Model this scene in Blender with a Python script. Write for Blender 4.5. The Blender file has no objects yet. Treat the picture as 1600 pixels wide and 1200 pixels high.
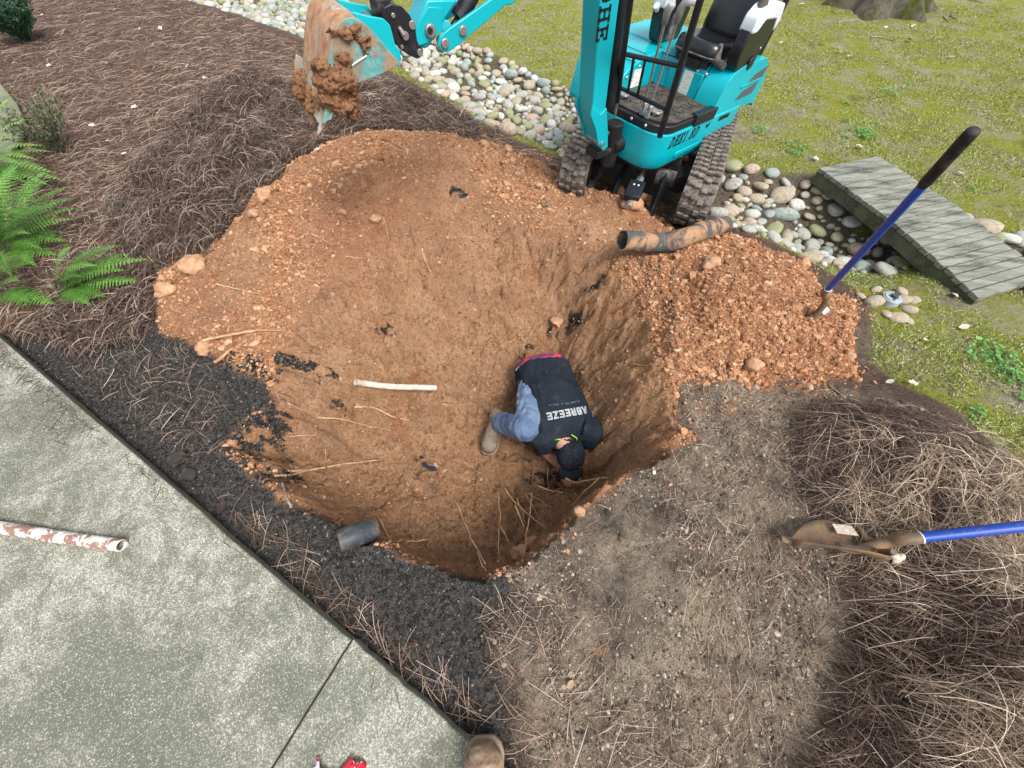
import bpy, bmesh, math, random
import numpy as np
from mathutils import Vector, Matrix, Euler
R = math.radians
random.seed(7); rng = np.random.default_rng(7)
SC = bpy.context.scene
COL = SC.collection

# ------------------------------------------------------------------ camera
H = 1.70; FPX = 600.0; TILT = R(33.0)
cam = bpy.data.cameras.new('camera'); camo = bpy.data.objects.new('camera', cam); COL.objects.link(camo)
camo.location = (0, 0, H); camo.rotation_euler = (TILT, 0, 0)
cam.sensor_width = 36.0; cam.lens = FPX / 1600.0 * 36.0; cam.clip_start = 0.02; cam.clip_end = 600.0
SC.camera = camo

# ------------------------------------------------------------------ world, sun, exposure (bright overcast)
SUN_EL, SUN_AZ = R(56), R(140)   # azimuth clockwise from +Y: the light comes from the right and a little behind the camera
w = bpy.data.worlds.new('World'); SC.world = w; w.use_nodes = True
nt = w.node_tree; nt.nodes.clear()
sky = nt.nodes.new('ShaderNodeTexSky'); sky.sky_type = 'NISHITA'; sky.sun_disc = False
sky.sun_elevation = SUN_EL; sky.sun_rotation = SUN_AZ; sky.air_density = 1.0; sky.dust_density = 3.0
hs = nt.nodes.new('ShaderNodeHueSaturation'); hs.inputs['Saturation'].default_value = 0.35
bg = nt.nodes.new('ShaderNodeBackground'); bg.inputs['Strength'].default_value = 0.15
wo = nt.nodes.new('ShaderNodeOutputWorld')
nt.links.new(sky.outputs[0], hs.inputs['Color']); nt.links.new(hs.outputs[0], bg.inputs['Color']); nt.links.new(bg.outputs[0], wo.inputs[0])
sl = bpy.data.lights.new('sun', 'SUN'); sl.energy = 1.8; sl.angle = R(24); sl.color = (1.0, 0.96, 0.9)
so = bpy.data.objects.new('sun', sl); COL.objects.link(so)
so.rotation_euler = Vector((math.sin(SUN_AZ) * math.cos(SUN_EL), math.cos(SUN_AZ) * math.cos(SUN_EL), math.sin(SUN_EL))).to_track_quat('Z', 'Y').to_euler()
so.location = (0, 0, 8)
SC.view_settings.view_transform = 'Standard'; SC.view_settings.look = 'None'
SC.view_settings.gamma = 1; SC.view_settings.exposure = 0.86
SC.cycles.max_bounces = 5; SC.cycles.diffuse_bounces = 3; SC.cycles.glossy_bounces = 2
SC.cycles.transparent_max_bounces = 4

# ------------------------------------------------------------------ pixel -> ground helpers
CA, SA = math.cos(TILT), math.sin(TILT)
def ray(px, py):
    u, v = (px - 800) / FPX, (600 - py) / FPX
    # camera axes: right (1,0,0), up (0,cos,sin), forward (0,sin,-cos)
    return Vector((u, v * CA + SA, v * SA - CA))
def G(px, py, z=0.0):
    d = ray(px, py); t = (z - H) / d.z
    return (d.x * t, d.y * t)
def G3(px, py, z=0.0):
    a = G(px, py, z); return Vector((a[0], a[1], z))
def PX(p):
    x, y, z = p[0], p[1], p[2] - H
    dep = y * SA - z * CA; up = y * CA + z * SA
    return (800 + FPX * x / dep, 600 - FPX * up / dep)

# ------------------------------------------------------------------ numpy noise
def _hash(ix, iy, s):
    h = (ix.astype(np.int64) * 374761393 + iy.astype(np.int64) * 668265263 + s * 1274126177) & 0xffffffff
    h = ((h ^ (h >> 13)) * 1274126177) & 0xffffffff
    return ((h ^ (h >> 16)) & 0xffffff) / float(0xffffff)
def vnoise(x, y, s=0):
    ix, iy = np.floor(x), np.floor(y); fx, fy = x - ix, y - iy
    fx = fx * fx * (3 - 2 * fx); fy = fy * fy * (3 - 2 * fy)
    a = _hash(ix, iy, s); b = _hash(ix + 1, iy, s); c = _hash(ix, iy + 1, s); d = _hash(ix + 1, iy + 1, s)
    return (a * (1 - fx) + b * fx) * (1 - fy) + (c * (1 - fx) + d * fx) * fy
def fbm(x, y, f, o=4, s=0, g=0.5):
    t = 0; a = 1; n = 0
    for i in range(o):
        t = t + a * (vnoise(x * f + 17.3 * i, y * f - 9.1 * i, s + i) - 0.5); n += a; a *= g; f *= 2.03
    return t / n * 2
def clods(x, y, cell, s, rmin=.25, rmax=.62):
    """domes of random size on a jittered grid (crumbly soil)"""
    gx, gy = np.floor(x / cell), np.floor(y / cell); out = np.zeros_like(x)
    for dx in (-1, 0, 1):
        for dy in (-1, 0, 1):
            cx, cy = gx + dx, gy + dy
            jx = (cx + _hash(cx, cy, s)) * cell; jy = (cy + _hash(cx, cy, s + 1)) * cell
            rr = cell * (rmin + (rmax - rmin) * _hash(cx, cy, s + 2))
            q = 1 - ((x - jx) ** 2 + (y - jy) ** 2) / rr ** 2
            out = np.maximum(out, np.sqrt(np.clip(q, 0, 1)) * rr)
    return out
def sstep(t):
    t = np.clip(t, 0, 1); return t * t * (3 - 2 * t)
def seg(x, y, a, b):
    ax, ay = a[0], a[1]; bx, by = b[0] - ax, b[1] - ay
    L = bx * bx + by * by + 1e-12
    t = np.clip(((x - ax) * bx + (y - ay) * by) / L, 0, 1)
    return np.hypot(x - ax - t * bx, y - ay - t * by), t
def inside(x, y, P):
    c = np.zeros(x.shape, bool); n = len(P)
    for i in range(n):
        x0, y0 = P[i][0], P[i][1]; x1, y1 = P[(i + 1) % n][0], P[(i + 1) % n][1]
        if y0 == y1: continue
        c ^= ((y0 > y) != (y1 > y)) & (x < (x1 - x0) * (y - y0) / (y1 - y0) + x0)
    return c
def sdf(x, y, P):
    """positive inside"""
    d = np.full(x.shape, 1e9)
    for i in range(len(P)):
        d = np.minimum(d, seg(x, y, P[i], P[(i + 1) % len(P)])[0])
    return np.where(inside(x, y, P), d, -d)
def W(L, z=0.0):
    return [G(p[0], p[1], p[2] if len(p) > 2 else z) for p in L]

# ------------------------------------------------------------------ zone outlines (traced on the ground)
CLAY = W([(245,470,.02),(250,440,.03),(290,412,.05),(335,405,.1),(352,375,.14),(392,345,.16),(402,312,.18),(445,300,.2),(450,270,.22),(500,240,.24),(525,228,.26),
          (590,206,.28),(660,208,.28),(690,222,.24),(730,228,.2),(790,245,.14),(860,265,.08),(890,285,.05),(960,312,.03),(1010,335,.03),
          (1060,378,.03),(1130,365,.03),(1190,380,.05),(1255,412,.05),(1275,455,.04),(1345,478,.0),(1335,515,0),(1330,560,0),(1345,600,0),(1290,592,0),(1200,600,0),(1110,585,0),
          (1062,600,0),(1060,650,0),(1090,685,0),(1010,730,0),(940,768,0),(880,830,0),(835,868,0),(770,905,0),(720,895,0),(640,872,0),(580,848,0),(520,812,0),
          (455,790,0),(400,745,0),(345,705,0),(372,668,0),(425,625,0),(415,600,0),(350,565,0),(300,542,0),(252,522,0)])
# rim of the hole: px, py, z, wall width
RIM = [(520,395,.12,1.05),(425,560,.0,.55),(395,640,0,.40),(345,700,0,.34),(400,752,0,.26),(470,795,0,.22),(530,825,0,.2),(590,852,0,.2),(650,875,0,.2),(705,893,0,.2),(760,905,0,.2),
       (835,870,0,.24),(880,828,0,.24),(940,768,0,.24),(1010,730,0,.32),(1085,685,0,.48),(1062,600,0,.60),(1030,500,.02,.60),(960,400,.02,.62),(860,352,.05,.86),(760,335,.1,1.0),(620,345,.14,1.1)]
RIMW = [(*G(a, b, c), d) for a, b, c, d in RIM]
# dark mulch strip beside the slab, round the near and left rim
MULCH = W([(0,515),(60,505),(150,500),(235,490),(300,500),(420,570),(500,640),(560,760),(640,800),(720,850),(800,880),(830,930),(770,1010),(790,1100),(830,1320),(460,1400),(460,1050),(150,750),(-100,560)])
SOIL = W([(1050,600),(1150,585),(1260,600),(1400,640),(1500,700),(1600,800),(1800,1000),(1800,1400),(780,1400),(800,1100),(765,1010),(740,900),(830,870),(940,770),(1090,690)])
LAWN = W([(250,0),(330,0),(470,55),(560,90),(640,140),(720,190),(800,235),(880,260),(1100,340),(1190,378),(1270,410),(1350,470),(1350,560),(1400,610),(1480,660),(1560,760),(1640,830),(1900,900),(2600,400),(2300,0),(1800,-60),(800,-90),(300,-60)])
CREEK = W([(150,-60),(260,-8),(345,18),(400,38),(470,62),(560,80),(640,118),(700,168),(770,212),(850,238),(900,262),(1100,345),(1190,372),(1330,385),(1390,402),(1460,405),(1530,425),(1600,455),(1700,500),(1900,560),(1700,395),(1600,372),(1480,332),(1370,330),(1280,262),(1180,258),(1130,240),(1060,200),(900,138),(830,110),(760,75),(690,55),(560,10),(480,-30),(400,-70)])
GREY = [(1180,905),(1330,1000)]

# ------------------------------------------------------------------ terrain heights
MOUND = [(620,222,.31),(560,255,.36),(500,300,.34),(430,360,.26),(340,430,.11),(275,490,.04),(700,245,.30),(790,275,.18),(870,305,.10),(940,335,.08),(975,345,.09),(1020,352,.07),(1000,322,.04),
         (620,320,.28),(520,380,.22),(430,450,.08),(350,520,.02),(700,340,.16),(800,370,.07),(900,380,.03),(980,430,.03),
         (1150,430,.17),(1200,465,.17),(1120,490,.15),(1240,520,.09),(1060,480,.08),(1180,550,.05),(1060,560,.02),
         (1330,500,0),(1330,600,0),(1200,620,0),(1070,352,.0),(955,300,.0),(1260,400,0),(1150,350,-.01),
         (345,150,.06),(400,135,.09),(470,170,.13),(400,200,.20),(340,215,.10),(330,260,.19),(410,270,.17),(265,300,.10),(300,335,.18),(370,320,.16),(240,390,.09),(290,390,.10),(590,160,.12),(650,180,.14),(705,205,.09),(230,240,.0),(310,120,.0),(520,110,.02),(200,480,0),
         (1320,720,.08),(1400,690,.17),(1490,740,.19),(1380,760,.09),(1440,800,.09),(1340,810,.06),(1390,845,.05),(1550,830,.07),(1450,900,.10),(1380,930,.05),(1550,980,.20),(1480,1060,.10),(1560,1120,.16),(1400,1030,.03),(1380,1130,.10),(1280,900,.0),(1300,1000,-.02),(1290,1120,0),(1230,760,0),(1620,700,0),
         (0,520,0),(300,700,0),(545,950,0),(700,1000,0),(760,950,0),(900,950,.01),(1100,900,.02),(1000,1100,0),(1150,750,.02),(400,850,-.01),(550,880,0),
         (0,200,.0),(100,0,.0),(300,60,0),(1400,100,.03),(1500,250,0),(1500,600,0),(700,60,0),(850,60,0),(1200,200,0),(150,700,-.05),(300,1000,-.05),(500,1150,-.03)]
_mc = np.array([(*G(a, b, c), c) for a, b, c in MOUND] + [(x, y, 0) for x, y in ((-9,-2),(9,-2),(-9,12),(9,12),(0,14),(0,-3),(-5,3),(7,3),(-3,7),(4,7),(12,6),(-12,5),(1.5,-1),(-1.5,-1))])
def _rbf(c, v, lam=0.02):
    d = np.hypot(c[:, None, 0] - c[None, :, 0], c[:, None, 1] - c[None, :, 1])
    K = -np.sqrt(d * d + .04) ; n = len(c)
    A = np.zeros((n + 1, n + 1)); A[:n, :n] = K + 0 * np.eye(n); A[:n, :n] -= lam * np.eye(n) * -1 * 0.3
    A[:n, n] = 1; A[n, :n] = 1
    return np.linalg.solve(A, np.append(v, 0))
def _ev(c, wgt, x, y):
    o = np.full(x.shape, wgt[-1])
    for i in range(len(c)):
        o -= wgt[i] * np.sqrt((x - c[i, 0]) ** 2 + (y - c[i, 1]) ** 2 + .04)
    return o
_mw = _rbf(_mc, _mc[:, 2])
_fc = np.array([(*G(a, b, c), c) for a, b, c in [(450,720,-.38),(480,620,-.34),(560,680,-.50),(600,760,-.58),(700,780,-.70),(680,680,-.66),(620,560,-.45),(760,690,-.73),(850,760,-.80),(740,830,-.7),(620,830,-.55),(520,770,-.45),(900,620,-.74),(820,560,-.72),(980,620,-.62),(1000,540,-.5),(960,700,-.7),(700,560,-.6)]])
_fw = _rbf(_fc, _fc[:, 2])
_sdc = None
def terrain(x, y):
    wx = x + .055 * fbm(x, y, 6, 5, 50, .65); wy = y + .055 * fbm(x, y, 6, 5, 60, .65)
    m = _ev(_mc, _mw, x, y)
    m = np.where((np.abs(x) > 9) | (y > 11) | (y < -3), 0, m)
    sc = sdf(wx, wy, CLAY)
    m = m + .035 * sstep(sc / .07)
    # creek trough
    sk = sdf(x, y, CREEK); m = m - .09 * sstep(sk / .35)
    # slab side runs a little lower
    # hole
    Rm = np.full(x.shape, 1e9); Wm = np.ones(x.shape)
    hx = x + .05 * fbm(x, y, 3.5, 4, 80) + .030 * fbm(x, y, 13, 3, 84, .65); hy = y + .05 * fbm(x, y, 3.5, 4, 90) + .030 * fbm(x, y, 13, 3, 94, .65)
    n = len(RIMW)
    for i in range(n):
        a, b = RIMW[i], RIMW[(i + 1) % n]
        d, t = seg(hx, hy, a, b)
        ww = a[2] + (b[2] - a[2]) * t; q = d / ww; Wm = np.where(q < Rm, ww, Wm); Rm = np.minimum(Rm, q)
    ins = inside(hx, hy, RIMW)
    S = np.where(ins, np.clip(Rm, 0, 1), 0)
    st = sstep((.42 - Wm) / .15); S = (S * S * (3 - 2 * S) * .6 + S * .4) * (1 - st) + (1 - (1 - S) ** 2.4) * st
    f = np.clip(_ev(_fc, _fw, x, y), -.82, -.28)
    m = m - .16 * np.exp(-(((x - 2.45) / .50) ** 2 + ((y - 2.42) / .42) ** 2) ** 2)
    hgt = m + (f - m) * S
    pit = np.where(ins, Rm, -Rm)
    # surface relief by zone
    cl = sstep((sc + .02) / .05); ru = fbm(x, y, 2.2, 3, 7)
    loose = cl * np.where(S > .15, .45, 1.0) * sstep(.55 + ru * 1.3)
    smooth_patch = sstep(1.6 - np.hypot((x + .45) / .75, (y - 2.0) / .55) * 1.2)
    loose = loose * (1 - .55 * smooth_patch)
    hgt = hgt + loose * (.55 * clods(wx, wy, .085, 3) * (vnoise(x * 4, y * 4, 31) > .45) + .5 * clods(x, y, .042, 11) + .42 * clods(x, y, .022, 23))
    hp = cl * (1 - np.clip(S * 2.5, 0, 1)) * sstep(sc / .12)
    hgt = hgt + hp * (.055 * fbm(x, y, 2.6, 4, 240, .6) + .030 * np.abs(fbm(x, y, 6.5, 3, 245)) + .20 * clods(wx, wy, .13, 248, .35, .75) * (vnoise(x * 3, y * 3, 249) > .5))
    pw = np.where(S > .03, 1, 0) * sstep(S * 6)
    hgt = hgt + pw * (.06 * fbm(x, y, 3.2, 5, 140, .6) + .040 * np.abs(fbm(x * 1.0 + y * .5, y - x * .4, 7, 3, 150)) + .006 * fbm(x, y, 30, 3, 160, .6)
              + .26 * clods(wx, wy, .16, 161, .4, .8) + .30 * clods(wx + .3 * y, wy, .07, 162, .3, .75) * sstep(.5 + fbm(x, y, 4, 2, 163) * 2) + .14 * clods(x, y, .035, 164) + .016 * fbm(x * 3.2 + y * .6, y * .55 - x * .2, 6, 3, 165, .6) * sstep(.5 + fbm(x, y, 2.5, 2, 167) * 2) - .032 * sstep(1 - np.abs(fbm(wx, wy, 5.5, 3, 166)) / .05) - .018 * sstep(1 - np.abs(fbm(wx, wy, 13, 3, 168)) / .07))
    bx = x + .11 * fbm(x, y, 3.3, 4, 210, .65); by = y + .11 * fbm(x, y, 3.3, 4, 220, .65)
    sm = sdf(bx, by, MULCH); sm = sstep(.5 + sm / .16) * (1 - cl)
    hgt = hgt + sm * (.022 * fbm(x, y, 9, 4, 170, .65) + .006 * np.abs(fbm(x, y, 38, 3, 171)) + .10 * clods(x, y, .035, 172) )
    ss = sdf(bx, by, SOIL); ss = sstep(.5 + ss / .14) * (1 - cl) * (1 - sm)
    hgt = hgt + ss * (.025 * fbm(x, y, 5, 5, 180, .62) + .007 * fbm(x, y, 45, 3, 181, .7) + .016 * np.abs(fbm(x, y, 12, 4, 185, .65)) + .12 * clods(x, y, .04, 187))
    lw = sstep(sdf(x, y, LAWN) / .1) * (1 - cl)
    hgt = hgt + lw * (.018 * fbm(x, y, 3, 5, 190, .6) + .004 * fbm(x, y, 40, 2, 191))
    bed = (1 - cl) * (1 - sm) * (1 - ss) * (1 - lw)
    hgt = hgt + bed * (.030 * fbm(x, y, 3, 4, 200, .55) + .005 * fbm(x, y, 30, 2, 202))
    return hgt, cl, sm, ss, lw, sstep(sk / .08), pit
NX, NY, K0, S0X, S0Y = 1240, 980, 150.0, .0078, .0078
XC, YC = .15, 1.35
gu = np.arange(NX) - NX // 2; gv = np.arange(NY) - NY // 2
gx = XC + S0X * K0 * np.sinh(gu / K0); gy = YC + S0Y * K0 * np.sinh(gv / K0)
GX, GY = np.meshgrid(gx, gy)
HGT, CL, SM, SS, LW, CK, PIT = terrain(GX, GY)
def flat_slab_fix():
    global HGT
    S = sdf(GX, GY, W([(-600,-60),(0,528),(250,745),(546,1003),(725,1166),(900,1330),(400,1900),(-900,1400)]))
    HGT = np.where(S > -.16, np.minimum(HGT, -.050 + .45 * (-S).clip(0, .16) + .010 * fbm(GX, GY, 8, 4, 230)), HGT)
flat_slab_fix()
def hz(x, y):
    u = np.arcsinh((x - XC) / (S0X * K0)) * K0 + NX // 2; v = np.arcsinh((y - YC) / (S0Y * K0)) * K0 + NY // 2
    u = np.clip(u, 0, NX - 1.001); v = np.clip(v, 0, NY - 1.001)
    iu, iv = np.floor(u).astype(int), np.floor(v).astype(int); fu, fv = u - iu, v - iv
    return (HGT[iv, iu] * (1 - fu) + HGT[iv, iu + 1] * fu) * (1 - fv) + (HGT[iv + 1, iu] * (1 - fu) + HGT[iv + 1, iu + 1] * fu) * fv
def h1(x, y): return float(hz(np.array([x]), np.array([y]))[0])
def samp(A, x, y):
    u = np.arcsinh((x - XC) / (S0X * K0)) * K0 + NX // 2; v = np.arcsinh((y - YC) / (S0Y * K0)) * K0 + NY // 2
    return A[np.clip(np.round(v).astype(int), 0, NY - 1), np.clip(np.round(u).astype(int), 0, NX - 1)]
def hit(px, py):
    """first point of the real terrain seen through this pixel of the photograph"""
    d = ray(px, py); t0 = 0.6; p = Vector((0, 0, H))
    for i in range(1400):
        t = t0 + i * .008
        q = p + d * t
        if q.z < .8 and q.z <= h1(q.x, q.y): return Vector((q.x, q.y, h1(q.x, q.y)))
    return q
def nrm(x, y, e=.03):
    return Vector((h1(x - e, y) - h1(x + e, y), h1(x, y - e) - h1(x, y + e), 2 * e)).normalized()

# ------------------------------------------------------------------ tagging and mesh building
def tag(o, label=None, cat=None, group=None, kind=None):
    if label: o['label'] = label
    if cat: o['category'] = cat
    if group: o['group'] = group
    if kind: o['kind'] = kind
    return o
def link(name, me, mats, parent=None):
    o = bpy.data.objects.new(name, me); COL.objects.link(o)
    for m in (mats if isinstance(mats, (list, tuple)) else [mats]):
        if m: me.materials.append(m)
    if parent is not None: o.parent = parent
    return o
def empty(name, loc=(0, 0, 0), rot=(0, 0, 0)):
    o = bpy.data.objects.new(name, None); COL.objects.link(o); o.location = loc; o.rotation_euler = rot; o.empty_display_size = .1
    return o
def np_mesh(name, V, F, smooth=True, attrs=None):
    """V (n,3), F (m,k) constant k"""
    me = bpy.data.meshes.new(name); V = np.asarray(V, np.float32); F = np.asarray(F, np.int32)
    m, k = F.shape
    me.vertices.add(len(V)); me.vertices.foreach_set('co', V.ravel())
    me.loops.add(m * k); me.loops.foreach_set('vertex_index', F.ravel())
    me.polygons.add(m); me.polygons.foreach_set('loop_start', np.arange(m, dtype=np.int32) * k)
    me.polygons.foreach_set('loop_total', np.full(m, k, np.int32))
    me.update(calc_edges=True)
    me.polygons.foreach_set('use_smooth', np.full(m, smooth, bool))
    for an, av in (attrs or {}).items():
        av = np.asarray(av, np.float32)
        if av.ndim == 1:
            a = me.attributes.new(an, 'FLOAT', 'POINT'); a.data.foreach_set('value', av)
        else:
            a = me.attributes.new(an, 'FLOAT_COLOR', 'POINT'); a.data.foreach_set('color', av.ravel())
    me.update()
    return me

# ------------------------------------------------------------------ materials
class NT:
    def __init__(s, name):
        s.m = bpy.data.materials.new(name); s.m.use_nodes = True; s.t = s.m.node_tree; s.t.nodes.clear()
        s.out = s.n('ShaderNodeOutputMaterial'); s.b = s.n('ShaderNodeBsdfPrincipled'); s.l(s.b.outputs[0], s.out.inputs[0])
        s.tc = s.n('ShaderNodeTexCoord')
    def n(s, t): return s.t.nodes.new(t)
    def l(s, a, b): s.t.links.new(a, b)
    def co(s, sc=(1, 1, 1), geo=False):
        mp = s.n('ShaderNodeMapping'); mp.inputs['Scale'].default_value = sc
        s.l(s.tc.outputs['Object'], mp.inputs[0]); return mp.outputs[0]
    def noise(s, scale, det=4, rough=.6, vec=None, dist=0, out='Fac'):
        q = s.n('ShaderNodeTexNoise'); q.inputs['Scale'].default_value = scale; q.inputs['Detail'].default_value = det
        q.inputs['Roughness'].default_value = rough; q.inputs['Distortion'].default_value = dist
        s.l(vec if vec is not None else s.tc.outputs['Object'], q.inputs['Vector']); return q.outputs[out]
    def voro(s, scale, vec=None, feat='F1', out='Distance'):
        q = s.n('ShaderNodeTexVoronoi'); q.feature = feat; q.inputs['Scale'].default_value = scale
        s.l(vec if vec is not None else s.tc.outputs['Object'], q.inputs['Vector']); return q.outputs[out]
    def ramp(s, fac, stops, interp='LINEAR'):
        q = s.n('ShaderNodeValToRGB'); cr = q.color_ramp; cr.interpolation = interp
        while len(cr.elements) < len(stops): cr.elements.new(.5)
        for e, (p, c) in zip(cr.elements, stops):
            e.position = p; e.color = (c, c, c, 1) if isinstance(c, (int, float)) else (*c, 1)
        s.l(fac, q.inputs[0]); return q.outputs[0]
    def mix(s, fac, a, b, mode='MIX'):
        q = s.n('ShaderNodeMix'); q.data_type = 'RGBA'; q.blend_type = mode; q.clamp_factor = True
        for v, i in ((fac, 0), (a, 6), (b, 7)):
            if isinstance(v, (int, float)): q.inputs[i].default_value = v if i == 0 else (v, v, v, 1)
            elif isinstance(v, tuple): q.inputs[i].default_value = (*v, 1)
            else: s.l(v, q.inputs[i])
        return q.outputs[2]
    def math(s, op, a, b=0.0):
        q = s.n('ShaderNodeMath'); q.operation = op
        for v, i in ((a, 0), (b, 1)):
            if isinstance(v, (int, float)): q.inputs[i].default_value = v
            else: s.l(v, q.inputs[i])
        return q.outputs[0]
    def attr(s, name, out='Fac'):
        q = s.n('ShaderNodeAttribute'); q.attribute_name = name; return q.outputs[out]
    def sep(s, c):
        q = s.n('ShaderNodeSeparateColor'); s.l(c, q.inputs[0]); return q.outputs
    def bump(s, h, dist=.01, st=1.0, prev=None):
        q = s.n('ShaderNodeBump'); q.inputs['Distance'].default_value = dist; q.inputs['Strength'].default_value = st
        s.l(h, q.inputs['Height'])
        if prev is not None: s.l(prev, q.inputs['Normal'])
        s.l(q.outputs[0], s.b.inputs['Normal']); return q.outputs[0]
    def fin(s, col=None, rough=.9, metal=0, spec=.3):
        if col is not None:
            if isinstance(col, tuple): s.b.inputs['Base Color'].default_value = (*col, 1)
            else: s.l(col, s.b.inputs['Base Color'])
        if isinstance(rough, (int, float)): s.b.inputs['Roughness'].default_value = rough
        else: s.l(rough, s.b.inputs['Roughness'])
        if isinstance(metal, (int, float)): s.b.inputs['Metallic'].default_value = metal
        else: s.l(metal, s.b.inputs['Metallic'])
        s.b.inputs['Specular IOR Level'].default_value = spec
        return s.m
def worn(name, col, rough=.5, metal=0, dirt=(.2, .11, .06), amount=.25, scale=14, spec=.4, bump=.0006, var=.12):
    """a plain coloured surface with real dirt, scuffs and slight colour variation"""
    m = NT(name)
    n1 = m.noise(scale, 6, .65); n2 = m.noise(scale * 5, 4, .7); n3 = m.noise(3.0, 2)
    c = m.mix(m.ramp(n3, [(.3, 0), (.7, 1)]), tuple(x * (1 - var) for x in col), tuple(min(1, x * (1 + var)) for x in col))
    f = m.math('MULTIPLY', m.ramp(n1, [(.62 - amount * .5, 0), (.75 - amount * .35, 1)]), m.ramp(n2, [(.35, .25), (.6, 1)]))
    f = m.math('MULTIPLY', f, min(1, .35 + amount))
    c = m.mix(f, c, dirt)
    m.bump(n2, bump, .6)
    rr = m.math('ADD', m.math('MULTIPLY', f, .4), rough)
    return m.fin(c, rr, metal, spec)
# ------------------------------------------------------------------ ground material: one recipe, zones blended by masks
def ground_mat():
    m = NT('ground_surface')
    A = m.sep(m.attr('zone_a', 'Color')); B = m.sep(m.attr('zone_b', 'Color'))
    big = m.noise(1.3, 5, .6); mid = m.noise(6, 6, .65); fine = m.noise(45, 6, .75); grit = m.voro(140); vf = m.noise(180, 3, .8)
    # lawn: moss, grass and bare thatch
    moss = m.mix(m.ramp(fine, [(.3, 0), (.7, 1)]), (.14, .17, .022), (.40, .41, .065))
    thatch = m.mix(m.ramp(vf, [(.35, 0), (.65, 1)]), (.16, .15, .08), (.50, .47, .31))
    lawn = m.mix(m.ramp(m.noise(3.2, 6, .7), [(.46, 0), (.62, 1)]), moss, thatch)
    lawn = m.mix(m.ramp(m.noise(2.1, 5, .7, dist=.6), [(.60, 0), (.70, .8)]), lawn, (.10, .075, .05))
    # grey-brown trampled soil
    soil = m.mix(m.ramp(mid, [(.32, 0), (.68, 1)]), (.10, .08, .062), (.60, .49, .36))
    soil = m.mix(m.ramp(m.noise(2.4, 6, .7, dist=.8), [(.48, 0), (.60, .9)]), soil, (.56, .45, .32))
    soil = m.mix(m.ramp(m.noise(9, 6, .75), [(.52, 0), (.66, .8)]), soil, (.055, .046, .042))
    soil = m.mix(m.ramp(vf, [(.38, .75), (.7, 0)]), soil, m.mix(1.0, soil, .32, 'MULTIPLY'))
    soil = m.mix(m.ramp(m.noise(260, 2, .6), [(.62, 0), (.70, .6)]), soil, (.48, .42, .33))
    # black mulch and burnt soil
    mul = m.mix(m.ramp(fine, [(.38, 0), (.64, 1)]), (.016, .016, .017), (.13, .122, .112))
    mul = m.mix(m.ramp(m.noise(210, 2, .6), [(.58, 0), (.68, .7)]), mul, (.22, .19, .155))
    # straw bed base
    bed = m.mix(m.ramp(m.noise(60, 5, .8, m.co((1, 2.5, 1))), [(.35, 0), (.68, 1)]), (.04, .025, .019), (.26, .18, .14))
    # clay
    c1 = m.mix(m.ramp(mid, [(.3, 0), (.7, 1)]), (.45, .23, .118), (.62, .37, .215))
    c1 = m.mix(m.ramp(big, [(.42, 0), (.62, 1)]), c1, m.mix(m.ramp(mid, [(.3, 0), (.7, 1)]), (.46, .195, .098), (.58, .30, .17)))
    xx = m.n('ShaderNodeSeparateXYZ'); m.l(m.tc.outputs['Object'], xx.inputs[0])
    c1 = m.mix(m.ramp(m.math('ADD', xx.outputs[0], m.math('MULTIPLY', mid, .8)), [(.0, 0), (1.0, 0)]) if False else m.math('MULTIPLY', m.ramp(m.math('MULTIPLY', m.math('ADD', xx.outputs[0], mid), .4), [(.50, 0), (.66, 1)]), .75), c1, m.mix(m.ramp(mid, [(.3, 0), (.7, 1)]), (.43, .165, .075), (.58, .29, .15)))
    c1 = m.mix(B[0], c1, m.mix(m.ramp(mid, [(.3, 0), (.7, 1)]), (.44, .225, .112), (.62, .375, .215)))        # damp clay of the hole
    c1 = m.mix(m.ramp(m.noise(4.2, 6, .7, dist=1.0), [(.6, 0), (.68, .7)]), c1, (.42, .27, .15))
    c1 = m.mix(m.ramp(m.noise(3.1, 5, .7, dist=.5), [(.60, 0), (.70, .6)]), c1, (.42, .125, .05))
    c1 = m.mix(m.ramp(fine, [(.28, .75), (.52, 0)]), c1, (.15, .07, .035))
    c1 = m.mix(m.ramp(m.noise(17, 6, .75), [(.30, .6), (.48, 0)]), c1, (.17, .085, .045))
    c1 = m.mix(m.ramp(m.noise(11, 6, .8, dist=1.4), [(.27, .8), (.40, 0)]), c1, (.12, .055, .028))
    c1 = m.mix(m.ramp(m.noise(2.6, 5, .7), [(.50, 0), (.62, .5)]), c1, (.33, .20, .12))
    c1 = m.mix(m.ramp(vf, [(.54, 0), (.68, .65)]), c1, (.68, .45, .28))
    c1 = m.mix(m.ramp(vf, [(.32, .7), (.45, 0)]), c1, (.16, .075, .038))
    c1 = m.mix(B[1], c1, m.mix(m.ramp(fine, [(.4, 0), (.6, 1)]), (.018, .016, .015), (.085, .065, .05)))                                                             # black roots and charred streaks
    creek = m.mix(m.ramp(fine, [(.3, 0), (.7, 1)]), (.07, .058, .042), (.26, .21, .15))
    c = m.mix(A[3] if len(A) > 3 else 0, bed, bed)
    c = m.mix(B[2], bed, lawn)
    c = m.mix(m.attr('creek'), c, creek)
    c = m.mix(A[2], c, soil)
    c = m.mix(A[1], c, mul)
    c = m.mix(A[0], c, c1)
    hh = m.math('ADD', m.math('MULTIPLY', fine, .6), m.math('MULTIPLY', vf, .4))
    n1 = m.bump(hh, .034, 1.0)
    g = m.math('SUBTRACT', 1.0, grit)
    m.bump(g, .004, .6, n1)
    return m.fin(c, .93, 0, .12)
M = {}
M['ground'] = ground_mat()

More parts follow.
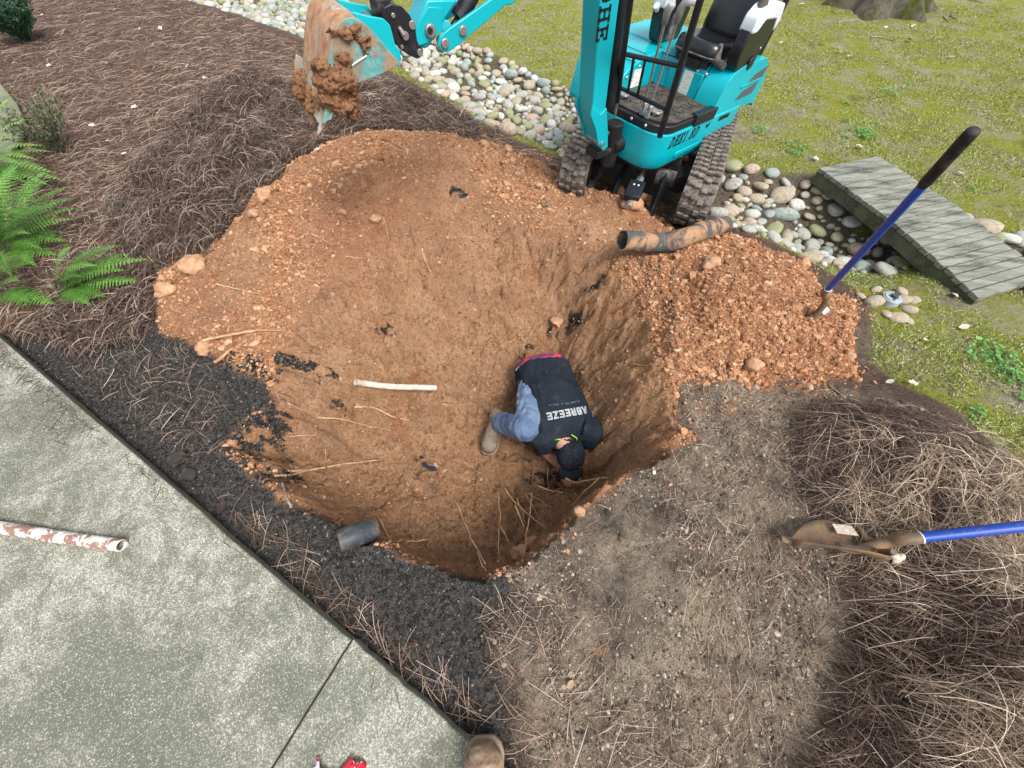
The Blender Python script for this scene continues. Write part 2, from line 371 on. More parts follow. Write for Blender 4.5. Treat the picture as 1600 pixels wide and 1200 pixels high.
def blob(px, py, rx, ry, z=0, ang=0):
    a = G(px, py, z); return (a[0], a[1], rx, ry, ang)
def blobs(x, y, L, seed):
    o = np.zeros(x.shape)
    nx = x + .07 * fbm(x, y, 7, 4, seed, .65); ny = y + .07 * fbm(x, y, 7, 4, seed + 9, .65)
    for (a, b, rx, ry, an) in L:
        dx, dy = nx - a, ny - b; c, s = math.cos(an), math.sin(an)
        q = np.hypot((dx * c + dy * s) / rx, (-dx * s + dy * c) / ry)
        o = np.maximum(o, sstep((1.15 - q) / .3))
    return o
BLACKS = [blob(640, 700, .0, .01)]
BLACKS = [blob(375, 590, .24, .12, 0), blob(350, 640, .24, .15, 0), blob(425, 665, .09, .06, -.1), blob(370, 695, .12, .07, -.1), blob(460, 568, .10, .05, 0), blob(490, 562, .07, .04), blob(420, 745, .1, .06, -.1),
          blob(905, 490, .17, .045, -.2, -.4), blob(870, 482, .05, .04, -.2), blob(850, 338, .06, .05, .05), blob(600, 500, .035, .03, -.05), blob(640, 705, .03, .02, -.5), blob(515, 630, .04, .03, -.2),
          blob(850, 755, .10, .06, -.85), blob(905, 470, .1, .03, -.2), blob(820, 515, .08, .02, -.3, .5), blob(720, 330, .05, .04, .1), blob(1010, 560, .03, .05, -.4), blob(870, 640, .0001, .0001)]
BL = blobs(GX, GY, BLACKS, 400) * CL
GRAD = fbm(GX, GY, 26, 3, 420, .7)
BL = np.clip(BL * sstep(.55 + GRAD * 3.2 + .8 * fbm(GX, GY, 11, 3, 424)), 0, 1)
# dark crumbs thinning out from the mulch into the clay on the left
DK = sstep((sdf(GX, GY, W([(250,500),(300,545),(360,570),(440,595),(440,640),(400,740),(350,750),(250,600)])) + .02) / .12)
BL = np.maximum(BL, CL * DK * sstep(.30 + GRAD * 3.4 + .6 * fbm(GX, GY, 5, 3, 430)))
RUT = blobs(GX, GY, [blob(1205, 178, .55, .14, 0, .2), blob(1230, 95, .5, .12, 0, .1), blob(1420, 25, .8, .25, 0, .1), blob(1170, 215, .2, .12), blob(1410, 440, .35, .10, 0, -.5), blob(1440, 570, .5, .16, 0, -.6), blob(640, 150, .0001, .0001)], 450)
DAMP = np.clip(PIT * 1.6, 0, 1) * CL
# a few patches of clay spilled on the grey soil
SPILL = blobs(GX, GY, [blob(935, 1015, .03, .02), blob(1130, 640, .2, .05), blob(1260, 610, .15, .05), blob(800, 880, .08, .03), blob(890, 790, .08, .05), blob(1000, 318, .15, .1), blob(1050, 400, .2, .06)], 440) * sstep(.4 + GRAD * 2)
CLX = np.maximum(CL, SPILL * .85)
CREEKM = CK
def build_ground():
    ZA = np.stack([CLX, SM, np.maximum(SS, RUT * .75 * sstep(.5 + GRAD * 1.6)), np.ones_like(CL)], -1); ZB = np.stack([DAMP, BL, LW, np.ones_like(CL)], -1)
    V = np.stack([GX, GY, HGT], -1).reshape(-1, 3); ZA = ZA.reshape(-1, 4); ZB = ZB.reshape(-1, 4); KK = CREEKM.ravel()
    ii = (np.arange(NY - 1)[:, None] * NX + np.arange(NX - 1)[None, :]).ravel()
    F = np.stack([ii, ii + 1, ii + 1 + NX, ii + NX], 1)
    c = lambda A: A.ravel()[ii]
    zone = np.full(len(ii), 5)
    zone[c(LW) > .5] = 4; zone[c(CREEKM) > .5] = 3; zone[c(SS) > .5] = 2; zone[c(SM) > .5] = 1; zone[c(CL) > .5] = 0
    zone[(zone == 0) & (c(PIT) > .03)] = 6
    info = {0: ('excavated_soil', 'loose heap of crumbled orange-brown clay banked round the far side of the hole'), 6: ('hole', 'deep freshly dug hole in damp orange-brown clay'),
            1: ('mulch_bed', 'black mulch strip between the concrete path and the hole'), 2: ('bare_ground', 'trampled grey-brown bare soil right of the hole'),
            3: ('creek_bed', 'dark soil of the dry creek bed under the river rocks'), 4: ('lawn', 'patchy mossy lawn'), 5: ('straw_bed', 'planting bed under brown pine straw')}
    for z, (nm, lb) in info.items():
        f = F[zone == z]
        if len(f) == 0: continue
        u, inv = np.unique(f.ravel(), return_inverse=True)
        me = np_mesh(nm, V[u], inv.reshape(-1, 4), True, {'zone_a': ZA[u], 'zone_b': ZB[u], 'creek': KK[u]})
        tag(link(nm, me, M['ground']), lb, None, None, 'structure')
build_ground()

# ------------------------------------------------------------------ concrete path: two slabs with a joint
def concrete(name, light, seed):
    m = NT(name)
    n1 = m.noise(1.2, 7, .72, dist=.5); n2 = m.noise(190, 4, .8); n3 = m.noise(12, 6, .7); sp = m.voro(260)
    a = m.mix(m.ramp(n1, [(.43, 0), (.56, 1)]), (.155 * light, .158 * light, .12 * light), (.43 * light, .425 * light, .36 * light))
    a = m.mix(m.ramp(n3, [(.48, 0), (.66, .75)]), a, (.115 * light, .118 * light, .09 * light))
    a = m.mix(m.ramp(m.noise(3.1, 9, .78, dist=.8), [(.48, 0), (.56, .7)]), a, (.095, .098, .07))
    a = m.mix(m.ramp(n2, [(.44, .85), (.56, 0)]), a, (.13, .135, .105))
    a = m.mix(m.ramp(n2, [(.54, 0), (.66, .75)]), a, (.68, .68, .56))
    a = m.mix(m.ramp(m.noise(5, 6, .7), [(.70, 0), (.76, .5)]), a, (.10, .08, .06))
    a = m.mix(m.ramp(m.noise(38, 2, .5), [(.74, 0), (.78, .8)]), a, (.09, .07, .055))
    zz = m.n('ShaderNodeSeparateXYZ'); m.l(m.tc.outputs['Object'], zz.inputs[0]); a = m.mix(m.ramp(zz.outputs[2], [(.018, 1), (.029, 0)]), a, m.mix(m.noise(40, 5, .7), (.10, .10, .07), (.30, .28, .21)))
    nb = m.bump(n2, .003, .8); m.bump(sp, .0015, .5, nb)
    return m.fin(a, .92, 0, .15)
M['conc1'] = concrete('aged_concrete', 1.0, 0); M['conc2'] = concrete('pale_concrete', 1.12, 4)
def slab(name, pts, z, mat, lb, chip=0):
    bm = bmesh.new(); vs = []
    n = len(pts)
    for i in range(n):
        a = Vector(pts[i]); b = Vector(pts[(i + 1) % n]); k = max(1, int((b - a).length / .03)) if (b - a).length < 5 else 40
        for j in range(k): vs.append(a.lerp(b, j / k))
    top = []
    for i, v in enumerate(vs):
        j = .003 * (vnoise(np.array([v.x * 30.]), np.array([v.y * 30.]), 5)[0] - .5) * 2
        top.append(bm.verts.new((v.x + j, v.y + j, z)))
    f = bm.faces.new(top)
    r = bmesh.ops.extrude_face_region(bm, geom=[f]); 
    for g in r['geom']:
        if isinstance(g, bmesh.types.BMVert): g.co.z = z
    low = [v for v in top]
    for v in low: v.co.z = z - .13
    bmesh.ops.recalc_face_normals(bm, faces=bm.faces)
    up = [e for e in bm.edges if all(abs(v.co.z - z) < 1e-6 for v in e.verts)]
    bmesh.ops.bevel(bm, geom=up, offset=.007, segments=2, affect='EDGES', profile=.5)
    me = bpy.data.meshes.new(name); bm.to_mesh(me); bm.free()
    return tag(link(name, me, mat), lb, None, None, 'structure')
ZS = .035
e0, e1, e2, e3 = G(-500, 95, ZS), G(546, 1001, ZS), G(725, 1166, ZS), G(1010, 1428, ZS)
j1, j2 = G(548, 999, ZS), G(425, 1196, ZS)
jd = Vector((j2[0] - j1[0], j2[1] - j1[1])).normalized(); jn = Vector((-jd.y, jd.x))
j3 = (j1[0] + jd.x * 4, j1[1] + jd.y * 4)
ed = Vector((e0[0] - e1[0], e0[1] - e1[1])).normalized()
e0 = (e1[0] + ed.x * 9, e1[1] + ed.y * 9)
slab('concrete_path', [e1, e0, (e0[0] + jd.x * 4, e0[1] + jd.y * 4), j3], ZS, M['conc1'], 'greenish aged concrete slab of the path')
gap = .0035
g1 = (j1[0] - ed.x * gap + .002, j1[1] - ed.y * gap); g3 = (j3[0] - ed.x * gap, j3[1] - ed.y * gap)
e3 = (g1[0] - ed.x * 2.5, g1[1] - ed.y * 2.5)
slab('concrete_path', [e3, g1, g3, (g3[0] - ed.x * 2.5, g3[1] - ed.y * 2.5)], ZS - .001, M['conc2'], 'paler newer concrete slab of the path past the joint')

# ------------------------------------------------------------------ ribbons: pine needles, grass blades, straw bits
def ribbons(P, D, L, Wd, bend, lift, nseg=3, follow=True, off=0.0, sag=None):
    """P (n,2) start, D (n) angle, L length, Wd width -> V, F, rnd"""
    n = len(P); t = np.linspace(0, 1, nseg + 1)
    ang = D[:, None] + bend[:, None] * (t[None] - .5)
    st = (L / nseg)[:, None]
    dx = np.cos(ang) * st; dy = np.sin(ang) * st
    x = P[:, 0:1] + np.cumsum(dx, 1) - dx; y = P[:, 1:2] + np.cumsum(dy, 1) - dy
    z = hz(x.ravel(), y.ravel()).reshape(x.shape)
    chord = z[:, :1] + (z[:, -1:] - z[:, :1]) * t[None]
    z = np.maximum(z, chord * .8 + z * .2) if follow else z
    z = z + off[:, None] if isinstance(off, np.ndarray) else z + off
    z = z + lift[:, None] * np.sin(np.pi * t)[None] + (0 if sag is None else sag[:, None] * t[None])
    wx = -np.sin(ang) * Wd[:, None] * .5; wy = np.cos(ang) * Wd[:, None] * .5
    tw = (rng.random(n) - .5)[:, None] * Wd[:, None] * .9
    taper = np.ones_like(t); taper[-1] = .35
    wx *= taper; wy *= taper
    V = np.empty((n, nseg + 1, 2, 3)); V[:, :, 0] = np.stack([x + wx, y + wy, z + tw], -1); V[:, :, 1] = np.stack([x - wx, y - wy, z - tw], -1)
    b = (np.arange(n) * (nseg + 1) * 2)[:, None] + (np.arange(nseg) * 2)[None]
    F = np.stack([b, b + 1, b + 3, b + 2], -1).reshape(-1, 4)
    r = np.repeat(rng.random(n), (nseg + 1) * 2)
    return V.reshape(-1, 3), F, r
def polyscatter(n, poly, mask=None):
    P = np.array(poly); lo, hi = P.min(0), P.max(0); out = np.zeros((0, 2))
    for _ in range(60):
        q = lo + rng.random((n * 2, 2)) * (hi - lo); q = q[inside(q[:, 0], q[:, 1], poly)]
        if mask is not None: q = q[rng.random(len(q)) < mask(q[:, 0], q[:, 1])]
        out = np.concatenate([out, q])
        if len(out) >= n: break
    return out[:n]
def ribbon_mat(name, stops, rough=.8, trans=0):
    m = NT(name); c = m.ramp(m.attr('rnd'), stops)
    c = m.mix(m.ramp(m.noise(9, 3), [(.35, .35), (.6, 0)]), c, m.mix(1.0, c, .45, 'MULTIPLY'))
    return m.fin(c, rough, 0, .2)
# chips and crumbs on the black mulch
M['needle'] = ribbon_mat('dry_pine_needles', [(0, (.06, .034, .023)), (.35, (.20, .122, .085)), (.7, (.35, .235, .17)), (.92, (.46, .35, .28)), (1, (.66, .57, .48))])
M['needle_dark'] = ribbon_mat('dark_pine_needles', [(0, (.022, .014, .011)), (.5, (.095, .062, .047)), (.85, (.23, .165, .13)), (1, (.46, .36, .29))])
M['needle_pale'] = ribbon_mat('pale_pine_needles', [(0, (.07, .045, .03)), (.4, (.25, .17, .115)), (.75, (.46, .345, .245)), (1, (.72, .61, .47))])
M['grass'] = ribbon_mat('grass_blades', [(0, (.08, .11, .02)), (.4, (.20, .25, .04)), (.68, (.33, .36, .09)), (.85, (.46, .44, .25)), (1, (.64, .60, .44))], .7)
M['clover'] = ribbon_mat('green_leaves', [(0, (.05, .16, .03)), (1, (.16, .40, .09))], .5)
def straw(name, n, poly, mask, ang, spread, L, wd, mat, offmax, lab, lift=.015, coh=1.3):
    P = polyscatter(n, poly, mask)
    D = ang + spread * fbm(P[:, 0], P[:, 1], coh, 2, 300) * 3 + rng.normal(0, .95, len(P))
    l = L[0] + (L[1] - L[0]) * rng.random(len(P)); wdt = wd * (.7 + .6 * rng.random(len(P)))
    off = .003 + offmax * rng.random(len(P)) ** 1.5
    off = off * (.35 + .65 * sstep(.5 + fbm(P[:, 0], P[:, 1], 5, 3, 310) * 1.4))
    P = P - np.stack([np.cos(D), np.sin(D)], 1) * (l / 2)[:, None]
    V, F, r = ribbons(P, D, l, wdt, rng.normal(0, .38, len(P)), lift * rng.random(len(P)), 4, True, off)
    return V, F, r
def join(parts):
    Vs, Fs, Rs, k = [], [], [], 0
    for V, F, r in parts: Vs.append(V); Fs.append(F + k); Rs.append(r); k += len(V)
    return np.concatenate(Vs), np.concatenate(Fs), np.concatenate(Rs)
def stuff(name, parts, mat, lab, cat, smooth=False):
    V, F, r = join(parts)
    return tag(link(name, np_mesh(name, V, F, smooth, {'rnd': r}), mat), lab, cat, None, 'stuff')
noclay = lambda x, y: (samp(CLX, x, y) < .4) * 1.0
SLABW = W([(-600,-60),(0,528),(250,745),(546,1003),(725,1166),(900,1330),(400,1900),(-900,1400)])
offslab = lambda x, y: (~inside(x, y, SLABW)) * 1.0
BED = W([(-900,-120),(-200,-60),(240,-20),(330,12),(470,70),(560,108),(620,140),(700,200),(760,225),(860,262),(900,290),(800,260),(690,222),(590,205),(500,240),(400,320),(300,410),(245,440),(250,500),(160,520),(60,530),(0,520),(-300,260)])
HEAPS = W([(300,180),(350,140),(380,120),(480,160),(620,140),(700,180),(790,235),(700,250),(600,250),(540,270),(450,350),(330,460),(240,440),(190,400),(185,330),(240,250)])
stuff('pine_straw', [
    straw('b', 68000, BED, lambda x, y: noclay(x, y) * offslab(x, y) * np.clip(1.4 - y * .12, .3, 1), 0.0, 1.0, (.07, .20), .0019, None, .03, ''),
    ], M['needle'], 'brown pine straw spread over the planting bed at upper left', 'pine straw')
stuff('pine_straw', [
    straw('h', 17000, HEAPS, lambda x, y: noclay(x, y) * sstep(.75 + fbm(x, y, 4, 3, 361) * 1.2), .2, 1.4, (.08, .24), .0025, None, .09, '', .05, 2.2),
    straw('h', 2500, W([(60,500),(120,455),(220,440),(250,440),(250,500),(190,540),(100,545)]), lambda x, y: noclay(x, y) * offslab(x, y), .2, 1.2, (.10, .2), .0026, None, .05, '', .03),
    ], M['needle_dark'], 'dark ruffled pine straw heaped behind the orange dirt', 'pine straw')
HEAPR = W([(1250,640),(1330,650),(1420,670),(1520,720),(1600,790),(1900,900),(1900,1300),(1230,1300),(1290,1130),(1340,1000),(1330,900),(1270,800),(1240,720)])
HEAPR2 = W([(1290,700),(1380,665),(1500,720),(1560,800),(1800,900),(1900,1300),(1450,1300),(1370,1050),(1360,920),(1290,830)])
stuff('pine_straw', [
    straw('r', 17000, HEAPR, noclay, .3, 1.3, (.08, .22), .0017, None, .05, '', .03, 1.8)], M['needle_dark'], 'dark matted pine straw under the pale heap at right', 'pine straw')
stuff('pine_straw', [
    straw('r', 17000, HEAPR2, lambda x, y: noclay(x, y) * sstep(.55 + fbm(x, y, 2.5, 3, 333) * 1.6), .3, 1.3, (.09, .24), .0016, None, .11, '', .06, 1.8)], M['needle_pale'], 'pale tangled pine straw heaped round the lying shovel', 'pine straw')
# straw litter on soil and mulch
stuff('straw_litter', [
    straw('s', 9000, SOIL, lambda x, y: noclay(x, y) * sstep(.5 + fbm(x, y, 4, 3, 371) * 1.5), .9, .8, (.008, .045), .0010, None, .006, '', .004),
    straw('s', 2600, SOIL, lambda x, y: noclay(x, y) * (x > .65), .9, .8, (.03, .13), .0013, None, .008, '', .006),
    straw('s', 200, W([(330,770),(420,800),(520,900),(640,1000),(780,1130),(760,1180),(700,1140),(400,860)]), lambda x, y: noclay(x, y) * offslab(x, y), -.8, .5, (.05, .17), .0014, None, .008, '', .01),
    straw('s', 260, W([(60,530),(250,500),(330,560),(380,700),(300,720),(100,570)]), lambda x, y: noclay(x, y) * offslab(x, y), .4, .9, (.06, .16), .0014, None, .01, '', .02),
    straw('s', 240, W([(740,940),(870,920),(960,1100),(1150,1150),(1100,1300),(820,1200)]), lambda x, y: noclay(x, y), .5, 1.2, (.06, .17), .0015, None, .012, '', .02),
    ], M['needle'], 'loose pine needles scattered over the bare soil and mulch', 'pine needles')
# needles lying on the concrete
_hz0 = hz
def hz(x, y):
    return np.maximum(_hz0(x, y), np.where(inside(x, y, SLABW), ZS, -9))
def h1(x, y): return float(hz(np.array([x]), np.array([y]))[0])
stuff('needle_litter', [
    straw('c', 60, W([(10,560),(120,640),(130,700),(60,720),(5,640)]), None, .6, 1.5, (.06, .16), .0011, None, .004, '', .004),
    straw('c', 14, W([(70,640),(130,640),(130,700),(70,700)]), None, .6, 3.5, (.08, .14), .0013, None, .012, '', .01),
    straw('c', 240, W([(2,533),(560,1025),(720,1168),(600,1050),(200,720),(2,560)]), None, -.6, 1.0, (.04, .15), .0012, None, .004, '', .002)],
    M['needle_dark'], 'stray pine needles lying on the concrete slab', 'pine needles')
# grass blades
def blades(n, poly, mask, hh, wd, spread=1.0):
    P = polyscatter(n, poly, mask); D = rng.random(len(P)) * 6.283
    l = hh * (.5 + rng.random(len(P)))
    return ribbons(P, D, l * .7, wd * (.7 + .6 * rng.random(len(P))), rng.normal(0, .8, len(P)), l * 0, 2, False, 0.0, l * .75 * rng.random(len(P)))
LAWNV = W([(250,8),(330,8),(470,55),(560,90),(640,140),(720,190),(800,235),(880,260),(1100,340),(1190,378),(1270,410),(1350,470),(1350,560),(1400,610),(1480,660),(1560,760),(1640,830),(1750,700),(1750,10),(800,5)])
lawnm = lambda x, y: (samp(LW, x, y) > .5) * (samp(CREEKM, x, y) < .4) * sstep(.62 + fbm(x, y, 3.0, 4, 350) * 1.5)
stuff('grass', [blades(190000, LAWNV, lambda x, y: lawnm(x, y) * np.clip(2.2 / (y + .5), .15, 1), .017, .0030)], M['grass'], 'short mossy grass growing in patches over the lawn', 'grass')
# ------------------------------------------------------------------ part builder
class B:
    def __init__(s): s.bm = bmesh.new()
    def poly_prism(s, pts, off):
        """pts: 3-D outline; off: thickness vector"""
        a = [s.bm.verts.new(p) for p in pts]; b = [s.bm.verts.new(Vector(p) + Vector(off)) for p in pts]; n = len(pts)
        s.bm.faces.new(a[::-1]); s.bm.faces.new(b)
        for i in range(n): s.bm.faces.new((a[i], a[(i + 1) % n], b[(i + 1) % n], b[i]))
        return s
    def box(s, c, d, M3=None):
        """centre, full size, optional 3x3/4x4 rotation"""
        vs = []
        for sx in (-.5, .5):
            for sy in (-.5, .5):
                for sz in (-.5, .5):
                    v = Vector((sx * d[0], sy * d[1], sz * d[2]))
                    if M3 is not None: v = M3 @ v
                    vs.append(s.bm.verts.new(v + Vector(c)))
        for f in ((0,1,3,2),(4,6,7,5),(0,4,5,1),(2,3,7,6),(0,2,6,4),(1,5,7,3)): s.bm.faces.new([vs[i] for i in f])
        return s
    def cyl(s, p0, p1, r0, r1=None, n=16, cap=True):
        return s.tube([p0, p1], [r0, r1 if r1 is not None else r0], n, cap)
    def tube(s, P, r, n=10, cap=True, sq=1.0, up=None):
        P = [Vector(p) for p in P]; r = r if isinstance(r, (list, tuple)) else [r] * len(P)
        rings = []; prev = None
        for i, p in enumerate(P):
            t = (P[min(i + 1, len(P) - 1)] - P[max(i - 1, 0)]).normalized()
            if prev is None:
                u = Vector((0, 0, 1)) if up is None else Vector(up)
                if abs(t.dot(u)) > .95: u = Vector((1, 0, 0))
                a = t.cross(u).normalized()
            else:
                a = (prev - t * prev.dot(t)).normalized()
            prev = a; b = t.cross(a)
            rings.append([s.bm.verts.new(p + (a * math.cos(k * 2 * math.pi / n) + b * sq * math.sin(k * 2 * math.pi / n)) * r[i]) for k in range(n)])
        for i in range(len(rings) - 1):
            for k in range(n): s.bm.faces.new((rings[i][k], rings[i][(k + 1) % n], rings[i + 1][(k + 1) % n], rings[i + 1][k]))
        if cap: s.bm.faces.new(rings[0][::-1]); s.bm.faces.new(rings[-1])
        return s
    def ell(s, c, r, sub=2, M3=None):
        res = bmesh.ops.create_icosphere(s.bm, subdivisions=sub, radius=1)
        for v in res['verts']:
            q = Vector((v.co.x * r[0], v.co.y * r[1], v.co.z * r[2]))
            if M3 is not None: q = M3 @ q
            v.co = q + Vector(c)
        return s
    def map(s, f):
        for v in s.bm.verts: v.co = f(v.co)
        return s
    def done(s, name, mat, parent=None, org=None, bevel=0, angle=32, seg=2, sub=0):
        bmesh.ops.recalc_face_normals(s.bm, faces=s.bm.faces)
        me = bpy.data.meshes.new(name)
        if org is not None:
            for v in s.bm.verts: v.co -= Vector(org)
        s.bm.to_mesh(me); s.bm.free()
        me.polygons.foreach_set('use_smooth', np.ones(len(me.polygons), bool))
        if angle < 180: me.set_sharp_from_angle(angle=R(angle))
        o = link(name, me, mat, parent)
        if bevel:
            md = o.modifiers.new('bevel', 'BEVEL'); md.width = bevel; md.segments = seg; md.limit_method = 'ANGLE'; md.angle_limit = R(28); md.harden_normals = False
        if sub:
            md = o.modifiers.new('sub', 'SUBSURF'); md.levels = sub; md.render_levels = sub
        return o
def lumpy(bm_or_obj, amp, freq, seed=0):
    me = bm_or_obj.data
    for v in me.vertices:
        p = v.co * freq
        from_n = noise3(p, seed)
        v.co += v.normal * amp * from_n
from mathutils import noise as MN
def noise3(p, seed=0): return MN.fractal(Vector(p) + Vector((seed * 3.1, seed * 7.7, seed)), .6, 2.0, 4)

def remesh(o, vox, smooth=0):
    md = o.modifiers.new('rm', 'REMESH'); md.mode = 'VOXEL'; md.voxel_size = vox; md.use_smooth_shade = True
    if smooth:
        ms = o.modifiers.new('sm', 'SMOOTH'); ms.iterations = smooth; ms.factor = .5
    bpy.context.view_layer.update()
    dg = bpy.context.evaluated_depsgraph_get(); me = bpy.data.meshes.new_from_object(o.evaluated_get(dg))
    o.modifiers.clear(); old = o.data; mats = list(old.materials); o.data = me; me.name = old.name
    if not me.materials:
        for m_ in mats: me.materials.append(m_)
    return o
# ------------------------------------------------------------------ materials for machines and tools
def teal(name, amount):
    m = NT(name)
    n1 = m.noise(7, 6, .65); n2 = m.noise(40, 5, .7)
    c = m.mix(m.ramp(m.noise(2, 2), [(.3, 0), (.7, 1)]), (.0, .34, .40), (.0, .43, .50))
    d = m.math('MULTIPLY', m.ramp(n1, [(.70 - amount * .5, 0), (.86 - amount * .5, 1)]), m.ramp(n2, [(.4, .35), (.6, 1)]))
    c = m.mix(m.math('MULTIPLY', d, .3 + amount * .7), c, (.27, .15, .09))
    c = m.mix(m.ramp(m.noise(90, 3, .6), [(.66, 0), (.72, .35)]), c, (.02, .14, .17))
    m.bump(n2, .0006, .5)
    return m.fin(c, m.math('ADD', m.math('MULTIPLY', d, .4), .34), 0, .5)
M['teal'] = teal('teal_paint', .08)
M['teal_worn'] = (lambda m: (m.bump(m.noise(50, 5, .7), .002, .7), m.fin(m.mix(m.ramp(m.noise(7, 6, .75, dist=.8), [(.44, 0), (.54, 1)]),
        m.mix(m.ramp(m.noise(26, 5, .75), [(.4, 0), (.62, 1)]), (.05, .27, .28), (.18, .36, .34)), m.mix(m.ramp(m.noise(20, 5, .7), [(.4, 0), (.6, 1)]), (.17, .16, .13), (.36, .22, .13))), .6, 0, .35))[1])(NT('scraped_teal_steel'))
M['mudshell'] = (lambda m: m.fin(m.mix(m.ramp(m.noise(6, 6, .7, m.co((1, 1, .35)), dist=.8), [(.40, 0), (.50, 1)]),
        m.mix(m.ramp(m.noise(30, 5, .7, m.co((1, 1, .25))), [(.4, 0), (.6, 1)]), (.20, .33, .32), (.46, .42, .36)),
        m.mix(m.ramp(m.noise(22, 5, .7), [(.35, 0), (.65, 1)]), (.24, .11, .05), (.46, .27, .15))), .7, 0, .4))(NT('muddy_steel'))
M['black'] = worn('black_paint', (.012, .013, .017), .38, 0, (.12, .09, .07), .10, 18)
M['rubber'] = worn('dusty_rubber', (.045, .045, .048), .8, 0, (.26, .22, .18), .45, 22, .2)
M['tread'] = worn('muddy_track_rubber', (.055, .055, .058), .75, 0, (.34, .27, .21), .5, 30, .25, .002)
M['mat'] = worn('dirty_floor_mat', (.045, .043, .042), .9, 0, (.17, .135, .10), .35, 12, .1, .003)
M['vinyl'] = worn('black_vinyl', (.010, .011, .014), .28, 0, (.06, .05, .05), .05, 12, .6)
M['steel'] = worn('zinc_plated_steel', (.55, .55, .54), .35, .8, (.25, .2, .15), .2, 30)
M['pin'] = worn('greasy_steel_pin', (.32, .29, .27), .4, .7, (.10, .07, .05), .35, 60)
M['grey_plastic'] = worn('grey_plastic', (.33, .34, .35), .5)
M['white_plastic'] = worn('white_plastic', (.62, .66, .70), .4, 0, (.35, .3, .27), .08)
M['decal_black'] = worn('black_lettering', (.006, .012, .016), .5, 0, (.05, .1, .1), .1)
M['mud'] = (lambda m: (m.bump(m.noise(60, 6, .8), .022, 1), m.fin(m.mix(m.ramp(m.noise(28, 6, .75), [(.35, 0), (.68, 1)]), (.22, .10, .05), (.52, .285, .155)), .95, 0, .1))[1])(NT('wet_clay'))
M['paper'] = (lambda m: m.fin(m.mix(m.ramp(m.noise(60, 3, .5, m.co((.3, .3, 3.5))), [(.54, 0), (.60, .45)]), (.74, .74, .68), (.2, .2, .2)), .5))(NT('printed_label'))
M['grille'] = (lambda m: (m.bump(m.voro(170), .003, 1), m.fin(m.mix(m.ramp(m.voro(170), [(.25, 0), (.4, 1)]), (.005, .006, .007), (.09, .12, .13)), .5))[1])(NT('vent_mesh'))
M['dark'] = worn('dark_oily_iron', (.008, .008, .009), .6, 0, (.06, .045, .035), .25, 15)

# ------------------------------------------------------------------ slab-serif letters as raised strips
GL = {  # strokes on a 0..1 x 0..1 box
 'D': [[(.16,0),(.16,1)],[(.0,0),(.5,0),(.85,.2),(.9,.5),(.85,.8),(.5,1),(.0,1)]],
 'H': [[(.18,0),(.18,1)],[(.82,0),(.82,1)],[(.18,.5),(.82,.5)],[(.0,0),(.36,0)],[(.0,1),(.36,1)],[(.64,0),(1,0)],[(.64,1),(1,1)]],
 'E': [[(.18,0),(.18,1)],[(0,0),(.9,0),(.9,.22)],[(0,1),(.9,1),(.9,.78)],[(.18,.5),(.62,.5)],[(.62,.38),(.62,.62)]],
 '1': [[(.5,0),(.5,1)],[(.2,0),(.8,0)],[(.2,1),(.5,1)]],
 '.': [[(.4,.0),(.6,.0)]],
 '8': [[(.5,.52),(.15,.68),(.15,.88),(.5,1),(.85,.88),(.85,.68),(.5,.52),(.1,.34),(.1,.12),(.5,0),(.9,.12),(.9,.34),(.5,.52)]],
 'A': [[(0,0),(.42,1),(.58,1),(1,0)],[(.2,.33),(.8,.33)]], 'B': [[(.05,0),(.05,1),(.7,1),(.85,.88),(.85,.66),(.68,.53),(.05,.53)],[(.68,.53),(.92,.4),(.92,.14),(.75,0),(.05,0)]],
 'R': [[(.05,0),(.05,1),(.75,1),(.92,.85),(.92,.6),(.75,.47),(.05,.47)],[(.55,.47),(.95,0)]], 'Z': [[(.05,1),(.95,1),(.05,0),(.95,0)]], 'e': [[(.95,0),(.05,0),(.05,1),(.95,1)],[(.05,.5),(.8,.5)]],
 'P': [[(.1,0),(.1,1),(.8,1),(.9,.75),(.8,.5),(.1,.5)]], 'L': [[(.1,1),(.1,0),(.9,0)]], 'U': [[(.1,1),(.1,.15),(.3,0),(.7,0),(.9,.15),(.9,1)]], 'M': [[(.05,0),(.05,1),(.5,.4),(.95,1),(.95,0)]],
 'I': [[(.5,0),(.5,1)]], 'N': [[(.1,0),(.1,1),(.9,0),(.9,1)]], 'G': [[(.9,.85),(.7,1),(.3,1),(.1,.8),(.1,.2),(.3,0),(.7,0),(.9,.2),(.9,.5),(.6,.5)]], '&': [[(.95,0),(.2,.8),(.35,1),(.6,.85),(.1,.25),(.3,0),(.6,0),(.9,.4)]],
 'F': [[(.1,0),(.1,1),(.9,1)],[(.1,.5),(.7,.5)]], 'T': [[(.5,0),(.5,1)],[(.05,1),(.95,1)]], 'S': [[(.9,.85),(.6,1),(.2,.9),(.15,.65),(.85,.4),(.85,.1),(.5,0),(.1,.15)]], ' ': []}
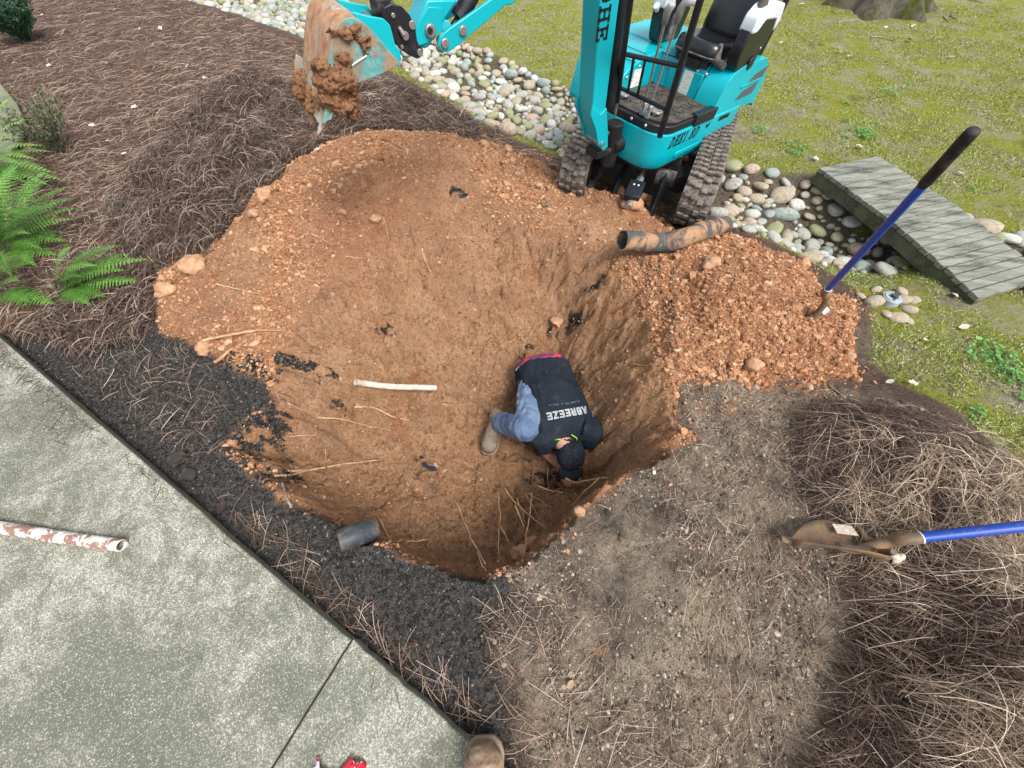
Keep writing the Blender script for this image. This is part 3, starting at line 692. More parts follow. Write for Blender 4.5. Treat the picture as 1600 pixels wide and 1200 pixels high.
def letters(b, text, org, ux, uy, un, h, wd, gap, sw, shear=0, thick=.001, hook=None, widths=None):
    """strips standing proud of the plane org + x*ux + y*uy; hook maps a plane point to a curved surface"""
    x = 0
    mp = hook if hook else (lambda X, Y, Z: Vector(org) + ux * X + uy * Y + un * Z)
    for ch in text:
        cw = wd * (widths or {}).get(ch, 1)
        for st in GL[ch]:
            pts = [(x + (p[0] * cw), p[1] * h) for p in st]
            for (a, c) in zip(pts, pts[1:]):
                d = Vector((c[0] - a[0], c[1] - a[1])); L = d.length
                if L < 1e-6: continue
                d /= L; nn = Vector((-d.y, d.x)) * sw * .5; e = d * sw * .5
                k = max(1, int(L / .02)); q = []
                for (ex, sgn) in ((0, 1), (1, -1)):
                    pass
                A = Vector(a) - e; C = Vector(c) + e
                row = []
                for i in range(k + 1):
                    m_ = A.lerp(C, i / k)
                    for s_ in (1, -1):
                        P_ = m_ + nn * s_
                        row.append((P_.x + shear * P_.y, P_.y))
                lo = [b.bm.verts.new(mp(p[0], p[1], -.002)) for p in row]; hi = [b.bm.verts.new(mp(p[0], p[1], thick)) for p in row]
                for i in range(k):
                    j = 2 * i
                    b.bm.faces.new((hi[j], hi[j + 1], hi[j + 3], hi[j + 2]))
                    b.bm.faces.new((lo[j], lo[j + 2], hi[j + 2], hi[j])); b.bm.faces.new((lo[j + 1], hi[j + 1], hi[j + 3], lo[j + 3]))
                b.bm.faces.new((lo[0], hi[0], hi[1], lo[1])); b.bm.faces.new((lo[-2], lo[-1], hi[-1], hi[-2]))
        x += cw + gap
    return x
# ------------------------------------------------------------------ the mini excavator
def excavator():
    yaw, pit, rol = -2.388, -.089, -.049
    RM = (Matrix.Rotation(yaw, 3, 'Z') @ Matrix.Rotation(pit, 3, 'Y') @ Matrix.Rotation(rol, 3, 'X'))
    T0 = Vector((1.022, 3.354, -.049))
    HF = lambda p: RM @ Vector(p) + T0
    HV = lambda p: RM @ Vector(p)
    org = Vector((1.06, 3.1, 0.0))
    root = empty('mini_excavator', org); tag(root, 'teal mini excavator standing in the dry creek bed, its muddy bucket raised over the dirt', 'excavator')
    def P(b, name, mat, parent=root, bevel=.004, angle=32, frame=HF, seg=2):
        if frame: b.map(frame)
        return b.done(name, mat, parent, org, bevel, angle, seg)
    def rounded(poly, r, k=4):
        out = []; n = len(poly)
        for i in range(n):
            a, p, c = Vector(poly[i - 1]), Vector(poly[i]), Vector(poly[(i + 1) % n])
            rr = min(r, (a - p).length * .45, (c - p).length * .45)
            d1 = (a - p).normalized() * rr; d2 = (c - p).normalized() * rr
            for j in range(k + 1):
                t = j / k; out.append(((1 - t) ** 2) * (p + d1) + 2 * t * (1 - t) * p + t * t * (p + d2))
        return out
    # --- lower shell
    zb, zd = .345, .560
    pl = [(.690, -.02), (.690, .42), (.61, .502), (-.40, .502), (-.58, .30), (-.62, 0), (-.58, -.3), (-.4, -.492), (.20, -.492), (.30, -.12), (.42, -.02)]
    pl = rounded(pl, .09)
    b = B(); lays = [(zb, .965), (zb + .03, .99), (zb + .09, 1.0), (zd, 1.0)]
    rings = []
    for z, k in lays:
        rings.append([b.bm.verts.new((v.x * k, v.y * k, z)) for v in pl])
    n = len(pl)
    for i in range(len(rings) - 1):
        for j in range(n): b.bm.faces.new((rings[i][j], rings[i][(j + 1) % n], rings[i + 1][(j + 1) % n], rings[i + 1][j]))
    b.bm.faces.new(rings[0][::-1]); b.bm.faces.new(rings[-1])
    body = P(b, 'body_shell', M['teal'], bevel=.004)
    b = B(); b.poly_prism([(v.x * .95, v.y * .95, zb - .02) for v in pl], (0, 0, .022)); P(b, 'under_frame', M['dark'])
    b = B()   # pressed ridges along the side
    b.box((.0, .502, .405), (.84, .008, .030)); P(b, 'side_rib', M['teal'], body, .003)
    xx = .56
    for ch in 'DHE1.8D':
        b = B(); letters(b, ch, (xx, .5025, .480), Vector((-1, 0, 0)), Vector((0, 0, 1)), Vector((0, 1, 0)), .058, .038, .0, .0085, .22, .002, widths={'1': .6, '.': .45})
        P(b, 'letter', M['decal_black'], body, 0); xx -= .038 * {'1': .6, '.': .45}.get(ch, 1) + .019
    b = B(); b.tube([(.115, .503, .53), (.10, .504, .515), (.085, .504, .52), (.08, .504, .54)], [.003, .008, .007, .002], 6); P(b, 'emblem', M['decal_black'], body, 0)
    b = B(); b.box((-.13, .5025, .530), (.15, .006, .028)); P(b, 'slot', M['dark'], body, .002)
    b = B(); b.cyl((.688, .10, .515), (.693, .10, .515), .013, n=14); P(b, 'drain_hole', M['dark'], body, 0)
    # --- deck plate and floor mat
    dk = rounded([(.685, .0), (.685, .40), (.60, .492), (.06, .497), (.06, .0)], .05)
    b = B(); b.poly_prism([(v.x, v.y, zd + .002) for v in dk], (0, 0, .042)); deck = P(b, 'deck_plate', M['black'], bevel=.005)
    b = B(); b.box((.19, .485, .590), (.27, .05, .07)); P(b, 'side_step', M['black'], deck, .006)
    mt = rounded([(.645, .0), (.645, .38), (.56, .475), (.075, .48), (.075, -.0)], .06)
    b = B(); b.poly_prism([(v.x, v.y, zd + .046) for v in mt], (0, 0, .008)); fm = P(b, 'floor_mat', M['mat'], bevel=.002)
    b = B()
    for i in range(9):
        for j in range(8):
            x, y = .13 + i * .05, .07 + j * .047
            if x + y > .9: continue
            b.box((x, y, zd + .0555), (.040, .006, .004), Matrix.Rotation(.8 if (i + j) % 2 else -.8, 3, 'Z'))
    P(b, 'tread_pattern', M['mat'], fm, 0)
    for y in (.03, .12, .25, .36):
        b = B(); b.ell((.686, y, zd + .026), (.008, .010, .010), 2); P(b, 'bolt', M['steel'], deck, 0)
    for k, (x, y) in enumerate([(.55, .06), (.575, .335)]):
        b = B(); b.box((x, y, zd + .075), (.055, .075, .012)); b.box((x + .02, y - .03, zd + .09), (.02, .016, .02)); b.box((x - .01, y + .03, zd + .09), (.03, .012, .024)); b.cyl((x, y, zd + .05), (x, y, zd + .075), .012)
        P(b, 'pedal', M['steel'], root, .003)
    # --- travel levers
    for k, (b0, b1, tw) in enumerate([((1004, 172), (1042, 22), 0), ((1012, 177), (1062, 20), 1)]):
        a = G3(b0[0], b0[1], .63); c = G3(b1[0], b1[1], 1.12)
        b = B(); b.cyl(a, c, .0075, n=10); lv = P(b, 'travel_lever', M['steel'], root, 0, frame=None)
        d = (c - a).normalized(); s = Vector((.8, -.35, .0)).normalized()
        b = B(); b.tube([c - d * .04, c + d * .015, c + d * .045 + s * .012, c + d * .05 + s * (.065 if tw else .012)], [.015, .019, .019, .014], 12); P(b, 'lever_grip', M['grey_plastic'], lv, 0, 180, None)
        b = B(); b.box(a + Vector((0, 0, -.01)), (.015, .03, .035), Matrix.Rotation(yaw, 3, 'Z')); b.box(a + Vector((.015, -.01, .03)), (.05, .012, .03), Matrix.Rotation(yaw, 3, 'Z')); P(b, 'lever_bracket', M['steel'], lv, .003, frame=None)
    # --- guard rail
    pr, pt = G3(1031, 213, .60), G3(1096, -6, 1.22); pl0, pl1 = G3(963, 166, .60), G3(985, -6, 1.22)
    b = B(); b.cyl(pr, pt + (pt - pr) * .9, .017, n=14); b.cyl(pl0, pl1 + (pl1 - pl0) * .9, .017, n=14)
    e0, e1 = pt + (pt - pr) * .9, pl1 + (pl1 - pl0) * .9; b.cyl(e0, e1, .017, n=12)
    gr = P(b, 'guard_rail', M['black'], root, 0, frame=None)
    def on(a, c, z): t = (z - a.z) / (c.z - a.z); return a.lerp(c, t)
    b = B(); U0, U1, L0, L1 = on(pr, pt, .957), on(pl0, pl1, .957), on(pr, pt, .748), on(pl0, pl1, .748)
    b.cyl(U0, U1, .011, n=10); b.cyl(L0, L1, .011, n=10)
    for t in (.80, .60): b.cyl(U0.lerp(U1, t), L0.lerp(L1, t), .0075, n=8)
    P(b, 'guard_bar', M['black'], gr, 0, frame=None)
    # --- engine cover / seat base
    zc = .80
    b = B(); prof = [(.075, zd), (.06, zc - .03), (.02, zc), (-.50, zc + .02), (-.60, zc - .10), (-.61, zd)]
    b.poly_prism([(x, -.47, z) for x, z in prof], (0, .80, 0)); cov = P(b, 'seat_base', M['teal'], bevel=.012, seg=3)
    b = B(); b.box((.071, .20, .675), (.010, .26, .15), Matrix.Rotation(.06, 3, 'Y')); pn = P(b, 'access_panel', M['teal'], cov, .004)
    b = B(); b.box((.078, .155, .68), (.004, .028, .13), Matrix.Rotation(.06, 3, 'Y')); b.box((.078, .225, .68), (.004, .07, .13), Matrix.Rotation(.06, 3, 'Y')); P(b, 'warning_label', M['paper'], pn, 0)
    b = B(); b.box((.060, .13, .775), (.006, .40, .003)); b.box((.075, .02, .60), (.012, .3, .02)); P(b, 'panel_seam', M['dark'], cov, 0)
    for y, z in ((.335, .755), (.335, .60), (.06, .72), (.05, .60), (.27, .755), (.27, .60)):
        b = B(); b.ell((.078 - (z - .56) * .06, y, z), (.008, .011, .011), 2); P(b, 'bolt', M['steel'], cov, 0)
    # cheek on the driver's left with the two vents
    b = B(); pf = rounded([(.10, zd - .004), (.075, .72), (.03, zc - .01), (-.10, zc + .025), (-.45, zc + .03), (-.585, .70), (-.62, .50), (-.58, zd - .02)], .05, 3)
    b.poly_prism([(v.x, .335, v.y) for v in pf], (0, .160, 0)); chk = P(b, 'side_cowl', M['teal'], bevel=.03, seg=4)
    for (x0, x1, z0, z1) in ((-.28, -.50, .700, .765), (-.20, -.46, .615, .680)):
        b = B(); b.poly_prism([(x0, .4945, z0), (x1, .4945, z0 + .005), (x1 - .01, .4945, z1 + .01), (x0 - .06, .4945, z1 - .02)], (0, .004, 0)); P(b, 'vent', M['grille'], chk, 0)
    b = B(); b.poly_prism([(-.19, .496, .690), (-.50, .496, .700), (-.50, .496, .712), (-.19, .496, .700)], (0, .006, 0)); P(b, 'vent_trim', M['teal'], chk, .002)
    # hood on the driver's right
    b = B(); hp = rounded([(.50, zd - .10), (.46, .70), (.36, .745), (.02, .80), (.02, zd - .1)], .04, 3)
    b.poly_prism([(v.x, -.03, v.y) for v in hp], (0, -.40, 0)); hood = P(b, 'fuel_hood', M['teal'], bevel=.018, seg=3)
    b = B(); b.box((.29, -.0275, .66), (.12, .004, .10)); P(b, 'warning_label', M['paper'], hood, 0)
    b = B(); b.box((.36, -.12, .751), (.004, .18, .004), Matrix.Rotation(.2, 3, 'Y')); b.box((.22, -.2, .775), (.003, .3, .003), Matrix.Rotation(.16, 3, 'Y')); P(b, 'panel_seam', M['dark'], hood, 0)
    for x, z in ((.42, .68), (.30, .725), (.12, .74), (.42, .60)):
        b = B(); b.ell((x, -.028, z), (.009, .005, .009), 2); P(b, 'bolt', M['steel'], hood, 0)
    # --- seat
    sc = rounded([(.10, .04), (.10, .36), (-.28, .36), (-.28, .04)], .08)
    b = B(); lay = [(.815, .96), (.83, 1.0), (.87, 1.0), (.895, .95), (.905, .80), (.885, .45)]
    rg = [[b.bm.verts.new(((v.x + .09) * k - .09, (v.y - .2) * k + .2, z)) for v in sc] for z, k in lay]; n = len(sc)
    for i in range(len(rg) - 1):
        for j in range(n): b.bm.faces.new((rg[i][j], rg[i][(j + 1) % n], rg[i + 1][(j + 1) % n], rg[i + 1][j]))
    b.bm.faces.new(rg[0][::-1]); b.bm.faces.new(rg[-1])
    cu = P(b, 'seat_cushion', M['vinyl'], bevel=0, angle=180)
    b = B(); b.tube([(v.x, v.y, .835) for v in sc] + [(sc[0].x, sc[0].y, .835)], .005, 6, False); P(b, 'piping', M['rubber'], cu, 0)
    b = B(); b.box((-.05, .2, .80), (.26, .24, .045)); b.box((.06, .2, .785), (.06, .14, .05)); P(b, 'seat_bracket', M['dark'], cu, .004)
    b = B(); bk = rounded([(.03, .86), (.37, .86), (.36, 1.25), (.04, 1.25)], .07)
    rg = [[b.bm.verts.new((-.27 - (v.y - .86) * .18 + dx, (v.x - .2) * k + .2, (v.y - 1.05) * k + 1.05)) for v in bk] for dx, k in ((-.05, .92), (-.03, 1), (.02, 1), (.05, .93), (.06, .7))]; n = len(bk)
    for i in range(len(rg) - 1):
        for j in range(n): b.bm.faces.new((rg[i][j], rg[i][(j + 1) % n], rg[i + 1][(j + 1) % n], rg[i + 1][j]))
    b.bm.faces.new(rg[0][::-1]); b.bm.faces.new(rg[-1]); P(b, 'backrest', M['vinyl'], bevel=0, angle=180)
    # --- consoles either side of the seat
    for nm, y0, dy in (('left', .415, .075), ('right', -.085, -.085)):
        s = 1
        p1 = [(.02, .80), (.06, .90), (.04, 1.06), (-.02, 1.10), (-.26, 1.10), (-.30, 1.02), (-.24, .84), (-.20, .80)] if nm == 'left' else [(.06, .80), (.10, .9), (.12, 1.02), (.06, 1.08), (-.2, 1.08), (-.24, 1.0), (-.2, .8)]
        b = B(); b.poly_prism([(v.x, y0, v.y) for v in rounded(p1, .03, 2)], (0, dy, 0)); co = P(b, 'armrest_console', M['vinyl'], bevel=.012, seg=3)
        p2 = [(.05, .99), (.045, 1.065), (-.02, 1.11), (-.265, 1.11), (-.31, 1.03), (-.28, .97), (-.24, 1.04), (-.08, 1.045), (-.03, .99)]
        if nm == 'right': p2 = [(x + .07, z - .01) for x, z in p2]
        b = B(); b.poly_prism([(v.x, y0 - .006 * (1 if dy > 0 else -1), v.y) for v in rounded(p2, .015, 2)], (0, dy + .012 * (1 if dy > 0 else -1), 0)); P(b, 'console_trim', M['white_plastic'], co, .01, seg=3)
        b = B(); yy = y0 + dy / 2
        b.tube([(-.03, yy, 1.09), (-.03, yy, 1.13)], [.035, .022], 14); b.tube([(-.03, yy, 1.13), (-.02, yy, 1.20), (-.0, yy, 1.27)], [.016, .022, .018], 12); P(b, 'joystick', M['rubber'], co, 0, 60)
        if nm == 'left':
            b = B(); b.cyl((-.16, .49, .83), (-.16, .503, .83), .035, n=20); P(b, 'pivot_cap', M['black'], co, .003)
            b = B(); b.box((-.12, .44, .805), (.22, .09, .016)); P(b, 'console_foot', M['black'], co, .003)
            for sx_, sz_ in ((-.02, 1.0), (-.22, .9)): b = B(); b.ell((sx_, .490, sz_), (.006, .003, .006)); P(b, 'screw', M['white_plastic'], co, 0)
    b = B(); b.tube([(-.02, .40, .83), (.03, .40, .815), (.06, .36, .83), (.02, .33, .90)], [.02, .03, .025, .02], 8); P(b, 'rubber_boot', M['rubber'], root, 0, 60)
    b = B(); b.tube([(.10, -.14, .97), (.13, -.14, .99)], .02, 10); P(b, 'switch_plate', M['white_plastic'], root, .002)
    b = B(); b.tube([(.06, -.02, .84), (.04, -.03, .96), (.02, -.02, 1.0)], [.02, .018, .012], 8); P(b, 'seat_belt_buckle', M['rubber'], root, 0)
    for y in (.43, -.30):
        b = B(); b.tube([(-.42, y, .80), (-.44, y, 1.3), (-.40, y, 2.0)], .02, 10); P(b, 'roll_bar', M['black'], root, 0)

    # --- tracks (their frame is turned a little against the house)
    ty = -1.999; FU = Vector((math.cos(ty), math.sin(ty), .0)); LU = Vector((-FU.y, FU.x, 0)); O = Vector((1.05, 3.12, .0))
    pz = .05
    UF = lambda p: O + FU * p[0] + LU * p[1] + Vector((0, 0, p[2] + pz * p[0]))
    def loop(n, off):
        pts = []; r = .165 + off; L = 1.02
        per = 2 * L + 2 * math.pi * r
        for i in range(n):
            s = i / n * per
            if s < L: pts.append((L / 2 - s, .185 + r, 0))
            elif s < L + math.pi * r: a = (s - L) / r; pts.append((-L / 2 - math.sin(a) * r, .185 + math.cos(a) * r, a))
            elif s < 2 * L + math.pi * r: pts.append((-L / 2 + (s - L - math.pi * r), .185 - r, math.pi))
            else: a = (s - 2 * L - math.pi * r) / r; pts.append((L / 2 + math.sin(a) * r, .185 - math.cos(a) * r, math.pi + a))
        return pts
    for side in (1, -1):
        y = .450 if side > 0 else -.385; wd = .098
        b = B(); lo = loop(72, .0); li = loop(72, -.025)
        ri = []
        for (x, z, a), (x2, z2, a2) in zip(lo, li): ri.append([b.bm.verts.new((x, y - wd, z)), b.bm.verts.new((x, y + wd, z)), b.bm.verts.new((x2, y + wd, z2)), b.bm.verts.new((x2, y - wd, z2))])
        for i in range(72):
            q, r_ = ri[i], ri[(i + 1) % 72]
            for k in range(4): b.bm.faces.new((q[k], q[(k + 1) % 4], r_[(k + 1) % 4], r_[k]))
        tr = P(b, 'track_belt', M['tread'], bevel=0, frame=UF)
        b = B(); nl = 46
        for i, (x, z, a) in enumerate(loop(nl, .012)):
            dx, dz = math.sin(a), math.cos(a)
            # local tangent/normal of the belt
            nx_, nz_ = (0, 1) if a == 0 else ((0, -1) if abs(a - math.pi) < 1e-6 else (-math.sin(a), math.cos(a)))
            tx_, tz_ = nz_, -nx_
            for sgn in (-1, 1):
                ph = .012 * sgn
                yc = y + sgn * .048
                for (yo, w_, sh) in ((-.023 * sgn, .042, .005), (.019 * sgn, .042, -.005)):
                    c = Vector((x + tx_ * (sh + ph), yc + yo, z + tz_ * (sh + ph)))
                    Mx = Matrix(((tx_, 0, nx_), (0, 1, 0), (tz_, 0, nz_)))
                    b.box(c, (.030, w_, .020), Mx)
        tl = P(b, 'track_lug', M['tread'], tr, .004, frame=UF)
        b = B(); b.box((0, y, .185), (1.0, .10, .12)); fr = P(b, 'track_frame', M['dark'], bevel=.01, frame=UF)
        for x, r_ in ((.51, .135), (-.51, .135), (-.2, .06), (.05, .06), (.28, .06)):
            zz = .185 if r_ > .1 else .09
            b = B(); b.cyl((x, y - .07, zz), (x, y + .07, zz), r_, n=24); b.cyl((x, y - .085, zz), (x, y + .085, zz), r_ * .4, n=16); P(b, 'track_roller', M['dark'], fr, .006, frame=UF)
    b = B(); b.box((-.05, 0, .23), (.55, .54, .14)); b.cyl((0, 0, .28), (0, 0, .40), .24, n=32); b.cyl((.12, .25, .14), (.30, .31, .14), .065, n=16); P(b, 'undercarriage', M['dark'], bevel=.01, frame=UF)
    b = B(); b.cyl((.28, .13, .16), (.28, .27, .16), .055, n=18); P(b, 'travel_motor', M['rubber'], bevel=.006, frame=UF)
    # --- dozer blade arms, ram and guard plate reaching down into the heap
    b = B()
    for y in (-.10, .20):
        b = B(); b.tube([UF((.10, y, .20)), UF((.42, y, .15)), UF((.94, y, -.10))], [.024, .027, .024], 4, True, 1.7); P(b, 'blade_arm', M['black'], bevel=.004, frame=None)
    b = B(); b.cyl((.2, .05, .30), (.58, .05, .20), .012); b.cyl((.48, .05, .21), (.74, .05, .13), .026); P(b, 'blade_ram', M['steel'], bevel=0, frame=UF)
    b = B(); b.box((.64, .05, .195), (.15, .105, .055), Matrix.Rotation(.28, 3, 'Y')); gp = P(b, 'ram_guard', M['black'], bevel=.006, frame=UF)
    for yy in (.035, .065): b = B(); b.ell((.625, yy, .232), (.008, .008, .006)); P(b, 'bolt', M['white_plastic'], gp, 0, frame=UF)
    b = B(); b.box((.90, .04, -.09), (.03, .90, .16)); P(b, 'dozer_blade', M['black'], bevel=.006, frame=UF)

    # --- boom, arm and bucket all lie in one upright plane
    yb = -2.60; F2 = Vector((math.cos(yb), math.sin(yb), 0)); L2 = Vector((-F2.y, F2.x, 0)); B0 = Vector((.49, 2.6, 0))
    def on_plane(px, py, wv):
        d = ray(px, py); t = (wv + B0.dot(L2)) / d.dot(L2); return Vector((0, 0, H)) + d * t
    def rz(px, py, wv):
        p = on_plane(px, py, wv); return ((p - B0).dot(F2), p.z)
    W3 = lambda r, wv, z: B0 + F2 * r + L2 * wv + Vector((0, 0, z))
    def plate(b, pxs, w0, w1, extra=None, at=None):
        pts = [rz(x, y, at if at is not None else w1) for x, y in pxs] + list(extra or [])
        b.poly_prism([W3(r, w0, z) for r, z in pts], L2 * (w1 - w0))
    def pinat(b, px, py, wv, rad, out=.012, deep=.02):
        r, z = rz(px, py, wv); b.cyl(W3(r, wv - deep, z), W3(r, wv + out, z), rad, n=18); return r, z
    # swing post
    r0, z0 = rz(940, 224, .07)
    b = B(); b.cyl(W3(r0 - .17, -.02, .30), W3(r0 - .17, -.02, .56), .055, n=20); b.box(W3(r0 - .04, 0, .43), (.10, .12, .05), Matrix.Rotation(yb, 3, 'Z'))
    b.cyl(W3(r0 - .45, 0, .43), W3(r0 - .16, 0, .43), .05, n=14); 
    P(b, 'swing_post', M['dark'], bevel=.008, frame=None)
    # boom side outline (viewer-side face) then continued above the frame
    rt, zt = rz(938, 0, .07); rt2, zt2 = rz(968, 0, .07)
    side = [rz(x, y, .07) for x, y in ((938, 0), (933, 70), (927, 150), (925, 175), (932, 205), (936, 226), (941, 233), (948, 226), (947, 205), (946, 172), (955, 100), (968, 0))]
    up_f = (rt - .02, zt + .55); up_b = (rt2 - .03, zt2 + .5)
    tipf, tipb = (.62, 2.16), (.60, 2.30)
    out = side + [up_b, (rt2 + .12, 2.22), tipb, (.66, 2.25), tipf, (rt + .16, 2.02), up_f]
    b = B(); b.poly_prism([W3(r, -.065, z) for r, z in out], L2 * .135); boom = P(b, 'boom', M['teal'], bevel=.006, frame=None)
    # flared foot plates
    b = B()
    for w0, w1 in ((.066, .082), (-.082, -.062)):
        pts = [rz(x, y, .075) for x, y in ((925, 165), (922, 180), (931, 206), (934, 228), (942, 235), (949, 228), (949, 205), (947, 168), (938, 178))]
        b.poly_prism([W3(r, w0, z) for r, z in pts], L2 * (w1 - w0))
    P(b, 'boom_foot', M['teal'], boom, bevel=.003, frame=None)
    b = B(); pinat(b, 940, 225, .082, .017, .012, .16); P(b, 'pivot_pin', M['pin'], boom, .003, frame=None)
    # lettering, reading down the boom
    p0 = on_plane(945.5, -22, .0705); p1 = on_plane(934.5, 68, .0705)
    dn = (p1 - p0).normalized(); acr = dn.cross(L2).normalized()
    if acr.dot(F2) < 0: acr = -acr
    b = B()
    # reads top to bottom: letters' up points to the machine side (right of the picture)
    Lx = dn; Ly = -acr
    org_ = on_plane(941, -20, .0705)
    letters(b, 'DHE', org_ + Ly * .004, Lx, Ly, L2, .060, .054, .017, .0115, .0, .0015)
    P(b, 'lettering', M['decal_black'], boom, 0, frame=None)
    # boom ram and hoses behind the boom
    b = B(); a, c = on_plane(952, 165, .0), on_plane(973, 0, .0); c2 = c + (c - a) * .5; b.cyl(a, c2, .030, n=20); b.cyl(c2, c2 + (c - a) * .4, .016, n=12); P(b, 'boom_ram', M['black'], bevel=.004, frame=None)
    b = B()
    for o in (0, .022):
        b.tube([on_plane(962, 215, -.06 - o), on_plane(962, 175, -.09 - o), on_plane(972, 100, -.075 - o), on_plane(982, 0, -.07 - o), on_plane(984, -60, -.07 - o)], .010, 8)
    b.tube([on_plane(950, 235, .02), on_plane(965, 232, -.04), on_plane(975, 215, -.2), on_plane(985, 225, -.25)], .013, 8)
    b.tube([on_plane(948, 210, .0), on_plane(960, 200, -.05), on_plane(978, 190, -.2)], .013, 8)
    P(b, 'hydraulic_hose', M['rubber'], bevel=0, frame=None)
    # arm: from the boom tip down to the bucket pin
    b = B(); plate(b, [(715, 0), (694, 32), (682, 58), (664, 78), (655, 66), (650, 42), (668, 0)], -.055, .055, None, .055)
    armobj = P(b, 'arm', M['teal'], bevel=.006, frame=None)
    ra, za = rz(668, -2, .055); rb, zb2 = rz(715, -2, .055)
    b = B(); b.poly_prism([W3(r, -.054, z) for r, z in ((ra, za), (rb, zb2), (.72, 2.20), (.66, 2.34), (.56, 2.32), (.55, 2.18), (ra + .02, za + .35))], L2 * .106); P(b, 'arm_upper', M['teal'], armobj, bevel=.006, frame=None)
    b = B(); plate(b, [(648, 45), (668, 10), (690, 12), (690, 48), (668, 66), (652, 72)], .056, .066, None, .06); P(b, 'arm_cheek', M['teal'], armobj, bevel=.002, frame=None)
    b = B(); pinat(b, 672, 48, .068, .023, .010, .13); P(b, 'arm_pin', M['pin'], armobj, .004, frame=None)
    b = B(); pinat(b, 672, 48, .079, .011, .004, .01); P(b, 'pin_bore', M['dark'], armobj, .001, frame=None)
    # long link plate with two big pins, and the ram between
    b = B(); plate(b, [(684, 70), (688, 57), (700, 46), (770, -3), (812, -3), (797, 8), (790, 8), (712, 74), (700, 82), (690, 80)], .075, .092, None, .09)
    lk = P(b, 'link_plate', M['teal'], bevel=.003, frame=None)
    b = B()
    for px, py in ((695, 68), (723, 48)): pinat(b, px, py, .092, .018, .008, .05)
    P(b, 'link_pin', M['pin'], lk, .004, frame=None)
    rk, zk = rz(790, -3, .09)
    b = B(); b.poly_prism([W3(r, .075, z) for r, z in (rz(770, -2, .09), rz(812, -2, .09), (rk - .25, zk + .16), (rk - .27, zk + .30))], L2 * .017); P(b, 'link_plate_upper', M['teal'], lk, bevel=.003, frame=None)
    b = B(); b.cyl(on_plane(700, 50, .02), on_plane(720, 22, .02), .012, n=12); b.cyl(on_plane(718, 28, .02), on_plane(752, -40, .02), .034, n=18); b.cyl(on_plane(716, 30, .02), on_plane(722, 20, .02), .038, n=18); P(b, 'bucket_ram', M['black'], bevel=.003, frame=None)
    b = B(); plate(b, [(690, 42), (700, 30), (735, 8), (745, -2), (715, -2), (700, 10)], -.06, -.045, None, -.05); b.cyl(on_plane(697, 42, .06), on_plane(697, 42, -.06), .022, n=16); P(b, 'rocker_link', M['teal'], bevel=.003, frame=None)
    # black coupler
    cp = [(600, 12), (611, 6), (628, 10), (641, 24), (648, 42), (650, 60), (662, 78), (661, 88), (652, 92), (638, 86), (624, 76), (614, 58), (606, 40), (598, 26)]
    b = B(); plate(b, cp, .050, .066); cpl = P(b, 'coupler', M['black'], bevel=.003, frame=None)
    b = B(); plate(b, cp, -.066, -.05, None, .066); plate(b, [(602, 14), (612, 8), (626, 11), (630, 25), (612, 30)], -.05, .05, None, .05); P(b, 'coupler_plate', M['black'], cpl, bevel=.003, frame=None)
    b = B()
    for px, py, rr in ((614, 24, .008), (644, 39, .014), (628, 73, .007), (656, 82, .013)): pinat(b, px, py, .066, rr, .006, .05)
    b.tube([on_plane(623, 42, .072), on_plane(631, 55, .075)], [.007, .012], 10); pinat(b, 632, 55, .066, .014, .014, .12)
    P(b, 'coupler_pin', M['pin'], cpl, .002, frame=None)
    b = B(); b.cyl(on_plane(585, 10, .02), on_plane(610, 30, .02), .03, n=14); b.box(on_plane(596, 14, .0), (.06, .08, .07), Matrix.Rotation(yb, 3, 'Z')); P(b, 'coupler_lock', M['dark'], cpl, .006, frame=None)
    # --- bucket
    wn, wf = .165, -.165
    shell_px = [(622, 94), (606, 78), (594, 62), (580, 46), (563, 33), (548, 26), (532, 32), (521, 50), (515, 80), (512, 110), (510, 140), (508, 165), (505, 186), (502, 198)]
    sh = [rz(x, y, wn) for x, y in shell_px]
    # smooth the outline
    def dense(L, k=4):
        o = []
        for i in range(len(L) - 1):
            p0, p1, p2, p3 = [Vector(L[max(0, min(len(L) - 1, j))]) for j in (i - 1, i, i + 1, i + 2)]
            for t in [q / k for q in range(k)]:
                o.append(.5 * ((2 * p1) + (p2 - p0) * t + (2 * p0 - 5 * p1 + 4 * p2 - p3) * t * t + (3 * p1 - p0 - 3 * p2 + p3) * t ** 3))
        o.append(Vector(L[-1])); return o
    ds = dense(sh)
    b = B(); nw = 15; th = .010; rows = []
    cen = Vector((sum(p.x for p in ds) / len(ds), sum(p.y for p in ds) / len(ds)))
    for p in ds: rows.append([b.bm.verts.new(W3(p.x, wf + (wn - wf) * i / nw, p.y)) for i in range(nw + 1)])
    rin = []
    for p in ds:
        q = p + (cen - p).normalized() * th; rin.append([b.bm.verts.new(W3(q.x, wf + (wn - wf) * i / nw, q.y)) for i in range(nw + 1)])
    m_ = len(ds)
    for i in range(m_ - 1):
        for j in range(nw):
            b.bm.faces.new((rows[i][j], rows[i][j + 1], rows[i + 1][j + 1], rows[i + 1][j])); b.bm.faces.new((rin[i][j], rin[i + 1][j], rin[i + 1][j + 1], rin[i][j + 1]))
        for j in (0, nw): b.bm.faces.new((rows[i][j], rows[i + 1][j], rin[i + 1][j], rin[i][j]))
    for i in (0, m_ - 1):
        for j in range(nw): b.bm.faces.new((rows[i][j], rows[i][j + 1], rin[i][j + 1], rin[i][j]))
    bk_ = P(b, 'bucket', M['mudshell'], bevel=0, angle=60, frame=None)
    # side plates
    lowc = [rz(x, y, wn) for x, y in ((506, 194), (526, 172), (545, 150), (556, 130), (590, 118), (616, 104), (623, 97))]
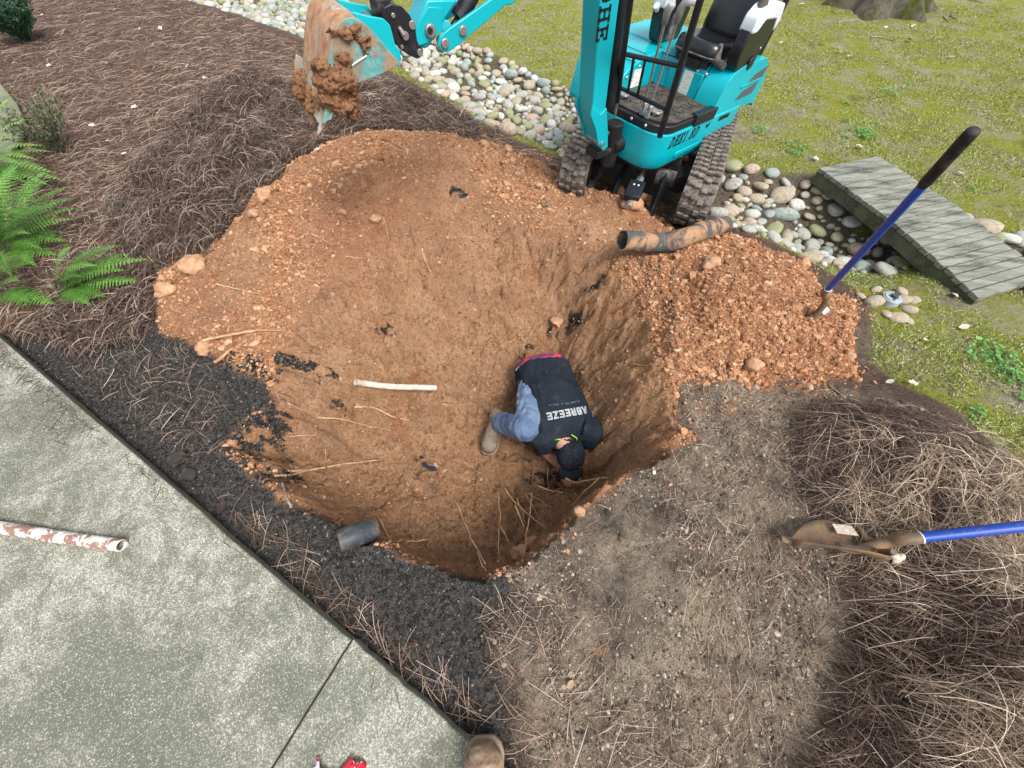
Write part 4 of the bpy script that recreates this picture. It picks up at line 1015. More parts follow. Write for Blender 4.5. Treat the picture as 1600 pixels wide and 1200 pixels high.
    for w0, w1, mt_ in ((wn - .004, wn + .006, 'teal_worn'), (wf - .006, wf + .004, 'mudshell')):
        b = B(); pts = [(p.x + (cen.x - p.x) * .015, p.y + (cen.y - p.y) * .015) for p in ds[:-2]] + [Vector(q) for q in lowc]
        b.poly_prism([W3(p[0], w0, p[1]) for p in pts], L2 * (w1 - w0)); P(b, 'side_plate', M[mt_], bk_, bevel=.002, frame=None)
    b = B(); b.tube([on_plane(*q, wn + .008) for q in ((545, 106), (556, 98), (573, 87))], .003, 6); P(b, 'weld_seam', M['white_plastic'], bk_, 0, frame=None)
    # side cutters and lip
    b = B(); lp = rz(521, 165, wn); tp = rz(504, 202, wn); b.poly_prism([W3(lp[0], wf - .01, lp[1]), W3(tp[0] * .6 + lp[0] * .4, wf - .01, tp[1] * .6 + lp[1] * .4), W3(tp[0] * .6 + lp[0] * .4 - .014, wf - .01, tp[1] * .6 + lp[1] * .4), W3(lp[0] - .014, wf - .01, lp[1])], L2 * (wn - wf + .02)); P(b, 'cutting_edge', M['mudshell'], bk_, .002, frame=None)
    far = [rz(x, y, wf) for x, y in ((463, 85), (460, 110), (468, 150), (486, 196), (492, 190), (480, 130), (474, 92))]
    b = B(); b.poly_prism([W3(r, wf - .012, z) for r, z in far], L2 * .012); P(b, 'side_cutter', M['mudshell'], bk_, .002, frame=None)
    for k in range(3):
        wv = (wn - .02, 0, wf + .02)[k]; a = Vector(lp).lerp(Vector(tp), .1); c = Vector(tp) + (Vector(tp) - Vector(lp)) * (.35 if k == 0 else .02)
        b = B(); b.tube([W3(a.x, wv, a.y), W3((a.x + c.x) / 2, wv, (a.y + c.y) / 2), W3(c.x, wv, c.y)], [.024, .021, .007], 8, True, .6); P(b, 'tooth', M['mudshell'], bk_, .002, frame=None)
    # ears
    ear = [(548, 17), (574, 24), (598, 28), (608, 38), (612, 52), (616, 68), (624, 80), (626, 91), (622, 101), (612, 103), (598, 84), (580, 56), (562, 38)]
    for w0 in (.118, -.07):
        b = B(); pts = [rz(x, y, .12) for x, y in ear]; b.poly_prism([W3(r, w0, z) for r, z in pts], L2 * .012); P(b, 'bucket_ear', M['teal'], bk_, .003, frame=None)
    b = B()
    for px, py in ((596, 46), (614, 90)):
        r, z = rz(px, py, .12); b.cyl(W3(r, -.10, z), W3(r, .098, z), .016, n=18)
    P(b, 'bucket_pin', M['pin'], bk_, .003, frame=None)
    # caked clay
    rn = random.Random(5)
    b = B()
    def clump(px, py, wv, s, k=5):
        for _ in range(k):
            c = on_plane(px + rn.uniform(-1, 1) * s * 420, py + rn.uniform(-1, 1) * s * 420, wv + rn.uniform(-.4, .6) * s)
            b.ell(c, [s * rn.uniform(.5, .95) for _ in range(3)], 2, Euler((rn.random() * 3, rn.random() * 3, 0)).to_matrix())
    for px, py, wv, s, k in ((522, 118, wn, .045, 7), (528, 140, wn, .045, 9), (535, 158, wn, .040, 8), (514, 150, wn * .7, .04, 7), (522, 168, .12, .035, 7), (530, 105, wn, .03, 5), (520, 95, wn, .022, 4),
                             (553, 48, wn, .018, 4), (541, 60, wn, .018, 4), (568, 60, wn, .018, 5), (575, 78, wn, .018, 5), (520, 50, wn, .016, 3), (500, 172, .03, .032, 7), (492, 160, -.04, .035, 7), (482, 150, -.10, .035, 7), (476, 128, -.13, .028, 5), (558, 52, wn, .014, 4), (540, 130, wn + .005, .03, 6), (548, 148, wn, .025, 5)):
        clump(px, py, wv, s, k)
    mudo = P(b, 'caked_mud', M['mud'], bk_, bevel=0, angle=180, frame=None); remesh(mudo, .0045, 6)
    for v in mudo.data.vertices: v.co += v.normal * (.012 * noise3(v.co * 30, 1) + .007 * noise3(v.co * 90, 2))
    return root
excavator()
# ------------------------------------------------------------------ cloth, leather, skin
def cloth(name, c0, c1, dirt, amt, weave=900):
    m = NT(name); n = m.noise(5, 5, .65); c = m.mix(m.ramp(n, [(.35, 0), (.65, 1)]), c0, c1)
    c = m.mix(m.math('MULTIPLY', m.ramp(m.noise(13, 6, .7), [(.58, 0), (.72, 1)]), amt), c, dirt)
    n1 = m.bump(m.noise(weave, 2, .5), .0008, .5); m.bump(m.noise(26, 4, .6, dist=.6), .006, .5, n1)
    return m.fin(c, .95, 0, .08)
M['shirt'] = cloth('navy_cotton', (.013, .018, .027), (.023, .030, .040), (.13, .10, .08), .45)
M['denim'] = cloth('faded_denim', (.07, .11, .20), (.17, .24, .35), (.22, .18, .15), .5)
M['red_cloth'] = cloth('red_cotton', (.50, .03, .06), (.62, .05, .09), (.25, .1, .08), .2)
M['skin'] = (lambda m: m.fin(m.mix(m.noise(30, 4), (.46, .23, .16), (.58, .32, .24)), .55, 0, .35))(NT('skin'))
M['hair'] = (lambda m: m.fin(m.mix(m.noise(200, 3, .6, m.co((1, .2, 1))), (.02, .014, .01), (.10, .07, .05)), .7))(NT('dark_hair'))
M['leather'] = worn('scuffed_leather', (.15, .125, .095), .6, 0, (.32, .24, .17), .4, 20, .3, .002)
M['leather_brown'] = (lambda m: (m.bump(m.noise(60, 5, .7), .002, .6), m.fin(m.mix(m.ramp(m.noise(14, 6, .7, dist=.6), [(.42, 0), (.62, 1)]), m.mix(m.noise(30, 4), (.07, .038, .024), (.16, .09, .055)), (.32, .23, .15)), .45, 0, .4))[1])(NT('worn_brown_leather'))
M['sole'] = worn('boot_sole', (.20, .16, .11), .8, 0, (.3, .2, .13), .5, 30)
M['cap'] = cloth('dark_cap_cloth', (.012, .014, .022), (.028, .032, .045), (.12, .10, .09), .3)
M['print'] = worn('white_print', (.62, .64, .66), .7, 0, (.2, .22, .26), .25, 60)
M['print_dim'] = worn('grey_print', (.10, .12, .15), .8)
M['neon'] = worn('neon_green_cord', (.35, .75, .05), .5)

def sections(b, S, n=22, e=2.3):
    """S: (centre, half-width vector, half-height vector); superellipse rings joined into a closed body"""
    rg = []
    for c, wv, hv in S:
        r = []
        for k in range(n):
            a = 2 * math.pi * k / n; ca, sa = math.cos(a), math.sin(a)
            f = (abs(ca) ** e + abs(sa) ** e) ** (-1 / e)
            r.append(b.bm.verts.new(Vector(c) + Vector(wv) * ca * f + Vector(hv) * sa * f))
        rg.append(r)
    for i in range(len(rg) - 1):
        for k in range(n): b.bm.faces.new((rg[i][k], rg[i][(k + 1) % n], rg[i + 1][(k + 1) % n], rg[i + 1][k]))
    b.bm.faces.new(rg[0][::-1]); b.bm.faces.new(rg[-1])
def wrinkle(o, L):
    me = o.data; n = len(me.vertices); co = np.empty(n * 3, np.float32); me.vertices.foreach_get('co', co); co = co.reshape(-1, 3).astype(float)
    me.update(); nr = np.empty(n * 3, np.float32); me.vertices.foreach_get('normal', nr); nr = nr.reshape(-1, 3)
    d = np.zeros(n)
    for amp, fx, fy, fz, sd in L:
        x, y, z = co[:, 0] * fx, co[:, 1] * fy, co[:, 2] * fz
        d += amp * (fbm(x + z * .31, y - z * .17, 1, 3, sd * 7) + fbm(y + x * .13 + 9.1, z + 3.7, 1, 3, sd * 7 + 20) + fbm(z + 5.3, x + y * .21 + 1.9, 1, 3, sd * 7 + 40)) * .9
    co = co + nr * d[:, None]; me.vertices.foreach_set('co', co.astype(np.float32).ravel()); me.update()

def boot_parts(parent, org, heel, toe, ang_up, scale, mats, shaft_to=None, shaft_r=.055, toe_w=1.0, toe_h=1.0):
    """heel/toe: sole points; builds upper + sole"""
    heel, toe = Vector(heel), Vector(toe); d = (toe - heel).normalized(); up = Vector((0, 0, 1)); up = (up - d * up.dot(d)).normalized(); s = d.cross(up).normalized(); L = (toe - heel).length
    T = toe_w
    prof = [(0.0, .034, .034), (.06, .040, .050), (.25, .041, .062), (.42, .044, .058), (.58, .050, .050), (.72, .054, .041), (.85, .052 * T, .037 * toe_h), (.94, .044 * T, .033 * toe_h), (1.0, .022 * T, .022 * toe_h)]
    b = B(); sections(b, [(heel + d * L * t + up * (.028 + h), s * w_, up * h) for t, w_, h in prof], 24, 2.4)
    if shaft_to is not None:
        b.tube([heel + d * L * .2 + up * .07, heel + d * L * .17 + up * .13, Vector(shaft_to)], [.05, .052, shaft_r], 20)
    up_ = b.done('boot_upper', M[mats[0]], parent, org, 0, 180); remesh(up_, .005, 12)
    wrinkle(up_, [(.003, 30, 60, 30, 3), (.0012, 120, 120, 120, 4)])
    b = B()
    sp = [(-.015, .026), (.0, .038), (.12, .044), (.3, .042), (.42, .043), (.6, .053), (.75, .059), (.88, .056 * T), (.96, .047 * T), (1.02, .028 * T)]
    vs = [heel + d * L * t + s * w_ for t, w_ in sp] + [heel + d * L * t - s * w_ for t, w_ in sp[::-1]]
    b.poly_prism(vs, up * .030); so_ = b.done('boot_sole', M[mats[1]], parent, org, .005)
    return up_

def person():
    fl = hit(765, 690).z
    P0, N0 = G3(848, 570, -.42), G3(880, 682, -.39)
    heel, toe = G3(779, 655, fl + .0), G3(762, 712, fl - .0)
    heel.z = toe.z = fl + .005
    ank = G3(780, 660, fl + .12); knee = G3(822, 668, fl + .40); hipL = G3(830, 598, -.51)
    hipR = G3(862, 600, -.53); kneeR = G3(908, 650, fl + .22); ankR = G3(898, 668, fl + .10)
    head = G3(891, 712, -.48)
    shL, shR = G3(842, 684, -.42), G3(922, 672, -.41)
    elL, haL = G3(856, 708, -.61), G3(876, 728, hit(876, 738).z + .05)
    elR, haR = G3(920, 700, -.60), G3(900, 730, hit(898, 740).z + .05)
    org = Vector((.2, 1.3, fl)); root = empty('person', org)
    tag(root, 'person in a navy T-shirt, jeans and dark cap squatting bent over in the hole', 'person')
    ax = (N0 - P0).normalized(); wv = Vector((ax.y, -ax.x, 0)).normalized() * -1; wv = Vector((-ax.y, ax.x, 0)).normalized()
    hv = wv.cross(ax).normalized(); hv = hv if hv.z > 0 else -hv
    def tors(inf=0, t0=-.12, t1=1.0):
        L = []
        for t, w_, h_, lift in ((-.12, .168, .11, -.045), (-.02, .176, .125, -.015), (.15, .170, .118, .004), (.35, .172, .118, .022), (.55, .186, .125, .030), (.75, .200, .125, .024), (.88, .205, .115, .008), (.97, .18, .095, -.01), (1.03, .10, .06, -.015)):
            if t0 <= t <= t1 + .04: L.append((P0.lerp(N0, t) + hv * (lift - .06), wv * (w_ + inf), hv * (h_ + inf)))
        return L
    # --- continuous body
    b = B(); sections(b, tors(-.012))
    hd = (head - N0).normalized()
    b.tube([N0 + hv * -.05, N0 + (head - N0) * .5, head], [.062, .058, .055], 16)
    face = (Vector((0, -.45, -1)) * .9).normalized()      # where the face looks: down at the work
    b.ell(head, (.078, .092, .098), 3)
    fc = head + face * .055; sd = Vector((1, 0, 0)); cr = (hd - face * hd.dot(face)).normalized()
    b.ell(fc + cr * -.02, (.055, .06, .055), 2); b.ell(fc + face * .052, (.013, .018, .016), 2)                      # jaw, nose
    b.ell(fc + face * .035 - cr * .045, (.026, .012, .012), 2); b.ell(fc + face * .022 - cr * .07, (.03, .022, .022), 2)  # lips, chin
    for s in (-1, 1): b.ell(head + sd * s * .080 + face * .01, (.010, .020, .030), 2); b.ell(fc + face * .030 + sd * s * .03 + cr * .025, (.014, .012, .012), 2)
    for a, m_, c, r in ((hipL, knee, ank, (.068, .05, .038)), (hipR, kneeR, ankR, (.068, .05, .038))):
        b.tube([a, a.lerp(m_, .5), m_], [r[0], (r[0] + r[1]) / 2, r[1]], 16); b.ell(m_, (r[1],) * 3, 2); b.tube([m_, m_.lerp(c, .35), c], [r[1], r[1] * .98, r[2]], 16)
    for a, m_, c in ((shL, elL, haL), (shR, elR, haR)):
        b.tube([a, m_], [.050, .040], 14); b.ell(a, (.058,) * 3, 2); b.ell(m_, (.041,) * 3, 2); b.tube([m_, m_.lerp(c, .4), c], [.040, .038, .027], 14)
        dh = (c - m_).normalized(); sh_ = dh.cross(Vector((0, 0, 1))).normalized() if abs(dh.z) < .95 else Vector((1, 0, 0)); nh = dh.cross(sh_)
        pc = c + dh * .045; b.box(pc, (.078, .085, .026), Matrix((sh_, dh, nh)).transposed())
        for k, (o, ln) in enumerate(((-.030, .066), (-.010, .078), (.011, .072), (.030, .056))):
            f0 = c + dh * .08 + sh_ * o; f1 = f0 + dh * ln * .45 + nh * .008; f2 = f1 + (dh * .6 + nh * .8).normalized() * ln * .35; f3 = f2 + (dh * .1 + nh).normalized() * ln * .28
            b.tube([f0 - dh * .01, f1, f2, f3], [.0095, .009, .008, .006], 8)
        t0 = c + dh * .02 - sh_ * .034; b.tube([t0, t0 - sh_ * .028 + dh * .03, t0 - sh_ * .030 + dh * .055 + nh * .012], [.012, .0105, .008], 8)
    fd = (toe - heel).normalized(); b.tube([ank, heel + fd * .08 + Vector((0, 0, .05)), heel + fd * .2 + Vector((0, 0, .045))], [.040, .030, .022], 12); b.tube([ankR, ankR + Vector((.0, -.10, -.03))], [.038, .025], 12)
    body = b.done('body', M['skin'], root, org, 0, 180); remesh(body, .006, 2)
    # --- shirt
    b = B(); sections(b, tors(.018, -.02))
    for a, m_ in ((shL, elL), (shR, elR)):
        q = a.lerp(m_, .60); b.tube([a + (P0.lerp(N0, .8) - a) * .25, a, q], [.085, .078, .068], 18); b.ell(a, (.080, .080, .074), 2)
    b.tube([N0 + hv * -.045, N0 + (head - N0) * .22 + hv * -.02], [.085, .068], 18)
    shirt = b.done('shirt', M['shirt'], root, org, 0, 180); remesh(shirt, .007, 8)
    wrinkle(shirt, [(.010, 5, 9, 5, 11), (.006, 14, 8, 12, 12), (.0035, 34, 14, 30, 13)])
    # --- print on the back
    from mathutils.bvhtree import BVHTree
    bv = BVHTree.FromPolygons([v.co + org for v in shirt.data.vertices], [tuple(p.vertices) for p in shirt.data.polygons])
    def onshirt(q, dz):
        h = bv.ray_cast(Vector((q.x, q.y, 0)), Vector((0, 0, -1)))
        if h[0] is None: return Vector((q.x, q.y, -.45))
        return h[0] + h[1] * dz
    A0, A1 = G3(915, 638, -.33), G3(853, 652, -.33); ux = (A1 - A0); Lw = ux.length; ux.normalize(); uy = Vector((-ux.y, ux.x, 0)); uy = uy if uy.y < 0 else -uy
    arc = lambda X: -.010 * (1 - ((X / Lw - .45) / .55) ** 2) 
    hook = lambda X, Y, Z: onshirt(A0 + ux * X + uy * (Y - arc(X) - .012), max(Z, -.0005))
    nch = 7; cw = (Lw - 6 * .007) / 7
    b = B(); letters(b, 'ABReeZe', None, None, None, None, .034, cw - .008, .015, .0085, 0, .0022, hook); P1 = b.done('shirt_print', M['print'], shirt, org, 0, 60)
    b = B(); letters(b, 'ABReeZe', None, None, None, None, .034, cw - .008, .015, .0022, 0, .0034, hook); b.done('print_inline', M['shirt'], P1, org, 0, 60)
    C0, C1 = G3(905, 629, -.33), G3(856, 640, -.33); ux2 = (C1 - C0); L2_ = ux2.length; ux2.normalize(); uy2 = Vector((-ux2.y, ux2.x, 0)); uy2 = uy2 if uy2.y < 0 else -uy2
    hook2 = lambda X, Y, Z: onshirt(C0 + ux2 * X + uy2 * (Y + .014 * (1 - ((X / L2_ - .45) / .55) ** 2) - .012), max(Z, -.0005))
    b = B(); letters(b, 'PLUMBING & DRAIN', None, None, None, None, .0085, L2_ / 16 * .62, L2_ / 16 * .38, .0022, 0, .002, hook2); b.done('shirt_small_print', M['print_dim'], shirt, org, 0, 60)
    # --- waistband, jeans
    b = B(); S = [(P0.lerp(N0, t) + hv * (lift - .06), wv * w_, hv * h_) for t, w_, h_, lift in ((-.155, .13, .09, -.038), (-.122, .166, .114, -.017), (-.065, .183, .130, -.003), (.1, .176, .125, .004))]; sections(b, S); wb = b.done('undershorts', M['red_cloth'], root, org, 0, 180); remesh(wb, .006, 3); wrinkle(wb, [(.004, 30, 20, 30, 21)])
    b = B(); c0 = P0.lerp(N0, -.045) + hv * -.066
    ring = [c0 + wv * .184 * math.cos(a) + hv * .128 * math.sin(a) for a in [R(x) for x in range(-8, 189, 8)]]
    b.tube(ring, .012, 8); st = b.done('elastic_band', worn('navy_elastic', (.03, .035, .10), .8), wb, org, 0, 180)
    b = B(); c1 = P0.lerp(N0, -.030) + hv * -.078
    ring = [c1 + wv * .186 * math.cos(a) + hv * .131 * math.sin(a) for a in [R(x) for x in range(95, 170, 6)]]
    b.tube(ring, [.003] + [.010] * (len(ring) - 2) + [.003], 8); b.done('undershirt_hem', M['white_plastic'], wb, org, 0, 180)
    b = B(); sections(b, [(c - hv * .055, w_ * .96, h_ * .88) for c, w_, h_ in tors(.0, -.12, .35)])
    for a, m_, c, s0 in ((hipL, knee, ank, 1), (hipR, kneeR, ankR, 1)):
        b.tube([a + Vector((0, 0, .0)), a.lerp(m_, .5), m_], [.092, .082, .072], 18); b.ell(m_ + Vector((0, -.008, 0)), (.077,) * 3, 2); b.tube([m_, m_.lerp(c, .3), m_.lerp(c, .80), m_.lerp(c, .93)], [.074, .072, .068, .070], 18)
    je = b.done('jeans', M['denim'], root, org, 0, 180); remesh(je, .0065, 7); wrinkle(je, [(.008, 9, 9, 14, 31), (.007, 30, 16, 34, 32), (.003, 70, 50, 70, 33)])
    # --- boots
    boot_parts(root, org, heel, toe, 0, 1, ('leather', 'sole'), ank.lerp(knee, .22) + Vector((0, 0, .0)), .060)
    h2 = Vector((ankR.x, ankR.y + .04, fl + .01)); boot_parts(root, org, h2, h2 + Vector((.03, -.27, 0)), 0, 1, ('leather', 'sole'), ankR + Vector((0, 0, .03)), .056)
    # --- cap with strap opening, hair, cord
    cc = head + Vector((0.0, 0.004, .012)); Rc = Matrix.Rotation(R(10), 3, 'X')
    b = B(); b.ell(cc, (.088, .100, .098), 3, Rc); cp = b.done('cap', M['cap'], root, org, 0, 180); remesh(cp, .005, 2)
    wrinkle(cp, [(.004, 18, 18, 18, 41)])
    b = B(); f = Vector((.02, -.72, -.70)).normalized()
    for k in range(6):
        a = k * math.pi / 6; pts = []
        for j in range(-8, 9):
            t = j / 8 * 1.45; pts.append(cc + Rc @ Vector((.0895 * math.sin(t) * math.cos(a), .1015 * math.sin(t) * math.sin(a), .0995 * math.cos(t))))
        if k % 2 == 0 or k == 3: b.tube(pts, .0016, 5)
    b.ell(cc + Rc @ Vector((0, 0, .1)), (.007, .007, .004), 2); b.done('cap_seam', M['black'], cp, org, 0, 180)
    b = B(); pts = []; rows = []
    for i in range(9):
        u = (i / 8 - .5) * 2; row = []
        for j in range(5):
            v_ = j / 4; a = u * 1.05
            row.append(b.bm.verts.new(cc + Vector((math.sin(a) * (.082 + .0 * v_), -.068 - math.cos(a) * (.012 + .055 * v_), -.022 - .055 * v_ - .012 * u * u))))
        rows.append(row)
    for i in range(8):
        for j in range(4): b.bm.faces.new((rows[i][j], rows[i + 1][j], rows[i + 1][j + 1], rows[i][j + 1]))
    br = b.done('cap_brim', M['cap'], cp, org, 0, 180); md = br.modifiers.new('s', 'SOLIDIFY'); md.thickness = .005
    # opening at the back of the cap, showing hair, closed by a strap
    oc = cc + Vector((-.008, .062, .074)); on_ = Vector((0, .62, .78)).normalized(); ou = Vector((1, 0, 0)); ov = on_.cross(ou).normalized(); ov = ov if ov.y < 0 else -ov
    b = B()
    b.ell(oc + on_ * -.004, (.036, .024, .014), 2, Matrix((ou, ov, on_)).transposed()); hr = b.done('hair', M['hair'], root, org, 0, 180); wrinkle(hr, [(.004, 160, 40, 160, 51)])
    b = B(); b.tube([oc + ou * .038 * math.cos(a) + ov * .024 * math.sin(a) + on_ * .006 for a in [R(x) for x in range(0, 181, 15)]], .004, 8); b.tube([oc + ou * (.042 * t) + ov * (-.014) + on_ * (.010 - .012 * t * t) for t in (-1, -.5, 0, .5, 1)], .007, 8); b.done('cap_strap', M['cap'], cp, org, 0, 180)
    b = B(); b.ell(head + Vector((0, .055, .02)), (.072, .055, .07), 3); hh = b.done('hair', M['hair'], root, org, 0, 180)
    b = B(); nc = N0 + (head - N0) * .30
    b.tube([nc + Vector((-.075, .02, -.02)), nc + Vector((-.062, .0, .035)), nc + Vector((-.035, -.005, .056))], .0028, 8); b.tube([nc + Vector((.030, .022, .06)), nc + Vector((.062, .01, .04)), nc + Vector((.075, -.005, -.02))], .0028, 8); b.done('neck_cord', M['neon'], root, org, 0, 180)
    return root
person()

# the photographer's own boot at the bottom of the frame
def own_boot():
    toe = Vector((*G(758, 1150, .03), .0)); z = max(h1(toe.x, toe.y), h1(toe.x, toe.y - .1)); toe.z = z
    heel = toe + Vector((.012, -.30, 0)); org = (toe + heel) / 2
    root = empty('boot', org); tag(root, 'scuffed brown leather work boot, square toe, beside the slab corner at the bottom', 'boot')
    boot_parts(root, org, heel, toe, 0, 1, ('leather_brown', 'sole'), heel + Vector((0, .05, .24)), .06, 1.12, 1.35)
    b = B(); d = Vector((0, 1, 0))
    pts = [toe + Vector((x, -y, .062 + .014 * (1 - (x / .045) ** 2))) for x, y in ((-.043, .11), (-.041, .05), (-.030, .026), (0, .020), (.030, .026), (.041, .05), (.043, .11))]
    b.tube(pts, .0022, 6); b.done('toe_seam', M['sole'], root, org, 0, 180)
own_boot()
# ------------------------------------------------------------------ more materials
M['blue'] = worn('blue_fibreglass', (.004, .05, .33), .4, 0, (.16, .17, .20), .15, 60, .45)
M['grip'] = worn('black_rubber_grip', (.014, .014, .015), .6, 0, (.12, .09, .07), .25, 20, .3)
M['shovel_steel'] = worn('muddy_steel', (.13, .105, .075), .55, .25, (.30, .165, .085), .5, 20, .3, .002)
M['pvc'] = worn('dirty_white_pvc', (.62, .58, .48), .45, 0, (.36, .19, .10), .40, 26, .4)
M['pvc_mud'] = (lambda m: m.fin(m.mix(m.ramp(m.noise(16, 6, .7, m.co((1, 1, 1)), dist=1.2), [(.47, 0), (.53, 1)]), (.72, .70, .64), (.26, .15, .11)), .6))(NT('mud_streaked_pvc'))
M['rust'] = worn('brown_pipe_bore', (.30, .17, .07), .8, 0, (.5, .35, .2), .3, 40)
M['duct'] = (lambda m: (m.bump(m.noise(40, 5, .7), .004, .8), m.fin(m.mix(m.ramp(m.noise(7, 6, .7, dist=1.0), [(.47, 0), (.56, 1)]), m.mix(m.noise(30, 4), (.03, .033, .035), (.12, .12, .115)), m.mix(m.noise(40, 5), (.24, .13, .07), (.42, .26, .15))), .85, 0, .15))[1])(NT('clay_coated_pipe'))
M['duct_black'] = worn('black_plastic_pipe', (.03, .038, .046), .45, 0, (.20, .15, .10), .30, 20, .4, .002)
M['root'] = (lambda m: (m.bump(m.noise(80, 4), .001, .6), m.fin(m.mix(m.ramp(m.noise(18, 5, .7), [(.35, 0), (.65, 1)]), (.34, .18, .09), (.56, .38, .22)), .85, 0, .1))[1])(NT('peeled_root'))
M['twig'] = (lambda m: m.fin(m.mix(m.ramp(m.noise(18, 5, .7), [(.35, 0), (.65, 1)]), (.14, .11, .09), (.36, .31, .26)), .9, 0, .1))(NT('dead_twig'))
M['wood'] = (lambda m: (m.bump(m.noise(30, 6, .75, m.co((.6, 9, 3))), .004, .8), m.fin(m.mix(m.ramp(m.noise(2.4, 6, .75, m.co((1, 6, 1)), dist=.5), [(.36, 0), (.52, .6), (.68, 1)]),
        m.mix(m.noise(22, 5, .8, m.co((.4, 9, 2))), (.025, .026, .022), (.11, .115, .095)), m.mix(m.noise(26, 6, .8, m.co((.4, 9, 2))), (.15, .165, .12), (.50, .50, .44))), .9, 0, .12))[1])(NT('weathered_wood'))
M['leafw'] = (lambda m: m.fin(m.mix(m.noise(8, 4), (.42, .35, .27), (.62, .57, .50)), .8))(NT('bleached_leaf'))
M['leafb'] = (lambda m: m.fin(m.mix(m.noise(8, 4), (.24, .15, .09), (.42, .30, .20)), .8))(NT('brown_leaf'))
M['bark'] = (lambda m: (m.bump(m.noise(9, 6, .8, m.co((3, 3, .6))), .05, 1), m.fin(m.mix(m.ramp(m.noise(3, 6, .7), [(.42, 0), (.58, 1)]), m.mix(m.noise(20, 6, .8, m.co((3, 3, .5))), (.06, .05, .04), (.30, .26, .22)), m.mix(m.noise(40, 5), (.04, .05, .012), (.10, .115, .03))), .95, 0, .1))[1])(NT('mossy_bark'))
def rockmat(name, a, b_, moss=0.0):
    m = NT(name); n = m.noise(9, 6, .7, dist=.6); c = m.mix(m.ramp(n, [(.35, 0), (.65, 1)]), a, b_)
    c = m.mix(m.ramp(m.noise(60, 4, .7), [(.56, 0), (.70, .5)]), c, tuple(x * .45 for x in a)); c = m.mix(m.ramp(m.noise(3.5, 5, .7, dist=.5), [(.52, 0), (.62, .55)]), c, (.17, .14, .095))
    if moss: c = m.mix(m.ramp(m.noise(7, 5, .7), [(.62 - moss * .3, 0), (.78 - moss * .2, .8)]), c, (.20, .24, .07))
    m.bump(m.noise(40, 5, .7), .003, .5); return m.fin(c, .8, 0, .2)
RK = {'pale grey': rockmat('pale_grey_stone', (.27, .27, .24), (.46, .45, .40)), 'white': rockmat('white_stone', (.42, .42, .38), (.62, .61, .55)), 'tan': rockmat('tan_stone', (.28, .24, .17), (.46, .40, .30)),
      'green': rockmat('mossy_stone', (.22, .24, .13), (.38, .37, .24), .5), 'blue-grey': rockmat('blue_grey_stone', (.20, .25, .235), (.37, .42, .39)), 'pinkish': rockmat('pinkish_stone', (.34, .26, .20), (.50, .41, .33))}
M['clod'] = (lambda m: (m.bump(m.noise(55, 6, .8), .010, .9), m.fin(m.mix(m.ramp(m.noise(14, 6, .7), [(.35, 0), (.65, 1)]), (.38, .20, .11), (.60, .37, .225)), .95, 0, .1))[1])(NT('clay_clod'))

# ------------------------------------------------------------------ river rocks
ico2 = None
def rock_mesh(seed, r=random):
    bm = bmesh.new(); bmesh.ops.create_icosphere(bm, subdivisions=3, radius=1)
    rr = random.Random(seed); sx, sy, sz = 1, rr.uniform(.62, .92), rr.uniform(.42, .66); ang = rr.random() > .72
    for v in bm.verts:
        p = v.co.copy(); k = 1 + .16 * MN.noise(p * .9 + Vector((seed * 5.3, 0, 0))) + .05 * MN.noise(p * 2.4 + Vector((0, seed * 3.1, 0)))
        if ang: k *= 1 - .20 * max(0, MN.noise(p * 1.3 + Vector((7, seed, 2))))
        q = p * k; m_ = max(abs(q.x), abs(q.y), abs(q.z)); f = .12 if not ang else .3
        q = q * (1 - f) + q / max(m_, .01) * f * .85
        v.co = Vector((q.x * sx, q.y * sy, q.z * sz))
    me = bpy.data.meshes.new('river_rock'); bm.to_mesh(me); bm.free(); me.polygons.foreach_set('use_smooth', np.ones(len(me.polygons), bool)); return me
def place_rock(px, py, rx, ang=0, col='pale grey', seed=0, flat=1.0, loc=None, label=None, name='river_rock', group='river rocks in the dry creek bed', sy=1.0):
    key = (seed % 14, col)
    if key not in RCACHE:
        me = rock_mesh(seed % 14); me.materials.append(RK[col]); RCACHE[key] = me
    o = bpy.data.objects.new(name, RCACHE[key]); COL.objects.link(o)
    if loc is None:
        x, y = G(px, py, 0.0); x, y = G(px, py, h1(x, y) + rx * .2)
    else: x, y = loc
    o.location = (x, y, h1(x, y) + rx * .22 * flat); o.scale = (rx, rx * sy, rx * flat); o.rotation_euler = (random.uniform(-.25, .25), random.uniform(-.25, .25), ang)
    tag(o, label, 'rock', group); return o
RCACHE = {}
